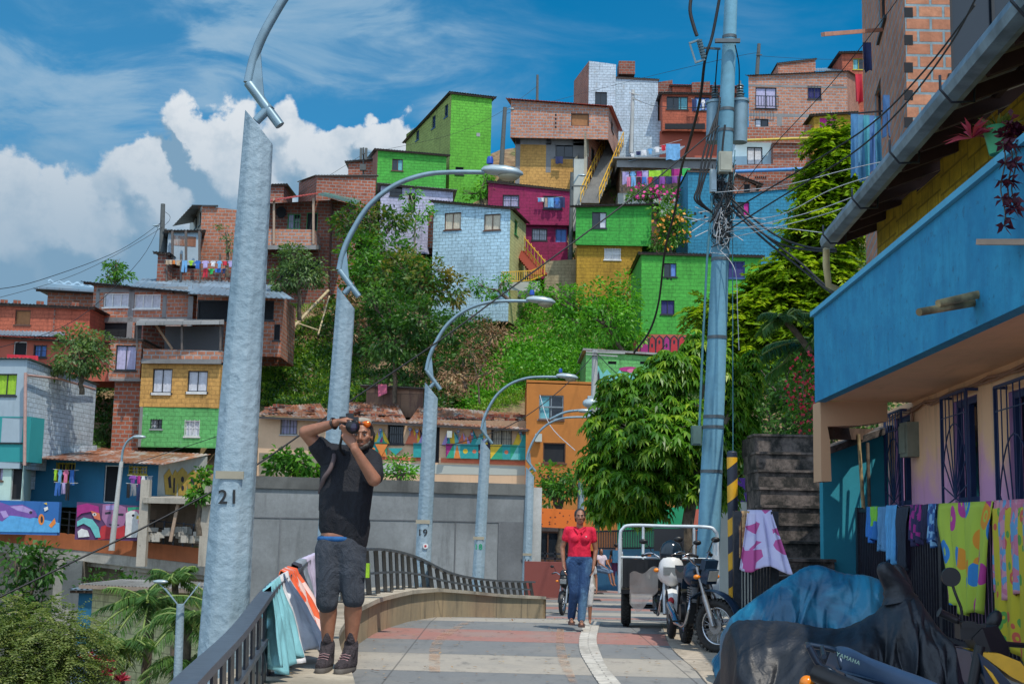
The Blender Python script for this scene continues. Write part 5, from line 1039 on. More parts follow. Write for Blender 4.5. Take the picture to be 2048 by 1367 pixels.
def undergrowth(name, regions, leaf, mat, label=None, per=22, asp=.5, up=.5, toneb=0):
 PP, AA, NN, TT = [], [], [], []
 for poly, n, r0, r1 in regions:
  xs, ys = [p[0] for p in poly], [p[1] for p in poly]; c = 0; tries = 0
  while c < n and tries < n * 12:
   tries += 1; px, py = random.uniform(min(xs), max(xs)), random.uniform(min(ys), max(ys))
   if not poly_in((px, py), poly): continue
   c += 1; p = np.array(on_hill(px, py)); r = random.uniform(r0, r1) * (1.4 if random.random() < .12 else 1)
   q = unit(per); q[:, 2] = np.abs(q[:, 2]) * .8; q[:, 1] = -np.abs(q[:, 1]) * .6 - .1
   PP.append(p + q * r * (RNG.random((per, 1)) ** .4) * np.array([1.3, 1, 1])); AA.append(q + RNG.normal(size=q.shape) * .5 + np.array([0, 0, up])); NN.append(q + np.array([0, -.4, .9]) + RNG.normal(size=q.shape) * .4); TT.append(random.random() * .6 + RNG.random(per) * .4 + toneb)
 P, A, N, T_ = map(np.concatenate, (PP, AA, NN, TT))
 return leafmesh(name, P, A, N, leaf * RNG.uniform(.6, 1.3, len(P)), leaf * asp * RNG.uniform(.7, 1.3, len(P)), mat, tone=T_, kind='stuff', org=(0, 0, 0))
undergrowth('creeper_undergrowth', [([(980, 560), (1290, 545), (1290, 760), (1170, 760), (1060, 770), (930, 830), (900, 800), (1010, 700), (1000, 640)], 900, .35, .9), ([(1000, 690), (1180, 690), (1180, 760), (1050, 770), (950, 830)], 260, .3, .7), ([(850, 370), (980, 375), (980, 400), (900, 400)], 40, .3, .6), ([(1240, 385), (1376, 385), (1376, 500), (1300, 500), (1300, 410), (1240, 410)], 200, .3, .7)], .24, L_BRI)
undergrowth('slope_undergrowth', [([(640, 560), (1000, 560), (1010, 700), (930, 820), (700, 820), (520, 820), (520, 700), (640, 640)], 800, .3, .85), ([(640, 440), (870, 430), (870, 600), (660, 600)], 320, .3, .8), ([(1500, 250), (2100, 150), (2100, 1000), (1500, 1000)], 1300, .5, 1.4), ([(1050, 500), (1160, 500), (1160, 600), (1050, 600)], 60, .3, .6), ([(180, 620), (300, 640), (300, 900), (190, 900)], 140, .3, .7), ([(1340, 700), (1520, 690), (1520, 1000), (1340, 980)], 260, .4, .9)], .25, L_DARK)
undergrowth('dry_undergrowth', [([(870, 700), (1010, 640), (1010, 740), (900, 810), (830, 770)], 420, .4, .9), ([(900, 560), (1010, 600), (1000, 650), (900, 640)], 120, .3, .6), ([(690, 590), (730, 640), (720, 700), (670, 680)], 90, .4, .7), ([(560, 640), (640, 620), (660, 700), (560, 720)], 40, .2, .4)], .24, L_DRY, up=-.2, asp=.3)
undergrowth('grass', [([(520, 690), (660, 700), (730, 740), (730, 810), (520, 815)], 420, .25, .5), ([(540, 620), (680, 600), (690, 720), (540, 740)], 170, .2, .45), ([(940, 800), (1060, 720), (1060, 800), (960, 830)], 150, .25, .5), ([(0, 1000), (100, 1000), (100, 1060), (0, 1060)], 30, .2, .4)], .26, L_GRASS, asp=.2, up=1.2)
for (a, b, lb) in (((660, 620), (588, 688), 'long pale log lying on the grassy slope, the thicker of two'), ((662, 632), (640, 700), 'thin pale pole standing in the grass on the slope'), ((556, 672), (640, 690), 'thin horizontal pole rail at the foot of the grassy slope')):
 m = MB(); p, q = on_hill(*a, 1.0), on_hill(*b, .7); p.y -= 1; q.y -= 1; m.cyl(p, q, .09 if 'log' in lb else .05, n=8); m.build('log' if 'log' in lb else 'pole', plain('pale_log', (0.42, 0.34, 0.2), .85, 0, .3), None, tuple(q), label=lb, cat='log' if 'log' in lb else 'pole')
def spray_tree(name, label, foot, d, blobs, nspray, mat, sl=1.0, leaf=.13):
 f = at(*foot, d); root = thing(name, label, 'tree', tuple(f)); PP, AA, NN, TT = [], [], [], []; k = d / FPX; tot = sum(b[2] * b[3] for b in blobs)
 for b in blobs:
  c = np.array(at(b[0], b[1], d + (b[4] if len(b) > 4 else 0))); ext = np.array([b[2] * k, (b[2] + b[3]) * .5 * k, b[3] * k])
  for i in range(int(nspray * b[2] * b[3] / tot)):
   u = unit(1)[0]; s = c + u * ext * random.uniform(.55, 1); dr = u * np.array([1, 1, .4]) + RNG.normal(size=3) * .3 + np.array([0, 0, -.05]); dr /= np.linalg.norm(dr); L_ = sl * random.uniform(.5, 1.1); sd_ = np.cross(dr, (0, 0, 1)); sd_ /= np.linalg.norm(sd_) + 1e-6
   n = 24; t = np.repeat(np.linspace(.05, 1, n // 2), 2)[:, None]; sg = np.tile([1, -1], n // 2)[:, None]
   P = s + dr * t * L_ + np.array([0, 0, -1]) * t ** 2 * L_ * .35; A = dr * .5 + sg * sd_ + RNG.normal(size=(n, 3)) * .2; PP.append(P); AA.append(A); NN.append(np.array([0, 0, 1]) + u * .3 + RNG.normal(size=(n, 3)) * .25); TT.append(np.full(n, random.random() * .7) + RNG.random(n) * .3)
 P, A, N, T_ = map(np.concatenate, (PP, AA, NN, TT)); leafmesh('crown', P, A, N, leaf * 1.6 * RNG.uniform(.7, 1.2, len(P)), leaf * .62, mat, root, tone=T_)
 m = MB(); top = at(blobs[0][0], blobs[0][1], d); fk = f.lerp(top, .35); limb(m, f, fk, .22, .17)
 for b in blobs: limb(m, fk, at(b[0], b[1], d), .12, .03)
 m.build('trunk', M_BARK, root); return root
spray_tree('feathery_tree', 'tall yellow green feathery leaved tree filling the gap beside the right hand house', (1600, 1010), 36, [(1665, 300, 32, 46), (1645, 380, 34, 40), (1665, 440, 40, 60), (1628, 465, 40, 40), (1590, 550, 58, 42), (1640, 550, 50, 60), (1525, 605, 50, 38), (1480, 650, 46, 36), (1560, 640, 70, 60), (1430, 625, 34, 28), (1640, 640, 50, 60), (1690, 340, 24, 60), (1500, 690, 60, 40), (1600, 720, 70, 60)], 3300, L_FEA, .72)
tree('dark_shrub', 'deep shadowed shrubbery between the feathery tree and the black staircase', (1580, 1010), 33, [(1560, 760, 70, 60), (1620, 800, 60, 80), (1540, 850, 60, 60), (1650, 720, 50, 60), (1500, 900, 50, 60), (1700, 900, 60, 70)], .2, L_DARK, 1.0, cat='shrub')
tree('flowering_shrub', 'shrub with red and purple blossoms beside the corner of the blue balcony', (1600, 890), 25, [(1610, 740, 26, 34), (1595, 790, 32, 36), (1620, 840, 26, 36), (1588, 850, 24, 24)], .11, L_MID, .8, cat='shrub', hole=.6, tr=.03)
FS = bpy.data.objects['flowering_shrub']; dots(FS, 'blossoms', [(1610, 740, 26, 34), (1595, 790, 32, 36), (1620, 840, 26, 36)], 24.8, 200, .07, plain('blossom_red', (0.5, 0.02, 0.05), .6))
def frond(P_, A_, N_, T_, base, dr, L_, droop, n=26, ll=.5, hang=.5, tone=.4):
 base = np.array(base, float); dr = np.array(dr, float); dr /= np.linalg.norm(dr); sd_ = np.cross(dr, (0, 0, 1)); sd_ /= np.linalg.norm(sd_) + 1e-6; pts = []
 for i in range(n):
  t = i / (n - 1); p = base + dr * L_ * t + np.array([0, 0, -1]) * droop * L_ * t * t; pts.append(Vector(p)); tg = dr + np.array([0, 0, -2 * droop * t])
  if t < .12: continue
  for sg in (1, -1):
   for r_ in range(2): P_.append(p); A_.append(sg * sd_ + tg * .55 + np.array([0, 0, -hang * random.uniform(.3, 1)]) + RNG.normal(size=3) * .12); N_.append(np.array([0, 0, 1.]) + RNG.normal(size=3) * .3); T_.append((ll * (1 - .55 * abs(t - .45)), tone + random.random() * .35))
 return pts
def palm(name, label, foot, d, crowns, nf, L_, ll, mat, cat='palm', hang=.5, w=.035, trunk=.16, up=1.0):
 f = at(*foot, d); root = thing(name, label, cat, tuple(f)); P_, A_, N_, T_ = [], [], [], []; m = MB(); rb = MB()
 for cpx, cpy in crowns:
  c = at(cpx, cpy, d); limb(m, f, c, trunk, trunk * .8, .02)
  for i in range(nf):
   a = 2 * math.pi * i / nf + random.random() * .5; e = random.uniform(-.15, up); dr = (math.cos(a), math.sin(a), e); pts = frond(P_, A_, N_, T_, c, dr, L_ * random.uniform(.75, 1.1), random.uniform(.35, .7), ll=ll, hang=hang, tone=random.random() * .5)
   rb.tube(pts[::4] + [pts[-1]], [.022] * (len(pts[::4])) + [.006], 5)
 T2 = np.array(T_); leafmesh('fronds', P_, A_, N_, T2[:, 0], w, mat, root, tone=T2[:, 1]); m.build('trunk', M_BARK, root); rb.build('frond_ribs', plain('rib_green', (0.14, 0.2, 0.04)), root)
palm('palm_tree', 'feathery palm clump behind the grey street light post at lower left', (290, 1500), 28, [(300, 1205)], 20, 1.25, .34, L_PAL, w=.028, trunk=.12)
palm('palm_tree', 'shorter drooping palm in front of the yellow block shed, left of the grey post', (250, 1500), 27, [(240, 1290)], 16, .95, .3, L_PAL, w=.026, trunk=.1)
palm('palm_tree', 'bright palm crown directly left of the large numbered light pole', (360, 1500), 26, [(378, 1240), (372, 1330)], 15, 1.0, .32, L_PAL, w=.026, trunk=.1)
palm('palm_tree', 'upright palm crown just below the elevated walkway', (345, 1500), 31, [(350, 1160)], 16, 1.0, .3, L_PAL, w=.028, trunk=.1, up=1.8)
palm('palm_tree', 'large dark arching palm behind the black staircase beside the blue balcony', (1640, 960), 27, [(1650, 700)], 16, 1.6, .5, L_DARK, w=.04, trunk=.12)
palm('palm_tree', 'bright fan of palm fronds rising left of the blue balcony corner', (1700, 800), 26, [(1668, 640), (1570, 640)], 9, .75, .32, L_PAL, w=.03, trunk=.08, up=1.6)
spray_tree('acacia_tree', 'yellow green fine leaved tree with bare twigs in the lower left corner', (90, 1560), 24, [(60, 1250, 70, 40), (120, 1265, 60, 40), (20, 1310, 70, 50), (100, 1330, 80, 44), (150, 1300, 40, 40), (60, 1375, 110, 40)], 1150, L_ACA, .75, .05)
tree('dark_shrub', 'dark leafy bank of shrubs under the elevated walkway at the far left', (60, 1300), 40, [(30, 1120, 60, 36), (90, 1125, 40, 34), (20, 1190, 50, 50), (70, 1215, 36, 40), (10, 1240, 40, 40)], .24, L_DARK, 1.1, cat='shrub')
tree('dark_shrub', 'shadowed shrubs between the two walkway piers above the shed roof', (200, 1300), 44, [(185, 1165, 24, 22), (225, 1160, 30, 14), (270, 1170, 22, 22)], .2, L_DARK, .9, cat='shrub')
P_, A_, N_, T_ = [], [], [], []
for (px, py) in ((190, 1340), (215, 1350), (240, 1362), (178, 1318), (205, 1325)):
 c = np.array(at(px, py, 25))
 for i in range(22): u = unit(1)[0]; u[2] = abs(u[2]) + .3; P_.append(c); A_.append(u); N_.append(unit(1)[0]); T_.append(random.random())
leafmesh('red_leaf_plant', P_, A_, N_, .28, .05, L_RED, None, at(205, 1367, 25), tone=np.array(T_), label='dark red spiky leaved plants at the bottom edge in front of the yellow shed', cat='plant')
tree('leafy_bush', 'light leafy papaya like bush over the open shelter beside the numbered pole', (400, 1050), 50, [(400, 975, 14, 22), (405, 950, 12, 12), (392, 990, 12, 12)], .22, L_MID, .8, cat='shrub', asp=.7, hole=.5)
def whorl_tree(label, foot, d, blobs, n, leaf):
 f = street_point(*foot) if False else at(*foot, d); root = thing('broadleaf_tree', label, 'tree', tuple(f)); P_, A_, N_, T_, Lg = [], [], [], [], []; k = d / FPX; tot = sum(b[2] * b[3] for b in blobs); m = MB()
 fk = at(1375, 960, d); limb(m, Vector((f.x, f.y, zg(f.y))), fk, .13, .10)
 for b in blobs:
  c = at(b[0], b[1], d + (b[4] if len(b) > 4 else 0)); limb(m, fk, c, .07, .03); cn = np.array(c); ext = np.array([b[2] * k, (b[2] + b[3]) * .5 * k, b[3] * k])
  for i in range(int(n * b[2] * b[3] / tot)):
   u = unit(1)[0]; s = cn + u * ext * random.uniform(.45, 1.03); tone = random.random() * .65; nl = random.randint(6, 9); ax = u * .6 + np.array([0, 0, .6]); ph = random.random() * 6
   if i % 5 == 0: limb(m, c, Vector(s), .022, .008, .05, 3)
   s1 = np.cross(ax, (0.3, .2, 1)); s1 /= np.linalg.norm(s1); s2 = np.cross(ax, s1); s2 /= np.linalg.norm(s2)
   for j in range(nl):
    a = ph + 2 * math.pi * j / nl; dr = s1 * math.cos(a) + s2 * math.sin(a) + ax * .15 + np.array([0, 0, -.45]); P_.append(s); A_.append(dr); N_.append(np.array([0, 0, 1.]) + u * .5 + RNG.normal(size=3) * .15); T_.append(tone + random.random() * .35); Lg.append(leaf * random.uniform(.7, 1.15))
 leafmesh('crown', P_, A_, N_, Lg, np.array(Lg) * .36, L_BIG, root, tone=np.array(T_), droop=.3); m.build('trunk', M_BARK, root); return root
random.seed(21)
whorl_tree('glossy broad leaved tree with drooping leaf clusters behind the cargo tricycle', (1385, 1200), 23, [(1290, 800, 80, 50), (1230, 850, 66, 56), (1350, 740, 66, 46), (1420, 730, 60, 50, .8), (1300, 880, 100, 60, -.6), (1200, 930, 46, 56), (1260, 960, 90, 56, -.4), (1370, 860, 80, 70), (1460, 800, 50, 70, 1), (1340, 960, 90, 50), (1440, 900, 50, 60, 1), (1500, 750, 26, 60, 1.2), (1210, 1000, 40, 46), (1390, 690, 30, 34, .5), (1280, 1020, 66, 30), (1490, 850, 30, 50, 1.2), (1440, 980, 46, 50, 1.2), (1240, 780, 50, 40), (1320, 760, 60, 40)], 4300, .165)

random.seed(8); P_ = []
for i in range(420):
 X, Y = random.uniform(-2, 3.4), random.uniform(8, 26); onb = X < float(np.interp(Y, [b[1] for b in BEN], [b[0] for b in BEN])); 
 if onb and Y > 24: continue
 P_.append((X, Y, zg(Y) + (.46 if onb else .016)))
leafmesh('leaf_litter', P_, [(random.uniform(-1, 1), random.uniform(-1, 1), .05) for _ in P_], [(0, 0, 1)] * len(P_), RNG.uniform(.03, .07, len(P_)), .03, L_DRY, None, (0, 0, 0), droop=0, kind='stuff')
# ---------------------------------------------------------------- right hand house
def build_right_house():
 r = thing('blue_balcony_house', 'large right hand house with blue balcony, pink orange ground floor and blue window grilles', 'house', (5.1, 12.9, .25))
 XW = lambda Y: 5.1 + .075 * (Y - 12.9); XB = lambda Y: 3.86 + .036 * (Y - 9.9); Z1 = 3.2
 wall = Wall(Vector((XW(19.8), 19.8, 0)), Vector((XW(2.5), 2.5, 0)), 0.0, Z1, Z1)
 FB = plain('grille_blue', (0.012, 0.03, 0.10), .45)
 for (x0, y0, x1, y1) in ((1790, 832, 1822, 1010), (1908, 795, 1957, 1005), (2022, 770, 2098, 1120)):
  o = wall.rect(x0, y0, x1, y1); wall.op.append(o); a, c, b, t = o; m = MB()
  for (u0, z0, u1, z1) in ((a, c, a + .07, t), (b - .07, c, b, t), (a + .07, c, b - .07, c + .07), (a + .07, t - .07, b - .07, t), ((a + b) / 2 - .03, c + .07, (a + b) / 2 + .03, t - .07)):
   q = [wall.P(u0, z0, -.04), wall.P(u1, z0, -.04), wall.P(u1, z0, -.1), wall.P(u0, z0, -.1)]; m.hexa(q + [Vector((p.x, p.y, z1)) for p in q])
  fo = m.build('window', FB, r); g = MB(); g.quad(wall.P(a + .01, c + .01, -.12), wall.P(b - .01, c + .01, -.12), wall.P(b - .01, t - .01, -.12), wall.P(a + .01, t - .01, -.12)); g.build('pane', M_GLASS, fo)
  k = MB(); O = .13; a2, b2, c2, t2 = a - .04, b + .04, c - .05, t + .05
  def B_(p, q, s=.012): k.beam(wall.P(p[0], p[1], O), wall.P(q[0], q[1], O), s, s, up=wall.n)
  for p, q in (((a2, c2), (a2, t2)), ((b2, c2), (b2, t2)), ((a2, c2), (b2, c2)), ((a2, t2), (b2, t2))): B_(p, q, .028)
  for p in ((a2, c2), (b2, c2), (a2, t2), (b2, t2)): k.beam(wall.P(p[0], p[1], 0), wall.P(p[0], p[1], O), .03, .03)
  mid = (a2 + b2) / 2; hh = t2 - c2
  for j in range(9): th = math.pi * (j + .5) / 9; e = (mid - math.cos(th) * (b2 - a2) / 2, c2 + .1 + math.sin(th) * hh * .66); B_((mid, c2 + .1), e); B_(e, (e[0], t2))
  arc = [(mid - math.cos(math.pi * j / 14) * (b2 - a2) / 2, c2 + .1 + math.sin(math.pi * j / 14) * hh * .66) for j in range(15)]
  for j in range(14): B_(arc[j], arc[j + 1])
  B_((a2, c2), (mid, c2 + .1)); B_((b2, c2), (mid, c2 + .1)); B_((a2, t2 - .25), (b2, t2 - .25)); k.build('window_grille', FB, fo)
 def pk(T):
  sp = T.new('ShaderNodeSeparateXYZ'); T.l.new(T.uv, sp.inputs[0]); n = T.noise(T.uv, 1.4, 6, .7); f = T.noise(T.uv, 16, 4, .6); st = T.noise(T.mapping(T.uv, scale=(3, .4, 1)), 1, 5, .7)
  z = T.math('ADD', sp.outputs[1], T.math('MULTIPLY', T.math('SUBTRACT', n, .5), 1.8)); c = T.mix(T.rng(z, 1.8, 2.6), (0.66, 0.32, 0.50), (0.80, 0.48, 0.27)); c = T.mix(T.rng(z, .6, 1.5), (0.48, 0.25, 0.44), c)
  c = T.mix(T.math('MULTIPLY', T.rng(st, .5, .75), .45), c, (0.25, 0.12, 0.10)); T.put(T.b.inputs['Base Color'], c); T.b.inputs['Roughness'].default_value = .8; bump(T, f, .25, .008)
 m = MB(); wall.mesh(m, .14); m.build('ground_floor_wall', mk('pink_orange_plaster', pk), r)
 ORG2 = plaster('orange_soffit', (0.78, 0.47, 0.27), .35)
 m = MB(); e0, e1 = 17.6, 2.5; m.hexa([Vector((XB(e1) + .15, e1, Z1 - .02)), Vector((XW(e1) + .6, e1, Z1 - .02)), Vector((XW(e0) + .6, e0, Z1 - .02)), Vector((XB(e0) + .15, e0, Z1 - .02))] + [Vector((XB(e1) + .15, e1, Z1 + .14)), Vector((XW(e1) + .6, e1, Z1 + .14)), Vector((XW(e0) + .6, e0, Z1 + .14)), Vector((XB(e0) + .15, e0, Z1 + .14))]); m.build('balcony_soffit', ORG2, r)
 def bl(T):
  n = T.noise(T.uv, 1.1, 6, .7); st = T.noise(T.mapping(T.uv, scale=(5, .6, 1)), 1.2, 6, .75); f = T.noise(T.uv, 20, 4, .6); v = T.noise(T.uv, 9, 3, .6)
  c = T.mix(T.rng(n, .35, .68), (0.012, 0.22, 0.41), (0.03, 0.32, 0.52)); c = T.mix(T.math('MULTIPLY', T.rng(st, .46, .7), .3), c, (0.015, 0.12, 0.22)); c = T.mix(T.math('MULTIPLY', T.rng(T.noise(T.uv, 3.5, 7, .75), .45, .65), .45), c, (0.012, 0.16, 0.34)); c = T.mix(T.math('MULTIPLY', T.rng(v, .60, .68), .5), c, (0.02, 0.10, 0.18))
  T.put(T.b.inputs['Base Color'], c); T.b.inputs['Roughness'].default_value = .75; bump(T, f, .3, .006)
 BB = mk('balcony_blue', bl)
 w = Wall(Vector((XB(e0), e0, 0)), Vector((XB(e1), e1, 0)), Z1 - .04, 4.33, 4.36); m = MB(); L_ = w.L
 m.hexa([w.P(0, Z1 - .04), w.P(L_, Z1 - .04), w.P(L_, Z1 - .04, -.14), w.P(0, Z1 - .04, -.14), w.P(0, 4.33), w.P(L_, 4.36), w.P(L_, 4.36, -.14), w.P(0, 4.33, -.14)])
 m.face([w.P(0, Z1 - .045, .004), w.P(L_, Z1 - .045, .004), w.P(L_, 4.362, .004), w.P(0, 4.332, .004)], [(0, 0), (L_, 0), (L_, 1.2), (0, 1.2)]); m.build('balcony_wall', BB, r)
 m = MB(); m.hexa([w.P(-.04, 4.335, .05), w.P(L_, 4.365, .05), w.P(L_, 4.365, -.18), w.P(-.04, 4.335, -.18), w.P(-.04, 4.40, .05), w.P(L_, 4.43, .05), w.P(L_, 4.43, -.18), w.P(-.04, 4.40, -.18)]); m.build('balcony_coping', plaster('coping_blue', (0.10, 0.42, 0.62), .4), r)
 m = MB(); q = lambda px, py: at(px, py, 17.62)
 m.prism([q(1641, 802), q(1775, 802), q(1775, 842), q(1720, 850), q(1655, 852), q(1660, 880), q(1663, 962), q(1643, 962)], (0, .45, 0)); m.build('end_beam', plaster('peeling_orange', (0.62, 0.36, 0.20), .7), r)
 m = MB(); m.beam(at(1655, 866, 17.9), at(1772, 870, 19.5), .2, .16); m.build('old_timber', plain('old_timber', (0.10, 0.06, 0.04), .9, 0, .4), r)
 XY = lambda Y: 4.62 + .03 * (Y - 16.2); m = MB(); Ys = [16.2 - .9 * k for k in range(15)]
 for k in range(14):
  y0, y1 = Ys[k], Ys[k + 1]; zt = 5.40 + .012 * k; st = min(2, k % 3) * .08
  m.face([(XY(y0), y0, 4.2), (XY(y1), y1, 4.2), (XY(y1), y1, zt - st), (XY(y0), y0, zt - st)], [(y0, 4.2), (y1, 4.2), (y1, zt), (y0, zt)])
 m.face([(XY(16.2), 16.2, 4.2), (XY(16.2), 16.2, 5.35), (8, 16.2, 6.3), (8, 16.2, 4.2)], [(0, 0), (0, 1.2), (3, 2.3), (3, 0)]); m.build('upper_wall', painted('yellow_step_wall', (0.62, 0.40, 0.02), .6), r)
 XG = lambda Y: 3.55 + .066 * (Y - 8.8); ZG = lambda Y: 5.07 + .005 * (Y - 8.8)
 ey0, ey1 = 16.5, 3.5; G0, G1 = Vector((XG(ey0), ey0, ZG(ey0))), Vector((XG(ey1), ey1, ZG(ey1))); sl = Vector((2.6, 0.1, 1.05))
 m = MB(); tin_sheet(m, G0 + Vector((0, 0, .12)), G1 + Vector((0, 0, .12)), G1 + sl + Vector((0, 0, .12)), G0 + sl + Vector((0, 0, .12)), per=.16, amp=.02); rf = m.build('roof', M_TG, r)
 m = MB(); n = 18
 for k in range(n + 1): p = G0.lerp(G1, (k + .02) / (n + .04)) + Vector((.12, 0, .045)); m.beam(p, p + sl, .08, .12)
 for s_ in (.25, .62, 1.0): m.beam(G0 + sl * s_ + Vector((0, 0, .05)), G1 + sl * s_ + Vector((0, 0, .05)), .05, .05)
 m.build('rafters', plain('dark_rafter', (0.05, 0.022, 0.018), .85), rf)
 m = MB(); d = (G1 - G0).normalized(); s = Vector((-d.y, d.x, 0)) * -1; s = Vector((1, 0, 0)); pr = [(-.02, .12), (-.07, .12), (-.10, .03), (-.08, -.04), (0.02, -.055), (.08, -.04), (.08, .05), (.068, .05), (.068, -.03), (0.02, -.042), (-.068, -.03), (-.085, .03), (-.06, .105), (-.02, .105)]
 m.prism([G0 + Vector((a, 0, b)) for a, b in pr][::-1], G1 - G0); m.build('gutter', plain('gutter_zinc', (0.20, 0.25, 0.28), .5, .4, .35, 3), rf)
 for k in range(7): m = MB(); p = G0.lerp(G1, (k + .3) / 7); m.tube([p + Vector((.14, 0, .1)), p + Vector((.13, 0, -.1)), p + Vector((-.06, 0, -.11)), p + Vector((-.15, 0, 0)), p + Vector((-.15, 0, .12))], .012, 6); m.build('gutter_bracket', M_RAIL, rf)
 m = MB(); m.tube([G0 + Vector((0, .05, -.05)), G0 + Vector((.02, .15, -.25)), G0 + Vector((.06, .2, -.5)), G0 + Vector((.25, .3, -.56)), G0 + Vector((.5, .4, -.56))], .045, 10); m.build('downpipe', plain('pipe_cream', (0.52, 0.42, 0.22), .6), rf)
 m = MB(); pts = []
 for k in range(40): Y = 19.5 - k * .4; pts.append(Vector((XW(Y) - .04, Y, Z1 - .09 - .03 * abs(math.sin(k * .9)))))
 m.tube(pts, .018, 6); m.tube([p + Vector((0, .1, -.03 + .02 * math.sin(i * 2.1))) for i, p in enumerate(pts)], .014, 6); o = wall.uv(1830, 850); m.tube([wall.P(o[0], Z1 - .1, .04), wall.P(o[0] + .03, 2.8, .03), wall.P(o[0], o[1], .04)], .018, 6); m.build('ceiling_wiring', plain('wire_tan', (0.30, 0.16, 0.10), .7), r)
 m = MB(); c = wall.P(o[0] + .05, o[1] - .2, .09); m.box(c, (.16, .34, .46)); m.box(c + Vector((-.09, 0, 0)), (.03, .26, .36)); m.build('electric_meter', plain('meter_grey', (0.20, 0.22, 0.17), .6), r)
 return w
BALW = build_right_house()
def simple(name, label, cat, m, mat, org, group=None): return m.build(name, mat, None, tuple(org), label=label, cat=cat, group=group)
M_BAM = plain('bamboo_weathered', (0.36, 0.27, 0.13), .7, 0, .5, 5)
for (a, b, lb) in ((at(1982, 583, 10.75), at(1876, 607, 10.5), 'upper of two weathered pipes sticking out of the blue balcony wall'), (at(1975, 600, 10.9), at(1838, 624, 10.4), 'lower and longer of two weathered pipes sticking out of the blue balcony wall')):
 m = MB(); m.tube([b, b.lerp(a, .5), a, a + (a - b) * .35], [.032, .034, .036, .036], 12); simple('pipe', lb, 'pipe', m, M_BAM, a)
m = MB(); m.beam(at(1957, 484, 9.9), at(2110, 484, 9.2), .05, .045); simple('wooden_pole', 'square wooden pole jutting past the hanging vine on the balcony front', 'pole', m, plain('post_wood', 0), at(2048, 483, 9.5))
rp = thing('potted_plant', 'green pot with striped and purple leaves on the balcony coping', 'plant', tuple(at(1995, 290, 10.2)))
c = at(1998, 285, 10.25); m = MB(); m.tube([c + Vector((0, 0, -.1)), c, c + Vector((0, 0, .1)), c + Vector((0, 0, .12))], [.08, .10, .125, .135], 14); m.build('pot', plain('pot_green', (0.05, 0.35, 0.16), .4), rp)
P_, A_, N_, T_ = [], [], [], []
for i in range(60): u = unit(1)[0]; u[2] = abs(u[2]) * 1.1 + .15; P_.append(np.array(c) + [0, 0, .08]); A_.append(u); N_.append(unit(1)[0]); T_.append(.9 if i % 3 else .2)
leafmesh('leaves', P_[:30], A_[:30], N_[:30], .26, .035, L_PAL, rp, tone=np.array(T_[:30])); leafmesh('purple_leaves', np.array(P_[30:]) + np.array([-.22, 0, -.05]), A_[30:], N_[30:], .24, .035, L_RED, rp, tone=np.array(T_[30:]))
rv = thing('hanging_vine', 'dark red leaved vine trailing down the front of the blue balcony', 'plant', tuple(at(2012, 300, 9.6))); P_, A_ = [], []; m = MB()
for sx in (0, 14, 22):
 pts = [at(2006 + sx + 5 * math.sin(k), 290 + k * 18, 9.55) for k in range(10 - (sx > 10) * 2)]; m.tube(pts, .006, 5)
 for k, p in enumerate(pts):
  if (k + sx) % 2 == 0 or k == len(pts) - 1:
   for j in range(5): P_.append(p); A_.append((math.cos(j * 1.3), -.3, math.sin(j * 1.3) * .6 - .1))
for j in range(130): p = np.array(at(2026 + random.gauss(0, 13), 264 + random.gauss(0, 12), 9.7)); P_.append(p); A_.append(unit(1)[0])
leafmesh('leaves', P_, A_, unit(len(P_)), .085, .042, leafm('leaf_wine', (0.06, 0.01, 0.03), (0.12, 0.02, 0.04), (0.22, 0.04, 0.06)), rv); m.build('stems', M_BARK, rv)
r = thing('brick_tower_house', 'tall rough orange brick building with large dark window above the gutter at top right', 'house', tuple(at(1800, 300, 21)))
BRT = brick('rough_orange_block', (0.46, 0.20, 0.11), (0.36, 0.14, 0.075), (0.20, 0.27, 0.30), .40, .205, .022, .25, .8)
v = volume(r, (1806, -160, 19.5), (2250, -160, 19.5), 420, S=(1722, -90, 26.5), side='L', mf=BRT, ms=BRT, roof=None, drop=0, wins=[(1900, -80, 2080, 150, dict(frame='black', style='glass', mull=1))], swins=[(1757, -60, 1772, 60, dict()), (1750, 170, 1762, 250, dict(style='curtain', curtain='navy'))])
w = v['front']
for k in range(7): m = MB(); u, z = w.uv(1809, 25 + k * 55); m.prism([w.P(u, z - .08, .006), w.P(u + .13, z - .08, .006), w.P(u + .13, z + .08, .006), w.P(u, z + .08, .006)], w.n * -.02); m.build('open_block_end', M_DARK, r)
m = MB(); m.beam(at(1646, 69, 18.6), at(1762, 60, 21), .06, .06); simple('clothes_pole', 'pinkish wooden pole projecting left from the tall brick building', 'pole', m, plain('pole_pink', (0.45, 0.22, 0.15)), at(1762, 60, 21))
PAVZ = .25
m = MB(); m.hexa([Vector(p) for p in ((3.55, 2, -.1), (6, 2, -.1), (6.4, 17.5, -.1), (4.45, 17.5, -.1), (3.55, 2, PAVZ), (6, 2, PAVZ), (6.4, 17.5, PAVZ), (4.45, 17.5, PAVZ))]); m.build('raised_pavement', concrete('kerb_concrete', (0.30, 0.28, 0.26), .5, 2), kind='structure')
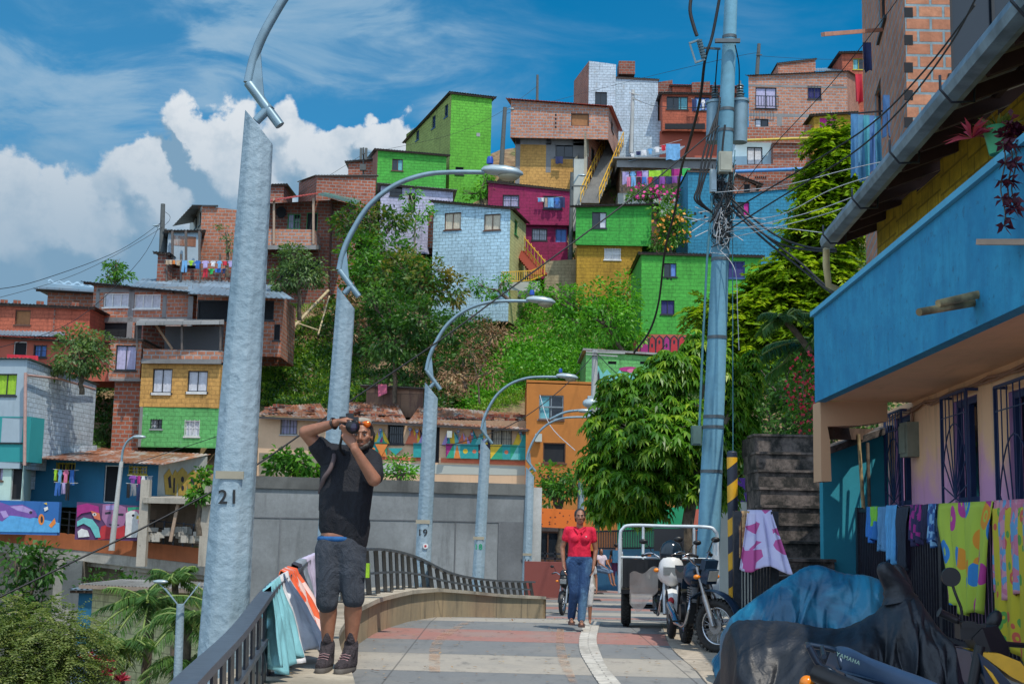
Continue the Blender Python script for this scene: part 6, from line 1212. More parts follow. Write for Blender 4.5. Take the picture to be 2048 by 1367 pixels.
def fenceline(name, label, A, B, z0a, z0b, h, n, post=()):
 r = thing(name, label, 'fence', (A[0], A[1], z0a)); A0, B0 = Vector((A[0], A[1], z0a)), Vector((B[0], B[1], z0b)); up = Vector((0, 0, h)); m = MB()
 for s_ in (0.05, 1.0): m.beam(A0 + up * s_, B0 + up * s_, .045, .045)
 m.build('fence_rail', M_RAIL, r); m = MB()
 for k in range(n + 1): p = A0.lerp(B0, k / n); m.beam(p + up * .05, p + up, .022, .022, up=(1, 0, 0))
 m.build('fence_bars', M_RAIL, r)
 for t in post: p = A0.lerp(B0, t); m = MB(); m.beam(p - Vector((0, 0, .02)), p + up * 1.03, .09, .09, up=(1, 0, 0)); m.box(p + Vector((0, 0, .01)), (.26, .26, .02)); m.build('fence_post', M_RAIL, r)
 return A0 + up, B0 + up
FA, FBB = fenceline('fence', 'black vertical bar fence along the pink house, hung with colourful clothes', (4.9, 18.3), (4.02, 5.0), .3, .25, 1.42, 120, (0, .33, .62, .9))
fenceline('fence', 'short black bar fence before the dark stairs with a floral towel on it', (2.72, 15.6), (3.12, 15.4), .05, .05, 1.55, 12, (0, 1))
r = thing('concrete_stairs', 'black mossy concrete staircase climbing beside the turquoise wall', 'stairs', tuple(at(1600, 1160, 17.5)))
def st(T):
 n = T.noise(T.geo, 3.2, 8, .75); f = T.noise(T.geo, 20, 5, .7); c = T.mix(T.rng(n, .40, .66), (0.018, 0.018, 0.016), (0.16, 0.13, 0.115)); c = T.mix(T.rng(n, .62, .75), c, (0.22, 0.19, 0.17)); T.put(T.b.inputs['Base Color'], c); T.b.inputs['Roughness'].default_value = .95; bump(T, f, .6, .015)
SM = mk('mossy_black_concrete', st); m = MB()
for k in range(10):
 d = 22.0 - k * .5; yt = 868 + k * 35.5; p0, p1 = at(1509 + k * 4, yt, d), at(1645 + k * 3.4, yt, d); q0, q1 = at(1509 + k * 4, yt + 41, d), at(1645 + k * 3.4, yt + 41, d)
 zb = q0.z if k < 3 else q0.z - .5; ov = .035
 m.hexa([Vector((p0.x, d, zb)), Vector((p1.x, d, zb)), Vector((p1.x, d + 1.2, zb)), Vector((p0.x, d + 1.2, zb)), Vector((p0.x, d, p0.z - .03)), Vector((p1.x, d, p0.z - .03)), Vector((p1.x, d + 1.2, p0.z - .03)), Vector((p0.x, d + 1.2, p0.z - .03))])
 m.hexa([Vector((p0.x - .02, d - ov, p0.z - .029)), Vector((p1.x + .02, d - ov, p0.z - .029)), Vector((p1.x + .02, d + .6, p0.z - .029)), Vector((p0.x - .02, d + .6, p0.z - .029)), Vector((p0.x - .02, d - ov, p0.z + .01)), Vector((p1.x + .02, d - ov, p0.z + .01)), Vector((p1.x + .02, d + .6, p0.z + .01)), Vector((p0.x - .02, d + .6, p0.z + .01))])
m.build('steps', SM, r)
a, b = at(1640, 880, 21.6), at(1640, 1150, 17.2)
r = thing('turquoise_wall', 'smooth turquoise wall with sloping top between the black stairs and the pink house', 'wall', (4.5, 19, 0)); m = MB(); q = [at(1645, 908, 18.6), at(1775, 862, 18.9)]
m.hexa([Vector((q[0].x, 18.6, 0)), Vector((q[1].x, 18.9, 0)), Vector((q[1].x, 19.1, 0)), Vector((q[0].x, 18.8, 0)), q[0], q[1], q[1] + Vector((0, .2, 0)), q[0] + Vector((0, .2, 0))]); m.build('wall_face', plaster('turquoise', (0.02, 0.27, 0.36), .35), r)
m = MB(); m.beam(q[0] + Vector((0, 0, .04)), q[1] + Vector((0, 0, .04)), .35, .09); m.build('wall_cap', SM, r)
for (x0, y0, x1, y1, lb) in ((1717, 868, 1727, 1018, 'thin pale bamboo stick leaning on the turquoise wall'), (1735, 885, 1739, 1015, 'dark stick standing before the turquoise wall')):
 m = MB(); m.cyl(at(x0, y0, 18.4), at(x1, y1, 18.3), .025); simple('stick', lb, 'stick', m, M_BAM if 'pale' in lb else M_BARK, at(x1, y1, 18.3))
r = thing('dark_wall', 'low wall with purple and coral paint glimpsed between the striped pole and the stairs', 'wall', tuple(at(1500, 1000, 27))); volume(r, (1470, 955, 27), (1540, 955, 27), 1010, depth=.5, mf=plaster('purple_paint', (0.10, 0.03, 0.26)), roof=None, drop=.1); volume(r, (1440, 1003, 26.5), (1540, 1003, 26.5), 1200, depth=.5, mf=PWH, roof=None, drop=.3, wallname='lower_wall')
# ---------------------------------------------------------------- light poles
def galv(T):
 n = T.noise(T.geo, 13, 4, .6); n2 = T.noise(T.geo, 1.2, 5, .65); v = T.new('ShaderNodeTexVoronoi'); T.l.new(T.geo, v.inputs['Vector']); v.inputs['Scale'].default_value = 16
 c = T.mix(T.rng(n2, .35, .65), (0.20, 0.285, 0.34), (0.27, 0.355, 0.41)); c = T.mix(T.rng(T.noise(T.geo, 9, 6, .75), .60, .72), c, (0.13, 0.19, 0.24)); T.put(T.b.inputs['Base Color'], c); T.b.inputs['Roughness'].default_value = .62; bump(T, T.math('ADD', n, T.math('MULTIPLY', v.outputs[0], .3)), .6, .025)
M_POLE = mk('textured_concrete_pole', galv); M_ARM = plain('arm_grey_steel', (0.20, 0.29, 0.34), .4, .5, .15, 6)
M_LAMP = plain('lamp_housing_grey', (0.36, 0.44, 0.47), .35, .3, .1, 5); M_PAINT = plain('stencil_black', (0.015, 0.017, 0.02), .8); M_LENS = plain('lamp_lens', (0.30, 0.27, 0.18), .15, 0, .1)
def text(root, name, s, p, size, mat, nrm=(0, -1, 0), rot=0.0, ext=.003, sx=1.0):
 cu = bpy.data.curves.new(name, 'FONT'); cu.body = s; cu.size = size; cu.extrude = ext; cu.align_x = 'CENTER'; cu.align_y = 'CENTER'; cu.materials.append(mat); cu.space_character = 1.15; cu.offset = size * .012
 o = bpy.data.objects.new(name, cu); COL.objects.link(o); n = Vector(nrm).normalized(); x = Vector((0, 0, 1)).cross(n).normalized(); y = n.cross(x); M = Matrix((x, y, n)).transposed() @ Matrix.Rotation(rot, 3, 'Z'); o.parent = root
 o.matrix_local = Matrix.Translation(Vector(p) - Vector(ORG.get(root.name, (0, 0, 0)))) @ M.to_4x4() @ Matrix.Scale(sx, 4, (1, 0, 0)); me = bpy.data.meshes.new_from_object(o.evaluated_get(bpy.context.evaluated_depsgraph_get())); o2 = bpy.data.objects.new(name, me); COL.objects.link(o2); o2.parent = root; o2.matrix_local = o.matrix_local; bpy.data.objects.remove(o); o2.name = name; return o2
def light_pole(label, d, bot, topc, r0, r1, num=None, npx=None, arm=True, zbot=None):
 P0, P1 = at(bot[0], bot[1], d), at(topc[0], topc[1], d); root = thing('light_pole', label, 'light pole', tuple(P0), 'light poles following the railing'); ax = (P1 - P0).normalized()
 xx = Vector((1, 0, 0)); xx = (xx - ax * xx.dot(ax)).normalized(); yy = ax.cross(xx); n = 8; m = MB(); V = []; rings = 12; L_ = (P1 - P0).length
 for i in range(rings + 1):
  t = i / rings; r_ = r0 + (r1 - r0) * t
  for k in range(n * 3):
   a = 2 * math.pi * (k // 3) / n + math.pi / 8 + (k % 3 - 1) * .13; rr = r_ * (1 if k % 3 == 1 else .985); p = P0.lerp(P1, t) + (xx * math.cos(a) + yy * math.sin(a)) * rr
   if i == rings: p = p - ax * (p - P1).dot(xx) * 1.15
   V.append(p)
 N = n * 3; m.idx(V, [(i * N + k, i * N + (k + 1) % N, (i + 1) * N + (k + 1) % N, (i + 1) * N + k) for i in range(rings) for k in range(N)], 0, False); m.idx(V[-N:], [list(range(N))]); fo = m.build('pole_shaft', M_POLE, root)
 s = 15 / 2600.; top = P1 - ax * 0
 def q(dx, dy, dz=0): return P1 + Vector((dx * s, dz, -dy * s))      # template in metres, from the second pole (centre of top at 692,595)
 if arm:
  m = MB(); m.tube([q(-16, -57), q(26, -3)], .035, 12); m.tube([q(-4, -8), q(14, -28)], .034, 8); m.build('arm_base_bar', M_ARM, root)
  m = MB(); m.prism([q(-17, -58, -.02), q(-2, -95, -.02), q(2, -60, -.02), q(5, -38, -.02)], (0, .02, 0)); m.build('gusset_plate', M_ARM, root)
  pts = smoothp([q(-16, -57), q(-9, -95), q(8, -138), q(40, -192), q(90, -235), (q(150, -259)), q(210, -266), q(275, -267)], 5); m = MB(); m.tube(pts, [.036 - .008 * i / len(pts) for i in range(len(pts))], 12); m.build('curved_arm', M_ARM, root)
  h = MB(); V = []; F = []; prof = [(0, .02), (.03, .055), (.12, .085), (.28, .095), (.42, .075), (.49, .03), (.50, .005)]; nn = 12; c0 = q(268, -268)
  for (x_, rr) in prof:
   for k in range(nn): a = 2 * math.pi * k / nn; V.append(c0 + Vector((x_, math.cos(a) * rr * 1.25, math.sin(a) * rr * (.9 if math.sin(a) > 0 else .45) + .02 - x_ * .08)))
  h.idx(V, [(i * nn + k, i * nn + (k + 1) % nn, (i + 1) * nn + (k + 1) % nn, (i + 1) * nn + k) for i in range(len(prof) - 1) for k in range(nn)], 0, True); hd = h.build('lamp_head', M_LAMP, root)
  h = MB(); h.ell(c0 + Vector((.33, 0, -.045)), (.13, .085, .062)); h.build('lamp_lens', M_LENS, hd); h = MB(); c = c0 + Vector((.10, 0, .10)); h.tube([c, c + Vector((0, 0, .05)), c + Vector((0, 0, .085))], [.04, .04, .03], 12); h.build('photocell', plain('photocell_blue', (0.01, 0.06, 0.35), .4), hd)
 if num:
  p = at(npx[0], npx[1], d); t = (p - P0).dot(ax) / L_; rr = r0 + (r1 - r0) * t; size = npx[2] * d / FPX; c = P0.lerp(P1, t); p = Vector((p.x, c.y - rr * 1.0, p.z))
  text(root, 'number_marking', num, p, size, M_PAINT if num != '18' else plain('stencil_green', (0.0, 0.28, 0.12), .8), (0, -1, 0), ROLL * 1.5)
  m = MB(); m.box((p.x, p.y + .006, p.z + size * 1.15), (size * 1.45, .012, size * .4)); m.build('number_plate', plain('plate_brass', (0.30, 0.27, 0.20), .6), root)
 return root, P0, P1
light_pole('nearest and tallest grey light pole, numbered 21, with its lamp arm cut by the frame', 9, (437, 1420), (518, 255), .172, .107, '21', (466, 995, 38))
_r, _a, _b = light_pole('second grey light pole, directly behind the photographer, with a long curved lamp arm', 15, (636, 1400), (692, 595), .155, .112)
_r, _a, _b = light_pole('grey light pole numbered 19 standing right of the photographer', 21.6, (836, 1330), (863, 780), .145, .118, '19', (846, 1065, 19)); m = MB(); c = at(852, 1091, 21.6); m.cyl((c.x, 21.6 - .137, c.z), (c.x, 21.6 - .15, c.z), .045, n=16); m.build('round_sticker', PAINTS['white'], _r); m = MB(); m.cyl((c.x, 21.6 - .149, c.z), (c.x, 21.6 - .152, c.z), .02, n=10); m.build('sticker_mark', PAINTS['red'], _r)
light_pole('grey light pole with green number 18 in front of the concrete wall', 29, (946, 1340), (971, 888), .150, .118, '18', (957, 1093, 15))
light_pole('slim grey light pole numbered 16 at the right end of the concrete wall', 36, (1049, 1290), (1060, 943), .150, .120, '16', (1054, 1122, 12))
light_pole('distant light pole just visible left of the walking woman above the wall', 60, (1014, 1090), (1021, 962), .17, .13); light_pole('distant light pole partly hidden behind the walking woman, under the tree', 44, (1158, 1240), (1162, 965), .14, .11, arm=False)
def post(name, label, a, b, d, r0, r1, mat, cat='utility pole', arms=(), lamp=None, group=None):
 A, B = at(*a, d), at(*b, d); root = thing(name, label, cat, tuple(A), group); m = MB(); m.tube([A, B], [r0, r1], 12); m.build('pole_shaft', mat, root)
 for (x0, y0, x1, y1, w_) in arms: m = MB(); m.beam(at(x0, y0, d - .15), at(x1, y1, d - .15), w_, w_); m.build('crossarm', mat, root)
 if lamp: pts, rr, hs = lamp; m = MB(); P = smoothp([at(*p, d) for p in pts], 4); m.tube(P, rr, 8); ar = m.build('lamp_arm', M_ARM, root); m = MB(); m.ell(P[-1] + Vector((hs * .6, 0, -.02)), (hs, hs * .45, hs * .28)); m.build('lamp_head', M_LAMP, root)
 return root
CP = concrete('pole_concrete', (0.40, 0.41, 0.40), .6, 1.2, False); WP = plain('weathered_pole', (0.09, 0.10, 0.10), .9)
post('street_lamp', 'slim pale street lamp with curved arm standing on the elevated walkway', (223, 1100), (243, 922), 52, .12, .08, CP, 'street lamp', (), ([(243, 925), (246, 900), (255, 882), (270, 872)], .05, .28))
post('concrete_post', 'speckled grey concrete post with two stay arms among the palms at lower left', (353, 1420), (361, 1207), 24, .085, .072, M_POLE, 'street lamp', ((361, 1215, 330, 1175, .02), (361, 1215, 400, 1165, .02)), ([(361, 1215), (330, 1178), (312, 1160)], .012, .14))
post('utility_pole', 'short concrete utility pole with crossbars beside the orange building', (1187, 860), (1190, 700), 50, .13, .11, CP, 'utility pole', ((1172, 703, 1250, 706, .05), (1172, 708, 1235, 712, .04)), ([(1100, 838), (1130, 824), (1160, 820)], .05, .3))
m = MB(); c = at(1183, 806, 49.5); m.ell(c, (.35, .2, .2)); m.box(c + Vector((0, 0, .2)), (.3, .2, .15)); m.build('transformer_can', M_LAMP, bpy.data.objects['utility_pole'])
post('utility_pole', 'weathered wooden utility pole with lamp on the left ridge', (323, 508), (326, 408), 74, .16, .13, WP, lamp=([(322, 460), (312, 452), (308, 450)], .03, .2), arms=((326, 462, 345, 460, .08),))
post('utility_pole', 'second shorter wooden pole beside the ridge utility pole', (331, 508), (330, 458), 74.5, .13, .12, WP)
post('utility_pole', 'wooden utility pole with small lamp between the green tower and the brick house', (1003, 330), (1010, 215), 84, .16, .13, WP, lamp=([(1011, 222), (1018, 217), (1020, 217)], .03, .2))
post('utility_pole', 'thin dark pole on the skyline above the brick and orange house', (1074, 220), (1075, 150), 88, .10, .08, WP)
post('utility_pole', 'pale pole rising in front of the whitewashed block house', (1262, 305), (1266, 180), 86, .15, .12, CP, arms=((1258, 185, 1278, 190, .06), (1266, 197, 1284, 205, .05)))
post('utility_pole', 'skyline pole with insulators right of the big utility pole', (1514, 150), (1518, 88), 90, .15, .12, WP, arms=((1512, 110, 1524, 110, .06),))
post('utility_pole', 'dark pole with white lamp beside the magenta house', (1141, 520), (1144, 345), 78, .14, .11, WP, lamp=([(1144, 372), (1156, 352), (1160, 350)], .04, .25), arms=((1144, 372, 1170, 372, .08),))
r = post('antenna_mast', 'small cluster of antennas on the brick roof room left of the low green house', (727, 350), (727, 295), 84, .07, .05, WP, 'antenna', ((720, 310, 734, 306, .06),)); m = MB()
for dx in (-5, 5): m.box(at(727 + dx, 308, 83.8), (.16, .16, .8))
m.box(at(726, 335, 83.8), (.4, .3, .4)); m.build('antenna_panel', WP, r)
UP = concrete('blue_grey_pole', (0.13, 0.30, 0.40), .6, .9, False); r = thing('utility_pole', 'huge blue grey utility pole with transformers and tangled cables before the broadleaf tree', 'utility pole', (2.98, 20, 0))
A, B = at(1410, 1260, 20), at(1467, -120, 20); m = MB(); m.tube([A.lerp(B, k / 10) for k in range(11)], [.185 + (.095 - .185) * k / 10 for k in range(11)], 20); m.build('pole_shaft', UP, r)
def UPc(py, A=A, B=B): t = (py - 1260) / (-120 - 1260); return A.lerp(B, t), .185 + (.095 - .185) * t
BK = plain('cable_black', (0.008, 0.009, 0.011), .6); M_CLAMP = plain('clamp_steel', (0.10, 0.12, 0.13), .5, .5)
for py in (88, 240, 283, 395, 420, 500, 545, 700, 855, 875, 960): c, rr = UPc(py); m = MB(); m.cyl(c - Vector((0, 0, .025)), c + Vector((0, 0, .025)), rr + .008, n=20); m.build('clamp_band', M_CLAMP, r)
m = MB(); m.beam(at(1430, 82, 19.8), at(1480, 82, 19.8), .06, .06); m.build('crossarm', M_CLAMP, r)
for (px, dd, y0, y1) in ((1428, 20.25, 208, 285), (1478, 20.2, 205, 285)):
 c0, c1 = at(px, y1, dd), at(px + 2, y0, dd); m = MB(); m.cyl(c0, c1, .13, n=18); m.cyl(c1, c1 + Vector((0, 0, .04)), .15, n=18); t_ = m.build('transformer', plain('transformer_blue_grey', (0.17, 0.27, 0.33), .5, .2), r); m = MB()
 for k in range(6): m.cyl(c1 + Vector((0, 0, .05 + k * .045)), c1 + Vector((0, 0, .07 + k * .045)), .075 - .004 * k, .05, n=14)
 m.cyl(c1, c1 + Vector((0, 0, .36)), .02); m.build('insulator', plain('insulator_glaze', (0.12, 0.18, 0.21), .3), t_)
def cutout(px, py): 
 m = MB(); a = at(px + 20, py + 5, 19.7); b = at(px + 30, py + 42, 19.7); d = (b - a); m.cyl(a, b, .02)
 for k in range(7): p = a + d * (k + .5) / 7; m.tube([p - d * .04, p + d * .04], [.05, .04], 12)
 m.beam(at(px, py + 12, 19.7), at(px + 20, py + 5, 19.7), .03, .03); m.beam(at(px + 2, py + 14, 19.7), at(px + 14, py + 52, 19.7), .025, .025); m.beam(at(px + 14, py + 50, 19.7), at(px + 32, py + 44, 19.7), .03, .03); m.build('fuse_cutout', plain('insulator_glaze', 0), r)
cutout(1378, 75); m = MB(); m.beam(at(1408, 96, 19.7), at(1440, 98, 19.9), .03, .03); m.build('fuse_bracket', M_CLAMP, r)
def gbox(px0, py0, px1, py1, d, t, mat, name): m = MB(); a, b = at(px0, py0, d), at(px1, py1, d); c = (a + b) / 2; m.box(c, (abs(b.x - a.x), t, abs(a.z - b.z))); m.box(c + Vector((0, -t / 2 - .006, 0)), (abs(b.x - a.x) * .8, .012, abs(a.z - b.z) * .85)); return m.build(name, mat, r)
gbox(1437, 305, 1463, 346, 19.72, .16, plain('meter_housing_tan', (0.30, 0.30, 0.24), .3), 'meter_housing'); gbox(1383, 851, 1402, 890, 19.8, .14, plain('junction_box_green', (0.07, 0.13, 0.12), .5), 'junction_box'); gbox(1420, 340, 1432, 385, 19.9, .12, M_LAMP, 'junction_box')
m = MB(); m.tube([at(1398, 868, 19.83), at(1405, 700, 19.84), at(1414, 520, 19.85), at(1424, 400, 19.85)], .018, 8); m.tube([at(1466, 985, 19.9), at(1465, 380, 19.85), at(1470, 300, 19.85)], .008, 6); m.build('conduit', plain('conduit_teal', (0.05, 0.16, 0.20), .5), r)
r = thing('striped_bollard_pole', 'black and yellow striped metal pole between the big utility pole and the stairs', 'pole', tuple(gz(1467, 1200, 0.0))); d = 17.2; A, B = at(1468, 1215, d), at(1464, 905, d); m = MB(); m.tube([A, B], .068, 20); m.ell(B, (.068, .068, .03)); m.build('pole_shaft', plain('striped_dark', (0.015, 0.022, 0.04), .5), r)
for k in range(5):
 t0 = (k * 66 + 12) / 300.; V = []; N = 20; m = MB()
 for j in (0, 1):
  for i in range(N): a = 2 * math.pi * i / N; z = t0 + (.11 if j else 0) + .028 * math.cos(a); p = A.lerp(B, min(z, .97)); V.append(p + Vector((math.cos(a), math.sin(a), 0)) * .070)
 m.idx(V, [(i, (i + 1) % N, N + (i + 1) % N, N + i) for i in range(N)], 0, True); m.build('yellow_stripe', plain('stripe_yellow', (0.62, 0.33, 0.01), .5), r)
# ---------------------------------------------------------------- cables
def cable(label, pts, rad, mat=None, n=6):
 P = smoothp([at(*p) for p in pts], n); m = MB(); m.tube(P, rad, 6); return m.build('cable', mat or BK, None, tuple(P[0]), label=label, cat='cable', group='overhead cables')
M_CW = plain('cable_pale', (0.42, 0.44, 0.46), .6)
cable('thick black cable running diagonally from the big utility pole to the lower left corner', [(1438, 252, 19.7), (1300, 368, 19.5), (1150, 482, 19), (1000, 592, 18.7), (880, 680, 18.4), (750, 768, 18.2), (640, 842, 18), (480, 950, 17.6), (300, 1048, 17), (120, 1135, 16.3), (-60, 1222, 15.5)], .013)
cable('twisted black cable hanging from the top edge past the terrace laundry', [(1442, -20, 19.6), (1425, 70, 19.7), (1410, 120, 19.8), (1400, 200, 20.5), (1380, 280, 22), (1362, 340, 24), (1350, 420, 26), (1330, 500, 28), (1318, 600, 30), (1300, 660, 31), (1268, 705, 32)], .026)
cable('short thick cable dropping from the top edge to the fuse cutout', [(1385, -20, 19.7), (1380, 20, 19.7), (1388, 55, 19.7), (1394, 72, 19.7)], .03)
for k, pts in enumerate(([(1464, 398, 19.8), (1510, 440, 19.5), (1560, 475, 19), (1620, 495, 18), (1672, 498, 17.2)], [(1464, 404, 19.8), (1505, 450, 19.4), (1560, 487, 19), (1620, 500, 18), (1672, 503, 17.2)], [(1464, 410, 19.8), (1530, 470, 19.3), (1600, 525, 18.6), (1650, 570, 18), (1690, 594, 17.4)], [(1460, 415, 19.8), (1530, 480, 19.3), (1600, 535, 18.6), (1655, 580, 18), (1690, 600, 17.4)])):
 cable(['upper thick black cable from the utility pole to the gutter end', 'lower thick black cable from the utility pole to the gutter end', 'thick black cable sagging to the blue balcony corner, upper strand', 'thick black cable sagging to the blue balcony corner, lower strand'][k], pts, .017)
for k, pts in enumerate(([(1440, 470, 19.6), (1560, 395, 18.5), (1700, 310, 16.5), (1800, 220, 14.5), (1900, 90, 12.5), (1960, -20, 11.5)], [(1450, 430, 19.6), (1600, 340, 18), (1740, 250, 16), (1850, 140, 13.5), (1950, 10, 11.8)], [(1460, 405, 19.8), (1540, 300, 18.5), (1660, 170, 17), (1780, 20, 15.5), (1810, -30, 15)])):
 cable(['lower of the long black cables rising from the pole to the top right corner', 'upper of the long black cables rising from the pole to the top right corner', 'thin black cable climbing steeply from the pole past the brick hill houses'][k], pts, .011 if k < 2 else .006)
for k, pts in enumerate(([(1430, 385, 19.8), (1560, 372, 18.6), (1690, 340, 17.5), (1790, 318, 16.8)], [(1450, 465, 19.7), (1600, 430, 18.3), (1690, 400, 17.4), (1760, 370, 16.9)], [(1450, 478, 19.7), (1570, 450, 18.6), (1660, 425, 17.7), (1740, 395, 17)], [(1450, 455, 19.7), (1560, 456, 18.6), (1665, 468, 17.2)], [(1462, 440, 19.7), (1560, 430, 18.6), (1660, 380, 17.7), (1750, 350, 17)], [(1440, 500, 19.8), (1470, 540, 19.7), (1475, 620, 19.8), (1478, 700, 19.8)])):
 cable(['pale straight cable from the pole toward the hanging jeans', 'pale thin cable below the straight one, reaching the brick wall', 'pale thin cable lowest of the fan reaching the brick wall', 'pale cable running level to the gutter end', 'pale cable second from top in the fan toward the jeans', 'thin cable dropping beside the utility pole shaft'][k], pts, .006, M_CW)
for k, pts in enumerate(([(1265, 195, 86), (1300, 210, 70), (1360, 215, 40), (1425, 214, 20.3)], [(1075, 172, 88), (1000, 225, 86), (900, 270, 84), (727, 308, 84)], [(727, 308, 84), (660, 350, 82), (600, 385, 80)], [(1518, 105, 90), (1440, 120, 60), (1250, 165, 88), (1010, 228, 84)], [(1518, 112, 90), (1620, 118, 91), (1740, 120, 93)], [(326, 420, 74), (330, 450, 74), (160, 545, 70), (-20, 600, 66)], [(322, 445, 74), (240, 500, 60), (80, 560, 45), (-20, 580, 40)], [(323, 440, 74), (280, 520, 60), (150, 640, 50), (-20, 700, 45)], [(1187, 710, 50), (1120, 780, 45), (1020, 850, 44), (900, 890, 44)], [(1192, 705, 50), (1260, 760, 46), (1330, 690, 40)], [(243, 935, 52), (380, 890, 45), (440, 870, 40)], [(1080, 790, 52), (1100, 850, 50), (1150, 900, 46)])):
 cable(['black wire from the pale hill pole to the transformer', 'wire running from the skyline pole down to the antenna cluster', 'wire from the antenna cluster down to the brick skyline', 'skyline wire crossing the blue sky behind the utility pole', 'skyline wire running right to the yellow framed window house', 'highest of the thin wires from the ridge pole to the left edge', 'middle thin wire from the ridge pole to the left edge', 'lowest thin wire from the ridge pole to the left edge', 'wire from the short concrete pole down over the mural house roof', 'wire looping from the short concrete pole over the graffiti building', 'wire from the walkway lamp toward the numbered pole', 'white wire slanting across the front of the orange building'][k], pts, .012 if k not in (8, 9, 11) else .015, M_CW if k == 11 else BK)
random.seed(5)     # tangle on the pole
ur = [o for o in bpy.data.objects if o.name.startswith('utility_pole') and 'huge' in o.get('label', '')][0]; m = MB()
for k in range(26):
 py = random.uniform(380, 500); c, rr = UPc(py); pts = []
 for j in range(7): a = random.uniform(3.4, 6.0); c, rr = UPc(py + random.uniform(-40, 40)); pts.append(c + Vector((math.cos(a), math.sin(a), 0)) * (rr + random.uniform(.02, .09)))
 m.tube(smoothp(pts, 4), .007, 5)
for k in range(3):
 m.tube(smoothp([at(1440, 195 + k * 8, 19.85), at(1425 - k * 8, 300, 19.7), at(1405 - k * 4, 370, 19.7), at(1400 - k * 5, 400, 19.7), at(1425, 425, 19.8)], 5), .018, 6); m.tube(smoothp([at(1470, 90, 19.8), at(1478, 130, 19.9), at(1478, 180, 20.1)], 4), .01, 6); m.tube(smoothp([at(1436, 100, 19.8), at(1432, 150, 20), at(1430, 185, 20.2)], 4), .01, 6)
m.tube(smoothp([at(1450, 250, 19.7), at(1445, 310, 19.7), at(1460, 350, 19.7), at(1435, 420, 19.7), at(1420, 445, 19.75)], 5), .018, 6); m.build('cable_tangle', BK, ur); m = MB()
for k in range(9): a = random.uniform(0, 6.28); py = random.uniform(440, 480); c, rr = UPc(py); L_ = random.uniform(.3, .7); v = Vector((random.choice((-1, 1)) * random.uniform(.6, 1), -.4, random.uniform(-.8, .4))).normalized(); m.cyl(c + v * rr, c + v * (rr + L_), .007, n=5)
for k in range(10):
 pts = []; py = random.uniform(385, 520)
 for j in range(6): a = random.uniform(3.6, 5.8); c, rr = UPc(py + random.uniform(-30, 30)); pts.append(c + Vector((math.cos(a), math.sin(a), 0)) * (rr + random.uniform(.03, .1)))
 m.tube(smoothp(pts, 4), .005, 5)
m.build('loose_wire_ends', M_CW, ur)
# ---------------------------------------------------------------- far end of the street
r = thing('orange_canopy_shop', 'shop front under a perforated orange fascia panel behind the walking woman', 'shop', tuple(at(1115, 1140, 44)))
v = volume(r, (1040, 1018, 46), (1165, 1024, 46), 1150, mf=plaster('shop_dark', (0.06, 0.05, 0.05)), roof=None, depth=5, drop=1.5, wins=[(1075, 1062, 1158, 1118, dict(style='glass', frame='brown', mull=3))])
def pf2(T):
 v_ = T.new('ShaderNodeTexVoronoi'); T.l.new(T.ob, v_.inputs['Vector']); v_.inputs['Scale'].default_value = 7; T.put(T.b.inputs['Base Color'], T.mix(T.rng(v_.outputs[0], .18, .24), (0.14, 0.03, 0.01), (0.66, 0.15, 0.015))); T.b.inputs['Roughness'].default_value = .6
m = MB(); a, b = at(1060, 1014, 43), at(1172, 1020, 43); c, e = at(1060, 1052, 43), at(1172, 1058, 43); m.prism([a, b, e, c], (0, .15, 0)); m.build('fascia_panel', mk('perforated_orange', pf2), r)
m = MB()
for h in (1105, 1115, 1125): m.beam(at(1068, h, 41), at(1150, h + 3, 41), .05, .05)
for px in (1070, 1090, 1110, 1130, 1150): m.beam(at(px, 1140, 41), at(px, 1102, 41), .05, .05, up=(1, 0, 0))
m.build('shop_rail', M_RAIL, r); m = MB(); m.box(at(1095, 1158, 34), (1.2, .3, .9)); m.build('low_wall', plaster('brown_red', (0.20, 0.05, 0.04)), r)
r = thing('mural_wall', 'colourful painted wall with black railing along the far end of the street', 'wall', tuple(at(1240, 1150, 52))); v = volume(r, (1195, 1098, 53), (1420, 1096, 50), 1150, depth=.4, mf=plaster('mural_ground', (0.04, 0.16, 0.30)), roof=None, drop=1.5); sh = []
for k in range(26): x = 1198 + k * 7; y = 1112 + random.uniform(-8, 18); s_ = random.uniform(4, 8); sh.append((random.choice(['orange', 'yellow', 'coral', 'teal', 'aqua', 'magenta']), [(x, y), (x + s_, y - s_ * .5), (x + s_, y + s_), (x + 1, y + s_)]))
mural(r, v['front'], sh); m = MB(); m.beam(at(1190, 1062, 52.5), at(1425, 1056, 49.5), .07, .07); m.beam(at(1190, 1096, 52.5), at(1425, 1094, 49.5), .07, .07)
for k in range(70): t = k / 69; m.beam(at(1190 + 235 * t, 1097, 52.5 - 3 * t), at(1190 + 235 * t, 1060, 52.5 - 3 * t), .045, .045, up=(1, 0, 0))
m.build('railing_bars', M_RAIL, r)
r = thing('green_wall', 'bright green wall with coral end under the broadleaf tree at the street end', 'wall', tuple(at(1300, 1100, 55))); volume(r, (1235, 1030, 56), (1372, 1010, 54), 1100, depth=1, mf=plaster('green_flat', (0.02, 0.34, 0.14)), roof=None, drop=2); volume(r, (1372, 1018, 54), (1440, 1016, 54), 1100, depth=1, mf=PNKP, roof=None, drop=2, wallname='coral_wall')
r = thing('stone_bench', 'stepped concrete bench block where the woman in white sits', 'bench', tuple(street_point(1195, 1172))); p = street_point(1192, 1172); m = MB(); m.box(p + Vector((-.2, .3, .22)), (.7, .9, .44)); m.box(p + Vector((-.6, -.2, .1)), (.6, .8, .25)); m.build('bench_block', concrete('slab_grey', 0), r)
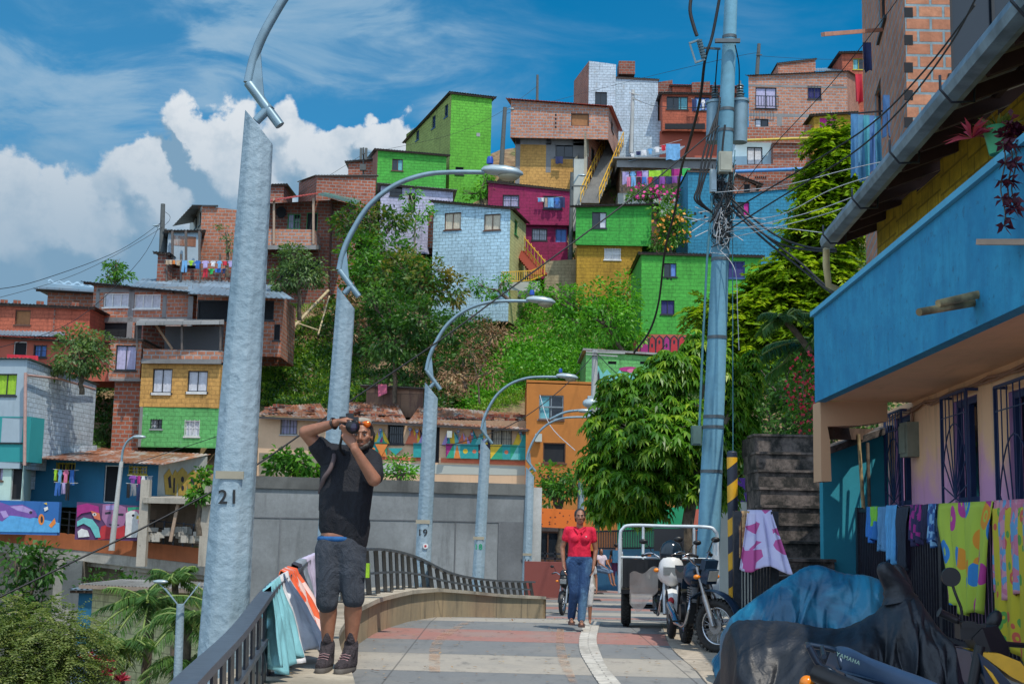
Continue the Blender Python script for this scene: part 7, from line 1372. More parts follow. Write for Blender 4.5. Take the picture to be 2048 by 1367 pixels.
# ---------------------------------------------------------------- people
def capsule(m, a, ra, b, rb, n=14):
 a, b = Vector(a), Vector(b); pts, rs = [], []; d = (b - a); L_ = d.length
 if L_ < 1e-5: m.ell(a, (ra,) * 3, n, 8); return
 d /= L_
 for k in range(5): t = math.pi / 2 * k / 5; pts.append(a - d * ra * math.cos(t)); rs.append(max(ra * math.sin(t), .001))
 pts.append(a); rs.append(ra); pts.append(a.lerp(b, .5)); rs.append((ra + rb) / 2); pts.append(b); rs.append(rb)
 for k in range(4, -1, -1): t = math.pi / 2 * k / 5; pts.append(b + d * rb * math.cos(t)); rs.append(max(rb * math.sin(t), .001))
 m.tube(pts, rs, n)
def blob(parts, name, mat, root, vox=.008, smooth=4):
 """parts: (a, ra, b, rb) capsules or ('e', centre, radii, matrix) ellipsoids, fused into one skin"""
 m = MB()
 for p in parts:
  if p[0] == 'e': m.ell(p[1], p[2], 18, 12, p[3] if len(p) > 3 else None)
  else: capsule(m, *p)
 o = m.build(name, mat, root); r = o.modifiers.new('r', 'REMESH'); r.mode = 'VOXEL'; r.voxel_size = vox; r.use_smooth_shade = True
 s = o.modifiers.new('s', 'SMOOTH'); s.factor = .5; s.iterations = smooth
 dg = bpy.context.evaluated_depsgraph_get(); me = bpy.data.meshes.new_from_object(o.evaluated_get(dg)); o.modifiers.clear(); me.materials.clear(); me.materials.append(mat); o.data = me; me.polygons.foreach_set('use_smooth', [True] * len(me.polygons)); return o
def stack(L):
 P = []
 for (a, b, r), nx in zip(L, L[1:] + [None]):
  a, b = Vector(a), Vector(b); P.append((a, r, b, r))
  if nx:
   c, e, r2 = Vector(nx[0]), Vector(nx[1]), nx[2]
   for t in (0, .33, .66, 1): P.append((a.lerp(b, t), r, c.lerp(e, t), r2))
 return P
def skin(name, c):
 def fn(T):
  n = T.noise(T.ob, 18, 5, .6); T.put(T.b.inputs['Base Color'], T.mix(T.rng(n, .3, .7), sc(c, .85), sc(c, 1.12))); T.b.inputs['Roughness'].default_value = .5; T.b.inputs['Subsurface Weight'].default_value = .08; T.b.inputs['Subsurface Radius'].default_value = (.02, .008, .004)
 return mk(name, fn)
def fabric(name, c, b=.35, sc_=9):
 def fn(T):
  n = T.noise(T.mapping(T.ob, scale=(1, 1, .6)), sc_, 4, .6, .6); f = T.noise(T.ob, 160, 2, .5); T.put(T.b.inputs['Base Color'], T.mix(T.rng(n, .3, .7), sc(c, .8), sc(c, 1.15))); T.b.inputs['Roughness'].default_value = .85; T.b.inputs['Sheen Weight'].default_value = .0; bump(T, T.math('ADD', n, T.math('MULTIPLY', f, .1)), b, .05)
 return mk(name, fn)
def fist(w, dr, pn, side, curl=1.0, s=1.0):
 """palm and five fingers from wrist w, pointing dr, palm normal pn, thumb toward side"""
 w, dr, pn, side = Vector(w), Vector(dr).normalized(), Vector(pn).normalized(), Vector(side).normalized(); P = []
 palm = w + dr * .085 * s; P.append((w, .026 * s, w + dr * .03 * s, .028 * s))
 for k, o in enumerate((-.03, -.01, .01, .03)):
  kn = palm + side * o * s; P.append((w + dr * .02 * s + side * o * .6 * s, .019 * s, kn, .0155 * s)); L_ = (.030, .036, .034, .026)[3 - k] * s * 1.15; a = kn; d = dr.copy()
  for j in range(3): ang = curl * (.55 + .2 * j); d = (d * math.cos(ang) + pn * math.sin(ang)).normalized(); b = a + d * L_ * (1, .8, .6)[j]; P.append((a, (.0115, .0105, .0098)[j] * s, b, (.0105, .0098, .0085)[j] * s)); a = b
 t0 = w + dr * .03 * s + side * .03 * s; t1 = t0 + (side * .7 + dr * .6 + pn * .3).normalized() * .038 * s; t2 = t1 + (dr * .8 + pn * .5 * curl + side * .1).normalized() * .034 * s; P += [(t0, .016 * s, t1, .0135 * s), (t1, .013 * s, t2, .010 * s)]; return P
def head(c, f, s=1.0, tilt=0):
 """head ellipsoids; c centre, f facing direction"""
 f = Vector(f).normalized(); x = Vector((0, 0, 1)).cross(f).normalized(); z = f.cross(x); M = Matrix((x, -f, z)).transposed(); q = lambda a, b, c_: c + x * a * s + f * b * s + z * c_ * s
 P = [('e', q(0, -.012, .035), (.073 * s, .092 * s, .085 * s), M), ('e', q(0, .018, -.02), (.062 * s, .068 * s, .085 * s), M), (q(-.03, .03, -.075), .028 * s, q(.03, .03, -.075), .028 * s), (q(0, .055, -.088), .026 * s, q(0, .045, -.08), .03 * s),
   (q(0, .082, .015), .010 * s, q(0, .103, -.022), .014 * s), (q(-.012, .09, -.03), .010 * s, q(.012, .09, -.03), .010 * s), (q(-.035, .075, .032), .013 * s, q(.035, .075, .032), .013 * s), (q(-.018, .082, -.056), .008 * s, q(.018, .082, -.056), .008 * s), (q(-.015, .080, -.066), .008 * s, q(.015, .080, -.066), .008 * s),
   (q(-.045, .055, -.005), .022 * s, q(-.03, .06, -.02), .02 * s), (q(.045, .055, -.005), .022 * s, q(.03, .06, -.02), .02 * s), ('e', q(-.077, -.01, -.005), (.010 * s, .02 * s, .032 * s), M), ('e', q(.077, -.01, -.005), (.010 * s, .02 * s, .032 * s), M)]
 return P, q, M
def face_bits(root, body, q, s=1.0, brow=(0.02, 0.015, 0.012)):
 for k in (-1, 1):
  e = MB(); m = MB(); e.ell(q(.030 * k, .0765, .010), (.011 * s, .009 * s, .0065 * s), 10, 8); m.ell(q(.030 * k, .0835, .010), (.0055 * s, .004 * s, .0055 * s), 8, 6); ey = e.build('eye', plain('eye_white', (.40, .37, .35), .2), body); m.build('pupil', M_DARK, ey)
 m = MB()
 for k in (-1, 1): m.tube([q(.014 * k, .088, .030), q(.03 * k, .090, .036), q(.048 * k, .080, .030)], [.003 * s, .005 * s, .003 * s], 6)
 m.build('eyebrows', plain('hair_dark', brow, .6, 0, .3, 40), body); m = MB(); m.tube([q(-.022, .083, -.061), q(0, .0895, -.060), q(.022, .083, -.061)], [.003 * s, .0055 * s, .003 * s], 6); m.build('lips', skin('lips', (0.26, 0.09, 0.07)), body)
S_TAN = skin('skin_tan', (0.30, 0.13, 0.075)); S_BR = skin('skin_brown', (0.27, 0.125, 0.075))
HAIR = plain('hair_dark', (0.02, 0.015, 0.012), .55, 0, .4, 40, .5)
def photographer():
 d = 8.9; root = thing('person', 'man in black t-shirt and grey shorts standing on the concrete bench taking a photo with a black camera', 'person', tuple(at(662, 1336, d)))
 Q = lambda px, py, dy=0.0: at(px, py, d + dy); root['label'] = 'man in black t-shirt and grey shorts on the bench, aiming a black camera'
 hc = Q(723, 872, -.01); P, q, M = head(hc, (.02, -1, -.03), .92)
 sL, sR, eL, wL, eR, wR = Q(656, 912, .03), Q(742, 922, .03), Q(611, 864, -.04), Q(672, 845, -.16), Q(748, 958, -.20), Q(709, 897, -.27)
 hipL, hipR, kL, kR, aL, aR = Q(664, 1096), Q(700, 1096), Q(656, 1192, -.03), Q(707, 1190, -.05), Q(655, 1288, .02), Q(702, 1288, 0)
 P += [(Q(710, 912, .02), .058, hc + Vector((0, .03, -.06)), .055), (sL, .062, eL, .046), (eL, .046, wL, .028), (sR, .060, eR, .047), (eR, .047, wR, .029),
   (sL, .07, sR, .07), (Q(672, 945, .02), .10, Q(722, 950, .02), .10), (Q(668, 1010, 0), .095, Q(712, 1010, 0), .095), (Q(668, 1070, 0), .09, Q(702, 1070, 0), .09),
   (hipL, .088, kL, .062), (hipR, .088, kR, .062), (kL, .058, kL.lerp(aL, .35) + Vector((0, .02, 0)), .061), (kL.lerp(aL, .35) + Vector((0, .02, 0)), .061, aL, .036), (kR, .058, kR.lerp(aR, .35) + Vector((0, .02, 0)), .061), (kR.lerp(aR, .35) + Vector((0, .02, 0)), .061, aR, .036), (aL, .036, aL + Vector((0, 0, -.06)), .03), (aR, .036, aR + Vector((0, 0, -.06)), .03)]
 P += fist(wL, Q(700, 838, -.18) - wL, (.2, -.1, -1), (0, -1, .1), .7, .95); P += fist(wR, Q(698, 872, -.27) - wR, (-.35, -.5, .6), (-1, 0, .3), .8, .95)
 body = blob(P, 'body', S_TAN, root, .0065, 3); face_bits(root, body, q, .92)
 c1, c2 = sL.lerp(eL, .42), sR.lerp(eR, .78); T_ = [(sL, .083, c1, .072), (sR, .080, c2, .072), (Q(706, 905, .03), .066, Q(706, 915, .03), .08)] + stack([(sL + Vector((.02, 0, .01)), sR + Vector((-.02, 0, .01)), .083), (Q(672, 940, .02), Q(721, 942, .02), .104), (Q(670, 985, -.01), Q(714, 985, -.01), .108), (Q(668, 1030, -.01), Q(709, 1035, -.01), .102), (Q(666, 1050, 0), Q(708, 1066, 0), .098)]); T_.append((Q(712, 1050, 0), .10, Q(710, 1082, 0), .088))
 blob(T_, 'tshirt', fabric('black_cotton', (0.006, 0.007, 0.012), .8), root, .010, 4)
 Z = Vector((0, 0, 1)); G = [(Q(664, 1088), .102, Q(700, 1088), .102), (Q(661, 1100), .108, Q(655, 1190, -.03), .076), (Q(702, 1100), .108, Q(706, 1183, -.04), .076), (Q(655, 1180, -.03), .078, Q(654, 1203, -.03), .076), (Q(706, 1175, -.04), .078, Q(707, 1195, -.04), .077)]
 sh = blob(G, 'shorts', fabric('charcoal_shorts', (0.035, 0.042, 0.056), .9), root, .010, 3)
 for x0, y0 in ((636, 1130), (727, 1130)): m = MB(); m.box(Q(x0 + (8 if x0 < 680 else -6), y0, -.06), (.07, .04, .16)); o = m.build('cargo_pocket', fabric('charcoal_shorts', 0), sh); b = o.modifiers.new('b', 'BEVEL'); b.width = .018; b.segments = 3
 m = MB(); m.torus(Q(677, 1077, 0), .128, .018, M=Matrix.Diagonal((1.0, .72, 1)), n=30); m.build('waistband', fabric('blue_underwear', (0.01, 0.09, 0.26)), root)
 hp = [('e', q(0, -.035, .045), (.080, .085, .082), M), (q(-.05, -.03, .0), .04, q(-.045, -.04, -.05), .03), (q(.055, -.03, .01), .042, q(.058, -.04, -.06), .032), (q(-.05, .035, .085), .022, q(.05, .035, .085), .022)]
 blob(hp, 'hair', HAIR, root, .008, 3); bd = [(q(-.045, .04, -.07), .022, q(0, .062, -.092), .024), (q(.045, .04, -.07), .022, q(0, .062, -.092), .024), (q(-.06, .02, -.045), .016, q(-.045, .04, -.07), .02), (q(.06, .02, -.045), .016, q(.045, .04, -.07), .02), (q(-.02, .083, -.046), .0065, q(.02, .083, -.046), .0065)]
 blob(bd, 'beard', HAIR, root, .006, 2); m = MB(); m.ell(q(.005, -.03, .105), (.06, .07, .035)); m.build('headscarf', fabric('pale_scarf', (0.32, 0.29, 0.24)), root)
 m = MB()
 for k in (-1, 1): m.ell(q(.036 * k, .052, .088), (.033, .014, .024), 14, 8)
 g = m.build('sunglasses', plain('orange_mirror', (0.75, 0.14, 0.01), .12, .5), root); m = MB(); m.tube([q(-.075, -.02, .07), q(-.068, .05, .092), q(0, .065, .092), q(.068, .05, .092), q(.075, -.02, .07)], .005, 6); m.build('frame', plain('frame_dark_red', (0.10, 0.02, 0.01), .3), g)
 BM = fabric('boot_leather', (0.045, 0.036, 0.042), 1.0, 25)
 for a, toe in ((aL, Q(641, 1328, -.16)), (aR, Q(679, 1333, -.18))):
  z0 = .452; heel = Vector((a.x, a.y + .03, z0 + .05)); t_ = Vector((toe.x, toe.y, z0 + .042)); ball = heel.lerp(t_, .72)
  b = blob([(a + Vector((0, .01, .0)), .050, heel, .046), (heel, .046, ball, .046), (ball, .046, t_, .036), (a - Vector((0, 0, .02)), .048, heel.lerp(t_, .5) + Vector((0, 0, .02)), .040), (a + Vector((0, -.03, .03)), .03, a + Vector((0, -.035, .075)), .018)], 'boot', BM, root, .008, 2)
  sm = blob([(heel - Vector((0, -.01, .032)), .040, ball - Vector((0, 0, .034)), .048), (ball - Vector((0, 0, .034)), .048, t_ - Vector((0, .0, .03)), .040)], 'sole', plain('rubber_sole', (0.11, 0.10, 0.09), .8), b, .009, 2)
  v = (t_ - heel).normalized(); sd_ = Vector((v.y, -v.x, 0)).normalized(); m = MB()
  for k in range(5): c = heel.lerp(t_, .30 + .1 * k) + Vector((0, 0, .085 - .013 * k)); m.tube([c - sd_ * .035, c + Vector((0, 0, .010)) + v * .012, c + sd_ * .035], .0045, 5)
  m.build('laces', plain('lace_pink', (0.25, 0.14, 0.15)), b)
 ax = (wL - eL).normalized(); Mr = ax.to_track_quat('Z', 'Y').to_matrix(); m = MB(); m.torus(eL.lerp(wL, .93), .034, .009, M=Mr, n=20); m.build('bracelet', plain('bead_black', (.02, .012, .01), .3), root)
 m = MB(); m.tube(smoothp([Q(664, 898, .06), Q(668, 915, -.075), Q(660, 938, -.115), Q(647, 958, -.10), Q(640, 985, -.02)], 5), .016, 8); bs = m.build('backpack_strap', plain('strap_grey', (.10, .07, .07), .8), root); m = MB(); m.box(Q(683, 960, .19), (.28, .16, .42)); o = m.build('backpack', fabric('black_cotton', 0), root); b = o.modifiers.new('b', 'BEVEL'); b.width = .06; b.segments = 4
 cr = thing('camera', 'black camera with large lens held up to the eye of the man on the bench', 'camera', tuple(Q(705, 850, -.2))); BKP = plain('camera_black', (.012, .012, .014), .35); m = MB(); m.box(Q(698, 846, -.17), (.125, .06, .085)); m.box(Q(700, 831, -.165), (.05, .05, .03)); o = m.build('camera_body', BKP, cr); b = o.modifiers.new('b', 'BEVEL'); b.width = .012; b.segments = 3
 a, b = Q(700, 850, -.19), Q(706, 853, -.33); m = MB(); m.tube([a, a.lerp(b, .3), a.lerp(b, .32), a.lerp(b, .7), a.lerp(b, .72), b, b + (a - b) * .12], [.036, .036, .041, .041, .044, .046, .036], 22); ln = m.build('lens', BKP, cr); m = MB(); m.ell(b + (a - b) * .1, (.034, .012, .034)); m.build('front_glass', glass('lens_glass', (.02, .015, .04)), ln); m = MB(); m.tube(smoothp([Q(686, 846, -.18), Q(684, 872, -.2), Q(680, 895, -.12), Q(688, 908, -.06)], 5), .010, 6); m.build('neck_strap', BKP, cr)
photographer()
def walker(label, d, cx, yt, yb, shirt, pants, sk, hair_, pose, face=(0, -1, 0), vox=.011, extra=None, longp=True, base=None):
 """standing or walking figure scaled from head top yt to soles yb"""
 s = (yb - yt) * d / FPX / 1.65; F = at(cx, yb, d); root = thing('person', label, 'person', tuple(F)); f = Vector(face).normalized(); x = Vector((0, 0, 1)).cross(f).normalized()
 q = lambda a, b, z: F + x * a * s + f * b * s + Vector((0, 0, z * s)); J = dict(hl=q(-.09, 0, .88), hr=q(.09, 0, .88), kl=q(-.09, .02, .47), kr=q(.09, .02, .47), al=q(-.09, 0, .08), ar=q(.09, 0, .08), sl=q(-.17, 0, 1.33), sr=q(.17, 0, 1.33), el=q(-.23, -.02, 1.08), er=q(.23, -.02, 1.08), wl=q(-.24, .06, .84), wr=q(.24, .06, .84))
 for k, v in pose.items(): J[k] = q(*v) if v != 1 else 1
 g = lambda r: r * s; P, hq, M = head(q(0, .02, 1.525), f, .92 * s)
 P += [(q(0, 0, 1.36), g(.05), q(0, .01, 1.46), g(.048)), (J['sl'], g(.05), J['sr'], g(.05)), (q(-.06, 0, 1.2), g(.09), q(.06, 0, 1.2), g(.09)), (q(-.05, 0, 1.03), g(.09), q(.05, 0, 1.03), g(.09)), (J['hl'], g(.095), J['kl'], g(.058)), (J['hr'], g(.095), J['kr'], g(.058)), (J['kl'], g(.055), J['al'], g(.034)), (J['kr'], g(.055), J['ar'], g(.034)), (J['al'], g(.03), J['al'] + f * g(.13) - Vector((0, 0, g(.045))), g(.024)), (J['ar'], g(.03), J['ar'] + f * g(.13) - Vector((0, 0, g(.045))), g(.024)),
   (J['sl'], g(.045), J['el'], g(.036)), (J['el'], g(.037), J['wl'], g(.023)), (J['sr'], g(.045), J['er'], g(.036)), (J['er'], g(.037), J['wr'], g(.023))]
 P += fist(J['wl'], J['wl'] - J['el'], f * .3 + x, f, .45, .85 * s) + fist(J['wr'], J['wr'] - J['er'], f * .3 - x, f, .45, .85 * s); b = blob(P, 'body', sk, root, vox * .75, 2)
 if f.y < 0: face_bits(root, b, hq, .92 * s)
 S_ = [(J['sl'], g(.062), J['sl'].lerp(J['el'], .45), g(.056)), (J['sr'], g(.062), J['sr'].lerp(J['er'], .45), g(.056)), ] + stack([(J['sl'].lerp(J['sr'], .12), J['sr'].lerp(J['sl'], .12), g(.06)), (q(-.075, 0, 1.24), q(.075, 0, 1.24), g(.098)), (q(-.065, .01, 1.1), q(.065, .01, 1.1), g(.092)), (q(-.07, 0, .98), q(.07, 0, .98), g(.10))])
 if pose.get('bust'): S_ += [('e', q(-.075, .085, 1.215), (g(.07), g(.055), g(.065))), ('e', q(.075, .085, 1.215), (g(.07), g(.055), g(.065)))]
 blob(S_, 'shirt', shirt, root, vox, 3); G = [(q(-.07, 0, .93), g(.105), q(.07, 0, .93), g(.105))]
 for h, k, a in (('hl', 'kl', 'al'), ('hr', 'kr', 'ar')):
  G.append((J[h], g(.108), J[k], g(.073)))
  if longp: G.append((J[k], g(.073), J[a] + Vector((0, 0, g(.03))), g(.058)))
 blob(G, 'trousers' if longp else 'shorts', pants, root, vox, 3); H_ = [('e', hq(0, -.03, .045), (.083 * s, .085 * s, .083 * s), M)] + [(hq(*a), r_ * s, hq(*b_), r2 * s) for a, r_, b_, r2 in hair_]; blob(H_, 'hair', HAIR, root, vox, 2)
 if extra: extra(root, q, J, s, hq)
 return root
def wex(root, q, J, s, hq):
 m = MB(); R_ = fabric('red_polo', 0)
 for k in (-1, 1): m.hexa([q(.01 * k, .085, 1.33), q(.075 * k, .06, 1.375), q(.085 * k, .045, 1.36), q(.03 * k, .10, 1.28), q(.01 * k, .10, 1.335), q(.075 * k, .075, 1.39), q(.09 * k, .06, 1.375), q(.03 * k, .115, 1.285)])
 m.build('collar', R_, root); m = MB(); c = q(.085, .135, 1.25); m.prism([c + Vector((math.cos(a) * r_, 0, math.sin(a) * r_)) for k in range(10) for a, r_ in ((k * math.pi / 5 + math.pi / 2, .014 if k % 2 == 0 else .006),)], (0, .004, 0)); m.build('star_badge', PAINTS['white'], root)
 for a in ('al', 'ar'):
  p = J[a] + Vector((0, -.05, -.05)); m = MB(); m.box(p + Vector((0, 0, -.012)), (.085, .24, .028)); m.tube([p + Vector((-.045, -.04, 0)), p + Vector((0, -.04, .045)), p + Vector((.045, -.04, 0))], .014, 6); m.tube([p + Vector((-.04, .05, 0)), p + Vector((0, .03, .05)), p + Vector((.04, .05, 0))], .012, 6); m.build('sandal', plain('sandal_brown', (.07, .04, .035), .7), root)
def jeans(T):
 n = T.noise(T.mapping(T.ob, scale=(1, 1, .35)), 4, 4, .6); f = T.noise(T.ob, 12, 4, .7, 1.0); T.put(T.b.inputs['Base Color'], T.mix(T.rng(n, .42, .68), (0.012, 0.05, 0.14), (0.10, 0.22, 0.36))); T.b.inputs['Roughness'].default_value = .85; bump(T, f, .8, .03)
JN = mk('blue_jeans', jeans)
walker('woman in a red polo shirt and blue jeans walking down the street toward the camera', 18.3, 1157, 1022, 1250, fabric('red_polo', (0.62, 0.008, 0.045), .8), JN, S_BR, [((-.06, -.02, .02), .03, (-.055, -.05, -.06), .02), ((.06, -.02, .02), .03, (.055, -.05, -.06), .02)], dict(bust=1, kl=(-.07, .06, .46), al=(-.10, -.06, .09), kr=(.06, .10, .47), ar=(.035, .06, .07), el=(-.245, -.03, 1.08), wl=(-.225, .04, .84), er=(.235, -.03, 1.06), wr=(.20, .05, .83)), extra=wex, vox=.009)
walker('small child in white shorts almost hidden behind the woman in red', 19.1, 1172, 1112, 1247, fabric('white_shorts', (.55, .55, .55)), fabric('white_shorts', 0), S_TAN, [((0, -.03, .03), .07, (0, -.03, -.03), .06)], {}, longp=False, vox=.009)
def bex(root, q, J, s, hq): m = MB(); m.box(q(0, -.17, 1.14), (.30 * s, .18 * s, .46 * s)); o = m.build('backpack', fabric('blue_backpack', (0.03, 0.13, 0.24)), root); b = o.modifiers.new('b', 'BEVEL'); b.width = .05; b.segments = 3
walker('man with a blue backpack and purple shorts walking away down the street', 50, 1232, 1087, 1173, fabric('black_cotton', 0), fabric('purple_shorts', (0.10, 0.02, 0.07)), S_TAN, [((0, .06, .07), .03, (0, .1, .06), .02)], dict(kl=(-.10, .10, .47), al=(-.11, -.10, .10), kr=(.10, .02, .46), ar=(.09, .05, .07)), face=(.05, 1, 0), vox=.02, longp=False, extra=bex)
walker('long haired woman in a white top sitting with bare legs at the street edge', 46, 1201, 1098, 1180, fabric('white_top', (.5, .42, .46)), fabric('denim_shorts', (0.10, 0.16, 0.25)), S_TAN, [((-.06, -.03, .0), .04, (-.07, -.03, -.24), .04), ((.06, -.03, .0), .04, (.07, -.03, -.24), .04)], dict(hl=(-.09, 0, .80), hr=(.09, 0, .80), kl=(.20, .30, .72), kr=(.34, .28, .74), al=(.30, .34, .28), ar=(.44, .34, .26), el=(-.14, .12, 1.08), wl=(.10, .30, .90), er=(.24, .14, 1.08), wr=(.26, .32, .92)), face=(.4, -1, 0), vox=.02, longp=False)
# ---------------------------------------------------------------- motorcycles (built along +x, front wheel at +x)
RUB = plain('tyre_rubber', (0.018, 0.018, 0.018), .85, 0, .3, 30, .5); CHR = plain('chrome', (0.45, 0.47, 0.5), .18, .95); BLKM = plain('engine_black', (0.02, 0.021, 0.023), .4, .5); IND = plain('indicator_orange', (0.75, 0.22, 0.01), .2); SEATM = plain('seat_vinyl', (0.012, 0.013, 0.016), .4); ALU = plain('alloy_grey', (0.30, 0.31, 0.32), .35, .8); HLENS = plain('headlight_lens', (0.35, 0.38, 0.38), .08, .3)
RX = Matrix.Rotation(math.pi / 2, 3, 'X')
def wheel(root, name, c, R_=.31, t=.055, yaw=0.0, spokes=True, knob=True):
 c = Vector(c); M = Matrix.Rotation(yaw, 3, 'Z') @ RX; w = MB(); w.torus(c, R_ - t, t, M, 40, 10)
 if knob:
  for i in range(34):
   a = 2 * math.pi * i / 34
   for o_ in (-.028, .028): p = c + M @ Vector(((R_ - .004) * math.cos(a), (R_ - .004) * math.sin(a), o_)); w.box(p, (.028, .022, .03), M=M @ Matrix.Rotation(a, 3, 'Z'))
 wo = w.build(name, RUB, root); r = MB(); r.torus(c, R_ - t * 2.0, .016, M, 40, 6, sq=1.6); r.build('rim', CHR, wo); h = MB(); ax = M @ Vector((0, 0, 1)); h.cyl(c - ax * .05, c + ax * .05, .035, n=12); h.cyl(c + ax * .045, c + ax * .05, .09, n=18); h.build('hub', ALU, wo); s = MB()
 for i in range(24 if spokes else 5):
  a = 2 * math.pi * i / (24 if spokes else 5); b = a + (.5 if i % 2 else -.5) * (1 if spokes else 0); o_ = .035 if i % 2 else -.035; s.cyl(c + M @ Vector((.03 * math.cos(b), .03 * math.sin(b), o_)), c + M @ Vector(((R_ - t * 2) * math.cos(a), (R_ - t * 2) * math.sin(a), 0)), .0035 if spokes else .018, n=5)
 s.build('spokes', CHR, wo); return wo
def curve_plate(m, c, R_, a0, a1, w, th=.008, yaw=0.0, n=14):
 M = Matrix.Rotation(yaw, 3, 'Z'); P = []
 for i in range(n + 1): a = a0 + (a1 - a0) * i / n; P.append([Vector(c) + M @ Vector(((R_ + dz) * math.cos(a), y, (R_ + dz) * math.sin(a))) for y, dz in ((-w / 2, -.015), (0, 0), (w / 2, -.015), (w / 2, -.015 - th), (0, -th), (-w / 2, -.015 - th))])
 for i in range(n):
  for k in range(6): m.face([P[i][k], P[i][(k + 1) % 6], P[i + 1][(k + 1) % 6], P[i + 1][k]], None, 0, True)
def motorcycle(label, loc, rz, fair, tankm, group=None, steer=0.0, style='street', rear=True, name='motorcycle', cat='motorcycle', k=1.0):
 r = local(thing(name, label, cat, loc, group, rz)); r.scale = (k, k, k); hi = .06 if style == 'enduro' else 0; fw = (.68, 0, .31); wheel(r, 'front_wheel', Vector((.42, 0, .31)) + Matrix.Rotation(steer, 3, 'Z') @ Vector((.26, 0, 0)), .31, .05, steer, True, style != 'street')
 if rear: wheel(r, 'rear_wheel', (-.64, 0, .31), .31, .06, 0, True, style != 'street')
 S_ = Matrix.Rotation(steer, 3, 'Z'); P = lambda x, y, z: Vector((.42, 0, z)) + S_ @ Vector((x - .42, y, 0))
 for s_ in (-1, 1): m = MB(); m.cyl(P(.68, .085 * s_, .31), P(.545, .085 * s_, .66), .030); m.cyl(P(.545, .085 * s_, .66), P(.44, .085 * s_, .98), .021); m.build('fork_leg', ALU, r)
 m = MB(); m.box(P(.46, 0, .93), (.09, .22, .03)); m.box(P(.43, 0, .80), (.09, .22, .03)); m.build('fork_clamp', BLKM, r)
 m = MB(); (curve_plate(m, P(.60, 0, .31), .42, .15, 2.35, .15, yaw=steer) if style == 'enduro' else curve_plate(m, P(.68, 0, .31), .335, .1, 2.6, .12, yaw=steer)); m.build('front_fender', fair, r)
 m = MB(); m.tube(smoothp([P(.30, -.38, 1.05 + hi), P(.36, -.25, 1.09 + hi), P(.42, -.08, 1.0), P(.42, .08, 1.0), P(.36, .25, 1.09 + hi), P(.30, .38, 1.05 + hi)], 4), .012, 8); hb = m.build('handlebar', CHR, r)
 for s_ in (-1, 1):
  m = MB(); m.cyl(P(.30, .38 * s_, 1.05 + hi), P(.335, .27 * s_, 1.083 + hi), .019); m.cyl(P(.335, .36 * s_, 1.06 + hi), P(.41, .22 * s_, 1.08 + hi), .007); m.build('grip', SEATM, hb); m = MB(); m.tube(smoothp([P(.36, .24 * s_, 1.09 + hi), P(.37, .30 * s_, 1.20 + hi), P(.37, .34 * s_, 1.24 + hi)], 3), .006, 6); m.ell(P(.38, .36 * s_, 1.24 + hi), (.02, .055, .035)); m.build('mirror', BLKM, r); m = MB(); m.ell(P(.52, .19 * s_, .87), (.03, .04, .028)); m.cyl(P(.5, .08 * s_, .87), P(.5, .17 * s_, .87), .008); m.build('indicator', IND, r)
 c = P(.56, 0, .88); m = MB(); MS = S_ @ Matrix.Rotation(.25, 3, 'Y')
 if style == 'enduro':
  m.box(c, (.10, .20, .17), M=MS); m.box(c + Vector((-.01, 0, .13)), (.07, .24, .12), M=MS); f = m.build('headlight_cowl', fair, r); b = f.modifiers.new('b', 'BEVEL'); b.width = .02; b.segments = 3; m = MB(); m.box(c + S_ @ Vector((.052, 0, .0)), (.02, .17, .12), M=MS); m.build('headlight', HLENS, f)
 else:
  kk = 1.3 if cat != 'motorcycle' else 1; m.ell(c + Vector((-.02, 0, 0)), (.11 * kk, .13 * kk, .17 * kk)); f = m.build('headlight_cowl', fair, r); m = MB(); m.box(c + S_ @ Vector((.075 * kk, 0, -.01)), (.05, .17 * kk, .11), M=MS); b_ = m.build('headlight', HLENS, f); b = b_.modifiers.new('b', 'BEVEL'); b.width = .015; m = MB(); m.ell(c + Vector((-.04, 0, .16 * kk)), (.09 * kk, .12 * kk, .14 * kk)); m.build('windshield', plain('tinted_screen', (.01, .02, .03), .12), f)
 m = MB(); m.box(P(.44, 0, 1.05), (.07, .16, .06)); m.build('instrument_panel', BLKM, r)
 m = MB(); m.ell((.12, 0, .84 + hi), (.28, .15, .15)); m.ell((.26, 0, .80 + hi), (.16, .17, .13)); m.build('fuel_tank', tankm, r)
 m = MB(); pr = [(-.05, .86), (-.35, .82), (-.70, .86), (-.78, .90), (-.76, .82), (-.60, .75), (-.05, .76)]; m.prism([(x_, -.12, z + hi) for x_, z in pr], (0, .24, 0)); o = m.build('seat', SEATM, r); b = o.modifiers.new('b', 'BEVEL'); b.width = .03; b.segments = 3
 m = MB(); m.prism([(x_, -.09, z + hi) for x_, z in ((-.35, .76), (-.85, .88), (-.92, .86), (-.80, .72), (-.40, .62))], (0, .18, 0)); m.build('tail_panel', fair, r); m = MB(); m.box((-.93, 0, .82 + hi), (.04, .14, .06)); m.build('tail_light', plain('tail_red', (.4, .01, .01), .2), r)
 m = MB(); m.box((.05, 0, .42), (.30, .26, .24)); m.cyl((-.02, -.17, .42), (-.02, .17, .42), .10); m.build('engine_block', BLKM, r); m = MB()
 for i in range(7): m.box((.16 + i * .008, 0, .56 + i * .028), (.19, .20, .012))
 m.box((.20, 0, .68), (.14, .13, .22)); m.build('cylinder_fins', ALU, r); m = MB()
 for a, b in (((.42, 0, .90), (.22, 0, .30)), ((.42, 0, .86), (-.15, 0, .76)), ((-.15, 0, .76), (-.15, 0, .32)), ((.22, 0, .30), (-.15, 0, .30)), ((-.15, 0, .74), (-.80, 0, .80)), ((-.15, .10, .33), (-.64, .10, .31)), ((-.15, -.10, .33), (-.64, -.10, .31)), ((-.62, .1, .36), (-.5, .1, .75)), ((-.62, -.1, .36), (-.5, -.1, .75))): m.cyl(a, b, .018)
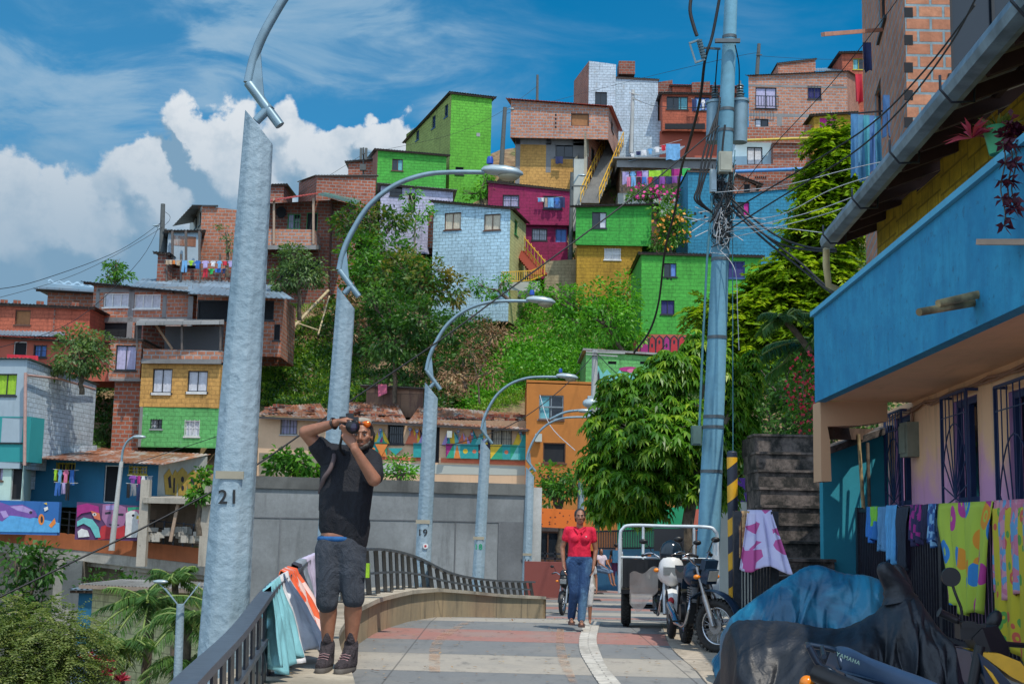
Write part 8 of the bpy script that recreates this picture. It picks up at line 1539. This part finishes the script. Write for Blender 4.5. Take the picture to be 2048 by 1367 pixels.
 m.build('frame_tubes', BLKM, r); m = MB(); m.tube(smoothp([(.24, -.08, .62), (.36, -.12, .48), (.20, -.15, .28), (-.20, -.17, .27), (-.45, -.18, .36), (-.85, -.18, .46)], 4), [.018] * 13 + [.045] * 8, 10); m.build('exhaust', CHR, r); m = MB(); m.cyl((-.05, -.26, .31), (-.05, .26, .31), .012); m.cyl((-.1, .12, .28), (-.22, .24, .02), .010); m.build('foot_pegs', BLKM, r)
 m = MB(); curve_plate(m, (-.64, 0, .31), .345, .4, 2.3, .14); m.build('rear_fender', BLKM, r); return r
WHT = plain('white_plastic', (.62, .62, .60), .3, 0, .05); BBK = plain('blue_black_plastic', (.012, .03, .06), .3)
def face_rot(dx, dy): return math.atan2(dy, dx)
p = gz(1407, 1306, 0.0); a = face_rot(.02, -1.0); motorcycle('dark off road motorcycle with wire wheel and tall fender beside the cargo tricycle', (p.x - math.cos(a) * .68, p.y - math.sin(a) * .68, 0), a, BBK, BBK, 'parked motorcycles', .75, 'enduro')
p = street_point(1124, 1230); motorcycle('small motorcycle parked at the bench end behind the walking woman', (p.x + .17, p.y + .66, zg(p.y)), face_rot(-.25, -.97), BLKM, BLKM, 'parked motorcycles', 0, 'street', k=.95)
p = street_point(1095, 1195); 
a = face_rot(-.10, -1.0); fwp = gz(1341, 1276, 0); r = motorcycle('white cargo tricycle with pipe framed bed and clear plastic cover facing the street', (fwp.x - math.cos(a) * .68, fwp.y - math.sin(a) * .68, 0), a, WHT, WHT, None, .05, 'street', False, 'cargo_tricycle', 'cargo tricycle')
def tb(name, mat, fn): m = MB(); fn(m); return m.build(name, mat, r)
X0 = -.72; W2 = .69; TW = plain('white_steel', (.50, .56, .60), .45, .1, .15, 4)
for s_ in (-1, 1): wheel(r, 'rear_wheel', (-1.25, s_ * .60, .29), .29, .075, 0, False, True)
tb('gate_frame', TW, lambda m: m.tube(smoothp([(X0, -W2, .5), (X0, -W2, 1.25), (X0, -W2 + .04, 1.40), (X0, -W2 + .16, 1.45), (X0, 0, 1.45), (X0, W2 - .16, 1.45), (X0, W2 - .04, 1.40), (X0, W2, 1.25), (X0, W2, .5)], 4), .024, 10))
tb('gate_posts', TW, lambda m: [m.cyl((X0, y, .9), (X0, y, 1.44), .02) for y in (-.36, .36)] + [m.cyl((X0, -W2, 1.0), (X0, W2, 1.0), .018)])
tb('bed_floor', BLKM, lambda m: m.box((X0 - .75, 0, .52), (1.5, 1.36, .06)))
for s_ in (-1, 1):
 q = tb('side_panel', TW, lambda m: m.box((X0 - .75, s_ * W2, .80), (1.5, .03, .46))); m = MB()
 for k in range(6): m.box((X0 - .1 - k * .26, s_ * W2, .80), (.05, .05, .5))
 m.cyl((X0, s_ * W2, 1.25), (X0 - 1.5, s_ * W2, 1.25), .016)
 for k in range(5): m.cyl((X0 - .1 - k * .33, s_ * W2, 1.0), (X0 - .1 - k * .33, s_ * W2, 1.25), .012)
 m.build('panel_ribs', TW, q)
tb('front_panel', BLKM, lambda m: [m.box((X0 + .02, 0, .78), (.03, 1.3, .40))] + [m.box((X0 + .045, -.55 + k * .12, .78), (.02, .05, .38)) for k in range(10)]); tb('corner_panel', TW, lambda m: m.box((X0 + .06, W2 - .03, .68), (.04, .10, .75)))
o = tb('back_cushion', SEATM, lambda m: m.box((X0 + .10, 0, 1.26), (.10, .42, .32))); b = o.modifiers.new('b', 'BEVEL'); b.width = .05; b.segments = 4
tb('axle', BLKM, lambda m: [m.cyl((-1.25, -.6, .29), (-1.25, .6, .29), .03), m.cyl((-.3, 0, .4), (-1.25, 0, .35), .03)])
def clear(T): n = T.noise(T.ob, 5, 4, .6); T.b.inputs['Base Color'].default_value = (.62, .64, .60, 1); T.b.inputs['Roughness'].default_value = .25; T.b.inputs['Alpha'].default_value = .6; bump(T, n, .8, .05)
m = MB(); m.grid(lambda u, v: Vector((.34 - .12 * v - .3 * u * v, -.16 - .38 * u, .90 - .10 * u - .52 * v * (.55 + .45 * math.sin(u * 2.4)) + .03 * math.sin(u * 9 + v * 5))), 16, 12); m.build('plastic_cover', mk('clear_plastic', clear), r)
m = MB(); m.ell((1.0, 0, .50), (.02, .04, .05)); m.build('red_emblem', PAINTS['red'], r)
def tarp_m(name, c1, c2, rough=.36):
 def fn(T): n = T.noise(T.geo, 2.2, 4, .5, 1.5); n2 = T.noise(T.geo, 16, 4, .6, .8); T.put(T.b.inputs['Base Color'], T.mix(T.rng(n, .4, .62), c1, c2)); T.b.inputs['Roughness'].default_value = rough; bump(T, T.math('ADD', n, T.math('MULTIPLY', n2, .2)), .55, .05)
 return mk(name, fn)
def shroud(name, label, ridge, half, mat, folds, seed, zfoot=0.0, ny=40):
 """ridge: (x, y, z) points along the covered bike; cloth falls both sides to the ground"""
 from mathutils import noise as mnoise; random.seed(seed); R0 = smoothp([Vector(p) for p in ridge], 8); n = len(R0); ph = [random.random() * 6 for _ in range(6)]
 def fn(u, v):
  i = min(int(u * (n - 1)), n - 2); p = R0[i].lerp(R0[i + 1], u * (n - 1) - i); t = (v - .5) * 2; s_ = abs(t); sg = 1 if t > 0 else -1; e = min(u, 1 - u) * 2; e = min(1, e * 5) ** .5
  f = folds * s_ ** 1.1 * (1.3 * abs(math.sin(u * 27 + ph[5] + s_ * 1.5)) ** .5 + math.sin(u * 38 + ph[0] + 2 * s_) * .5 + math.sin(u * 19 + ph[1] - s_ * 3) + .4 * math.sin(u * 71 + ph[2])); w = half * (.12 * min(1, s_ * 5) + .88 * s_ ** .8) * (1 + .15 * math.sin(u * 9 + ph[3])) + f
  sag = .10 * math.sin(min(1, s_ * 2.2) * math.pi) * (math.sin(u * 12 + ph[4]) * .5 + .4); z = zfoot + (p.z - zfoot) * (1 - s_ ** 1.35) - sag * .5; V_ = Vector((p.x * 2.4, sg * s_ * 1.6, p.z + u * 9 + s_ * 2)); rg = (1 - abs(mnoise.noise(V_)) * 2) ** 2 * .055 * (.25 + s_) + (1 - abs(mnoise.noise(V_ * 2.3)) * 2) ** 2 * .016; return Vector((p.x + .05 * math.sin(v * 20 + u * 30) * s_, p.y - sg * (w + rg) * (.5 + .5 * e), rg * .35 * e + max(z * e + zfoot * (1 - e), zfoot)))
 m = MB(); m.grid(fn, 190, 70); o = m.build(name, mat, None, tuple(R0[0]), label=label, cat='covered motorcycle'); s = o.modifiers.new('s', 'SOLIDIFY'); s.thickness = .004; return o
def rp(px, py, d): p = at(px, py, d); return (p.x, p.y, p.z)
shroud('covered_motorcycle', 'motorcycle wrapped in glossy blue tarpaulin, behind the black covered one', [rp(1444, 1280, 12.6), rp(1462, 1238, 12.4), rp(1510, 1198, 12.3), rp(1568, 1160, 12.2), rp(1625, 1131, 12.2), rp(1690, 1147, 12.1), rp(1750, 1156, 12.0), rp(1800, 1190, 12)], .55, tarp_m('blue_tarp', (0.008, 0.09, 0.18), (0.02, 0.18, 0.30)), .04, 4)
shroud('covered_motorcycle', 'motorcycle wrapped in black plastic with a pointed peak, in front of the blue tarpaulin', [rp(1446, 1300, 9.7), rp(1470, 1246, 9.6), rp(1560, 1243, 9.5), rp(1680, 1258, 9.4), rp(1745, 1230, 9.4), rp(1790, 1188, 9.3), rp(1822, 1185, 9.3), rp(1862, 1240, 9.2), rp(1925, 1330, 9.1)], .62, tarp_m('black_tarp', (0.006, 0.009, 0.014), (0.014, 0.018, 0.026), .5), .06, 9)
m = MB(); c = at(1800, 1200, 9.3); m.tube(smoothp([c, at(1790, 1170, 9.3), at(1772, 1140, 9.28), at(1768, 1124, 9.27)], 4), [.13, .115, .10, .10, .085, .08, .075, .07, .065, .06, .05, .04, .02], 14); m.tube(smoothp([c, at(1806, 1165, 9.35), at(1790, 1130, 9.4)], 4), [.10, .08, .08, .07, .06, .05, .05, .04, .02], 12); m.build('cover_peak', tarp_m('black_tarp', 0, 0), [o for o in bpy.data.objects if o.name == 'covered_motorcycle.001'][0])
r = thing('motorcycle', 'dark blue motorcycle seen from behind at the bottom edge with lettering on its seat', 'motorcycle', tuple(at(1760, 1500, 4.9)), 'parked motorcycles'); NV = plain('seat_navy', (.018, .04, .085), .45, 0, .1, 10); Rr = smoothp([at(1662, 1312, 5.3), at(1690, 1300, 5.25), at(1740, 1322, 5.1), at(1800, 1345, 4.95), at(1870, 1372, 4.8), at(1960, 1420, 4.6)], 6); m = MB(); n = len(Rr); N = 16; V = []
for i, p in enumerate(Rr):
 w_ = .10 + .03 * math.sin(i / n * 3); h_ = .075 * (1 if i > 2 else .4 + .2 * i)
 for k in range(N): a_ = 2 * math.pi * k / N; V.append(p + Vector((0, math.copysign(abs(math.cos(a_)) ** .6, math.cos(a_)) * w_, math.copysign(abs(math.sin(a_)) ** .6, math.sin(a_)) * h_ - .06)))
m.idx(V, [(i * N + k, i * N + (k + 1) % N, (i + 1) * N + (k + 1) % N, (i + 1) * N + k) for i in range(n - 1) for k in range(N)], 0, True); m.idx(V[:N], [list(range(N))]); m.build('seat', NV, r)
p = at(1696, 1316, 5.0); text(r, 'seat_lettering', 'YAMAHA', p, .021, plain('letter_teal', (.12, .22, .20), .6), (0, -1, 0), -.36, .002)
m = MB(); A = [at(1614, 1288, 5.35), at(1672, 1300, 5.3), at(1680, 1320, 5.2), at(1700, 1380, 5.2)]; m.tube(smoothp(A, 4), .012, 8); m.tube(smoothp([at(1618, 1292, 5.1), at(1640, 1330, 5.1), at(1665, 1345, 5.1), at(1720, 1400, 5.0)], 4), .014, 8); m.tube([A[0], at(1618, 1292, 5.1)], .012, 8); m.tube([at(1644, 1294, 5.3), at(1648, 1312, 5.1)], .010, 8); m.build('rear_rack', plain('rack_dark_blue', (.02, .035, .06), .35, .6), r)
m = MB(); m.prism([at(1690, 1345, 5.05), at(1760, 1362, 4.95), at(1900, 1420, 4.8), at(1900, 1520, 4.8), at(1740, 1450, 4.95), at(1680, 1380, 5.1)], (0, .18, 0)); o = m.build('side_panel', BBK, r); b = o.modifiers.new('b', 'BEVEL'); b.width = .02; b.segments = 3; m = MB(); m.cyl(at(1632, 1345, 5.1), at(1800, 1420, 4.8), .035); m.build('grab_bar', BLKM, r); wheel(r, 'rear_wheel', at(1690, 1560, 5.1), .30, .06, .1)
m = MB(); m.ell(at(1614, 1365, 5.2), (.03, .03, .03)); m.build('indicator', IND, r)
r = thing('motorcycle', 'yellow and black motorcycle with round mirror at the lower right corner', 'motorcycle', tuple(at(1990, 1600, 6.3)), 'parked motorcycles'); YP = plain('yellow_plastic', (.66, .36, .01), .3); d = 6.4
m = MB(); m.tube(smoothp([at(1880, 1224, d), at(1915, 1240, d), at(1950, 1262, d + .05), at(2005, 1285, d + .2), at(2060, 1290, d + .3)], 4), .014, 8); hb = m.build('handlebar', BLKM, r); m = MB(); m.tube([at(1878, 1223, d), at(1882, 1225, d), at(1912, 1239, d)], [.026, .019, .019], 12); m.build('grip', SEATM, hb)
m = MB(); c = at(1902, 1153, d); m.cyl(c + Vector((0, -.006, 0)), c + Vector((0, .014, 0)), .046, n=24); m.tube(smoothp([c + Vector((.01, .01, -.04)), at(1912, 1190, d), at(1922, 1215, d), at(1925, 1240, d)], 3), .007, 6); m.build('mirror', BLKM, r)
m = MB(); m.ell(at(1988, 1240, d + .1), (.035, .03, .055), M=Matrix.Rotation(.5, 3, 'Y')); m.cyl(at(1988, 1250, d + .1), at(1975, 1275, d + .1), .008); m.build('mirror', BLKM, r)
m = MB(); m.prism([at(1945, 1275, d - .05), at(1965, 1255, d - .05), at(1995, 1250, d), at(2018, 1290, d), at(2018, 1312, d), at(1985, 1310, d - .05), at(1960, 1300, d - .05)], (0, .16, 0)); m.box(at(1935, 1248, d - .03), (.07, .05, .03)); m.box(at(1940, 1262, d), (.12, .08, .07)); o = m.build('instrument_cowl', BLKM, r); b = o.modifiers.new('b', 'BEVEL'); b.width = .014; b.segments = 3
m = MB(); m.prism([at(1956, 1303, d - .1), at(2000, 1306, d - .1), at(2040, 1322, d - .1), at(2060, 1345, d - .1), at(2060, 1372, d - .1), at(2022, 1352, d - .1), at(1985, 1325, d - .1)], (0, .22, 0)); o = m.build('fuel_tank', YP, r); b = o.modifiers.new('b', 'BEVEL'); b.width = .03; b.segments = 4
m = MB(); m.prism([at(1940, 1302, d - .02), at(1958, 1305, d - .12), at(1995, 1335, d - .12), at(2030, 1375, d - .12), at(2060, 1460, d - .1), at(1990, 1440, d - .1), at(1955, 1370, d - .05)], (0, .2, 0)); o = m.build('tank_shroud', BBK, r); b = o.modifiers.new('b', 'BEVEL'); b.width = .02; b.segments = 3; m = MB(); m.prism([at(1968, 1330, d - .126), at(1985, 1345, d - .126), at(2010, 1385, d - .126), at(1995, 1372, d - .126)], (0, .01, 0)); m.build('yellow_decal', YP, r)
m = MB()
for s_ in (-.08, .08): m.cyl(at(1960, 1290, d + s_), at(1925, 1480, d + s_), .025)
m.build('fork_leg', BLKM, r); wheel(r, 'front_wheel', at(1915, 1545, d), .29, .05, .3)
# ---------------------------------------------------------------- clothes
def pat(name, cols, scale=6.0, kind='vor', base=None, thr=.5):
 def fn(T):
  v = T.new('ShaderNodeTexVoronoi'); T.l.new(T.mapping(T.uv, scale=(1, 1, 1)), v.inputs['Vector']); v.inputs['Scale'].default_value = scale; v.inputs['Randomness'].default_value = .85
  sp = T.new('ShaderNodeSeparateColor'); T.l.new(v.outputs['Color'], sp.inputs[0]); r = T.new('ShaderNodeValToRGB'); r.color_ramp.interpolation = 'CONSTANT'; T.l.new(sp.outputs[0], r.inputs[0]); e = r.color_ramp.elements; n = len(cols); e[0].color = (*cols[0], 1); e[1].position = 1 / n; e[1].color = (*cols[1 % n], 1)
  for i in range(2, n): q = e.new(i / n); q.color = (*cols[i], 1)
  c = r.outputs[0]
  if base: d = v.outputs['Distance']; rg = T.math('MULTIPLY', T.math('LESS_THAN', d, thr), T.math('GREATER_THAN', d, thr * .45)); dot = T.math('LESS_THAN', d, thr * .25); c = T.mix(T.math('MAXIMUM', rg, dot), base, c)
  T.put(T.b.inputs['Base Color'], c); T.b.inputs['Roughness'].default_value = .85; bump(T, T.noise(T.ob, 7, 3, .5), .3, .02)
 return mk(name, fn)
def sol(c): c = tuple(round(x, 3) for x in c); return fabric('cloth_%d_%d_%d' % tuple(int(x * 1000) for x in c), c, .3, 6)
OUT = {'shirt': [(.22, 0), (.78, 0), (1, .28), (.86, .42), (.76, .32), (.76, 1), (.24, 1), (.24, .32), (.14, .42), (0, .28)], 'pants': [(.1, 0), (.9, 0), (1, 1), (.6, 1), (.5, .3), (.4, 1), (0, 1)], 'towel': [(0, 0), (1, 0), (1, 1), (0, 1)], 'shorts': [(.05, 0), (.95, 0), (1, 1), (.55, 1), (.5, .45), (.45, 1), (0, 1)]}
def hang(px, py, w, h, d, shape, mat, label, group, dd=0):
 """one garment pegged to a line: px,py its upper left corner"""
 r_ = random.random() * 6; a = at(px, py, d); X = (at(px + w, py, d + dd) - a); H_ = h * d / FPX; m = MB(); o = OUT[shape]; n = 7
 def pt(u, v, k): return a + X * u + Vector((0, (.05 * math.sin(u * 7 + r_) * v + k), -v * H_ * (1 + .03 * math.sin(u * 9 + r_))))
 if shape == 'towel': m.grid(lambda u, v: pt(u, v, 0), 14, 6, su=X.length, sv=H_); m.grid(lambda u, v: pt(1 - u, v, .02), 14, 6, su=X.length, sv=H_)
 else:
  F_ = [pt(u, v, 0) for u, v in o]; B_ = [p + Vector((0, .03, 0)) for p in F_]; uv = [(u * X.length, v * H_) for u, v in o]; m.face(F_, uv); m.face(B_[::-1], uv[::-1])
  for i in range(len(o)): j = (i + 1) % len(o); m.face([F_[i], B_[i], B_[j], F_[j]])
 ob = m.build({'shirt': 'shirt', 'pants': 'trousers', 'towel': 'towel', 'shorts': 'shorts'}[shape], mat, None, tuple(a), label=label, cat='laundry', group=group); return ob
CN = dict(white=(.60, .60, .62), blue=(.03, .13, .42), sky=(.14, .34, .58), navy=(.015, .025, .09), red=(.50, .02, .04), pink=(.60, .16, .28), purple=(.20, .05, .28), lime=(.30, .55, .03), green=(.03, .40, .08), orange=(.62, .18, .03), black=(.012, .012, .015), teal=(.03, .28, .33), tan=(.38, .28, .19), lilac=(.38, .32, .55), grey=(.2, .21, .23), magenta=(.38, .02, .18))
PLACE = {}
def row(items, line, d, where, group, d2=None):
 (x0, y0), (x1, y1) = line; d2 = d2 or d; m = MB(); m.tube([at(x0, y0 - .5, d), at((x0 + x1) / 2, (y0 + y1) / 2 + 1, (d + d2) / 2), at(x1, y1 - .5, d2)], .012, 5); m.build('clothesline', M_CW, None, tuple(at(x0, y0, d)), label='clothes line strung ' + where, cat='clothes line'); x = x0 + 2; prev = 'the line end'; W_ = {'shirt': 'shirt', 'pants': 'trousers', 'towel': 'towel', 'shorts': 'shorts'}
 for c, s_, w, h in items:
  t = (x - x0) / (x1 - x0); nm = '%s %s %s, right of %s' % (c, W_[s_], where, prev); hang(x, y0 + (y1 - y0) * t, w, h, d + (d2 - d) * t - .02, s_, sol(CN[c]), nm, group); prev = 'the %s %s' % (c, W_[s_]); x += w + 1.2
row([('tan', 'towel', 12, 9), ('orange', 'towel', 5, 8), ('tan', 'shirt', 11, 11), ('sky', 'pants', 12, 24), ('lime', 'shirt', 11, 10), ('blue', 'shirt', 13, 17), ('lilac', 'shirt', 16, 15), ('white', 'shirt', 12, 12), ('sky', 'shirt', 11, 15), ('red', 'towel', 8, 9), ('lilac', 'shirt', 13, 12), ('purple', 'pants', 7, 20)], ((330, 520), (470, 522)), 71.3, 'on the left ridge', 'laundry on the left ridge')
row([('red', 'pants', 10, 18), ('green', 'shirt', 12, 11), ('blue', 'towel', 12, 8), ('navy', 'shirt', 9, 10)], ((404, 537), (455, 537)), 71.4, 'under the ridge row', 'laundry on the left ridge')
row([('white', 'shirt', 11, 9), ('navy', 'towel', 9, 8), ('white', 'shorts', 11, 12), ('sky', 'shirt', 12, 12), ('white', 'shirt', 14, 12), ('red', 'towel', 8, 12), ('sky', 'towel', 28, 34)], ((1258, 306), (1364, 280)), 83.0, 'on the upper terrace', 'laundry on the upper terrace')
row([('lilac', 'towel', 13, 26), ('sky', 'shirt', 13, 22), ('magenta', 'towel', 10, 24), ('lilac', 'towel', 12, 30), ('lime', 'towel', 26, 14), ('lime', 'towel', 17, 14), ('magenta', 'towel', 20, 16), ('green', 'towel', 16, 28)], ((1243, 344), (1376, 336)), 83.5, 'on the long terrace', 'laundry on the long terrace')
row([('pink', 'towel', 7, 20), ('sky', 'pants', 10, 20), ('black', 'pants', 9, 14), ('blue', 'pants', 10, 14), ('red', 'shirt', 11, 16), ('navy', 'pants', 11, 22), ('purple', 'towel', 11, 16), ('navy', 'towel', 12, 16), ('purple', 'towel', 10, 14), ('blue', 'shirt', 12, 12)], ((1252, 354), (1376, 352)), 83.3, 'on the front terrace', 'laundry on the long terrace')
row([('sky', 'towel', 5, 8), ('white', 'towel', 6, 8), ('tan', 'pants', 6, 20), ('sky', 'towel', 11, 20), ('blue', 'shirt', 11, 16), ('navy', 'towel', 9, 22)], ((1074, 396), (1126, 394)), 79.2, 'on the magenta wall', 'laundry on the magenta house')
row([('navy', 'towel', 8, 26), ('sky', 'pants', 8, 24), ('white', 'shirt', 8, 20)], ((1382, 198), (1412, 200)), 90.0, 'on the red house', 'laundry on the red house')
row([('lime', 'shirt', 7, 22), ('sky', 'shirt', 9, 30), ('pink', 'shirt', 12, 26), ('blue', 'pants', 10, 30)], ((106, 938), (158, 940)), 54.8, 'at the left window of the blue house', 'laundry on the blue house')
row([('blue', 'pants', 12, 26), ('lilac', 'pants', 8, 22), ('black', 'pants', 8, 34)], ((108, 964), (156, 966)), 54.7, 'low at the left window', 'laundry on the blue house')
row([('purple', 'shirt', 16, 20), ('magenta', 'towel', 6, 22), ('white', 'shirt', 9, 36), ('grey', 'pants', 13, 44)], ((256, 950), (306, 952)), 54.0, 'at the right window of the blue house', 'laundry on the blue house')
row([('black', 'towel', 6, 28), ('grey', 'pants', 12, 24), ('navy', 'pants', 10, 34), ('red', 'shorts', 9, 18)], ((252, 966), (300, 968)), 53.9, 'low at the right window', 'laundry on the blue house')
row([('tan', 'towel', 28, 22), ('white', 'towel', 8, 14)], ((402, 597), (450, 600)), 65.0, 'in the dark shanty room', 'laundry in the shanty')
m = MB(); m.quad(at(14, 708, 61.5), at(76, 711, 61.5), at(76, 724, 61.5), at(14, 722, 61.5)); m.prism([at(14, 708, 61.6), at(76, 711, 61.6), at(76, 724, 61.6), at(14, 722, 61.6)], (0, .03, 0)); m.build('red_cloth', sol(CN['red']), None, tuple(at(14, 708, 61.6)), label='bright red cloth hung low in front of the coral house', cat='laundry')
hang(1111, 313, 15, 15, 84.4, 'towel', sol(CN['navy']), 'dark blue cloth hanging below the window of the brick and orange house', None)
for k, (x, w, h) in enumerate(((1702, 14, 130), (1714, 14, 140), (1726, 13, 134), (1738, 12, 120), (1749, 12, 128))): hang(x, 228 + k, w, h, 19.0 + .25 * k, 'pants' if k in (1, 3) else 'towel', sol((.05 + .02 * (k % 2), .17 + .05 * (k % 3), .34 + .04 * (k % 2))), ['leftmost', 'second from left', 'middle', 'second from right', 'rightmost'][k] + ' of the blue jeans hung from the tall brick building', 'jeans on the brick building')
hang(1711, 148, 13, 62, 20, 'towel', sol(CN['red']), 'red cloth hanging from the tall brick building above the jeans', None); hang(1726, 85, 16, 62, 20.5, 'towel', sol(CN['navy']), 'dark blue cloth hanging above the red one on the brick building', None); hang(1765, 190, 16, 90, 18.8, 'pants', sol((.03, .10, .24)), 'small dark blue trousers beside the jeans against the brick corner', None); m = MB(); m.cyl(at(1698, 228, 19), at(1766, 222, 20.3), .015); m.build('clothes_rod', M_RAIL, None, tuple(at(1766, 222, 20)), label='thin rod carrying the blue jeans beside the brick building', cat='rod')
def drape(name, label, A, B, L_, out, mat, folds=.03, seed=0, back=.25, narrow=1.0, group=None, drag=(0, 0)):
 """cloth over a rail from A to B: back part short, front part length L_ pushed along out"""
 A, B, out = Vector(A), Vector(B), Vector(out); W_ = (B - A).length; ph = seed * 1.7; tot = back + L_
 def fn(u, v):
  s_ = v * tot - back; p = A.lerp(B, u); t = max(0, s_) / L_; cx = (u - .5) * (narrow - 1) * t; p = p + (B - A) * cx
  f = folds * min(1, abs(s_) * 5) * (math.sin(u * 21 + ph) + .5 * math.sin(u * 43 + ph * 2 + t * 3)); o_ = (.025 if s_ > 0 else -.03) + (t * 1.0 if s_ > 0 else 0) * .0
  hem = .04 * math.sin(u * 8 + ph) * t; return p + out * (o_ + f) + out * t * drag[0] * (.5 + 1.1 * u) + Vector((0, drag[1] * t, -abs(s_) * (1 if s_ > 0 else 1) + hem + (.018 if abs(s_) < .02 else 0)))
 m = MB(); m.grid(fn, 30, 30, su=W_, sv=tot); o = m.build(name, mat, None, tuple(A), label=label, cat='laundry', group=group); s = o.modifiers.new('s', 'SOLIDIFY'); s.thickness = .006; return o
def railp(px): 
 b = min(RAILP, key=lambda p: abs(pix(p)[0] - px)); return b + Vector((0, 0, .035))
for (x0, x1, L_, c, nm, lb, nr, dg, sd) in ((534, 549, .50, (.20, .47, .52), 'towel', 'pale teal towel trailing from the railing onto the bench beside the man', .8, 1.0, 1), (552, 570, .50, (.66, .66, .68), 'towel', 'white towel between the teal towel and the orange cloth on the railing', .9, 2.3, 2), (568, 580, .42, (.75, .10, .03), 'shirt', 'bright orange and white cloth on the railing', 1.1, 2.0, 3), (577, 586, .42, (.06, .14, .25), 'jeans', 'blue denim jeans folded over the railing', 1.1, .7, 4), (587, 594, .42, (.03, .03, .045), 'shirt', 'black garment over the railing between jeans and grey cloth', 1.1, .6, 5), (595, 605, .3, (.22, .26, .30), 'shirt', 'grey cloth over the railing left of the lilac shirt', 1.1, .3, 6), (607, 632, .46, (.52, .46, .60), 'shirt', 'lilac shirt hanging on the railing directly behind the man', .8, .5, 7)):
 drape(nm, lb, railp(x0), railp(x1), L_, (1, -.25, 0), sol(c) if sd != 3 else pat('orange_white_cloth', [(.75, .10, .03), (.70, .12, .04), (.70, .5, .45)], 9), .045, sd, .18, nr * 1.15, 'clothes drying on the railing', (dg * .10, -.1 * dg))
m = MB(); c = at(735, 1140, 17); m.box(c, (.05, .1, .18)); m.build('cloth', sol(CN['lime']), None, tuple(c), label='small neon yellow cloth on the railing just right of the man', cat='laundry')
FT = lambda px: None
def fpt(px, lift=.03):
 y = 18.3; best = None
 for k in range(400):
  t = k / 400; p = Vector(FA).lerp(Vector(FBB), t); x = pix(p)[0]
  if best is None or abs(x - px) < best[0]: best = (abs(x - px), p)
 return best[1] + Vector((-.02, 0, lift))
GM = pat('floral_lime', [(.40, .02, .20), (.03, .20, .50), (.65, .25, .02), (.45, .04, .25)], 3.2, base=(.38, .50, .05), thr=.42); PKP = pat('pink_blue_print', [(.55, .25, .30), (.12, .30, .50), (.50, .16, .24)], 14); YFL = pat('yellow_floral', [(.55, .10, .06), (.10, .30, .05)], 7, base=(.50, .42, .02), thr=.4); NPK = pat('navy_pink_print', [(.02, .02, .07), (.02, .02, .08), (.30, .02, .20)], 16); BFL = pat('blue_floral', [(.04, .14, .35), (.20, .40, .60), (.02, .06, .2)], 18)
for (x0, x1, L_, mt, nm, lb, nr, sd) in ((1740, 1762, .42, pat('green_blue_cloth', [(.03, .18, .55), (.03, .18, .5), (.20, .55, .05)], 4), 'towel', 'green edged blue cloth at the far end of the fence', .7, 1), (1763, 1779, .52, sol((.10, .28, .50)), 'shirt', 'mid blue cloth on the fence right of the green edged one', .9, 2), (1779, 1802, .66, sol((.10, .36, .66)), 'shirt', 'light blue shirt on the fence between mid blue and charcoal clothes', .7, 3), (1803, 1826, .75, sol((.02, .03, .05)), 'jacket', 'charcoal jacket on the fence right of the light blue shirt', .7, 4), (1828, 1850, .42, NPK, 'blouse', 'navy blouse with pink zigzag print on the fence', .8, 5), (1851, 1864, .34, sol((.015, .02, .06)), 'towel', 'small navy cloth between the pink print blouse and the blue floral cloth', .7, 6), (1865, 1882, .42, BFL, 'blouse', 'blue floral blouse on the fence beside the large lime cloth', .7, 7),
 (1886, 1996, 1.05, GM, 'bedspread', 'large lime green bedspread with magenta and orange flowers on the fence', .55, 8), (1999, 2080, .82, PKP, 'blanket', 'pink and blue patterned blanket at the right end of the fence', 1.0, 9)):
 drape(nm, lb, fpt(x0), fpt(x1), L_, (-1, 0, 0), mt, .035, sd, .2, nr, 'clothes drying on the fence')
a, b = fpt(1992), fpt(2080); drape('bedspread', 'yellow floral bedspread hanging below the pink and blue blanket', a + Vector((.0, 0, -.02)), b + Vector((0, 0, -.02)), 1.3, (-1, 0, 0), YFL, .02, 3, .1, 1.0, 'clothes drying on the fence')
a, b = Vector((2.78, 15.57, 1.63)), Vector((3.07, 15.42, 1.63)); drape('towel', 'white towel with pink roses and yellow border on the short fence by the stairs', a + Vector((.05, -.02, .01)), b + Vector((.02, -.02, .01)), .66, (0, -1, 0), pat('rose_towel', [(.48, .46, .66), (.52, .50, .68), (.45, .08, .26)], 8), .03, 2, .2, 1.9, None, (.3, -.05)); drape('towel', 'brown striped towel behind the rose towel on the short fence', Vector((2.70, 15.62, 1.635)), Vector((2.86, 15.53, 1.635)), .5, (0, -1, 0), pat('brown_stripes', [(.25, .12, .06), (.4, .25, .12)], 22), .02, 5, .2, 1.0)
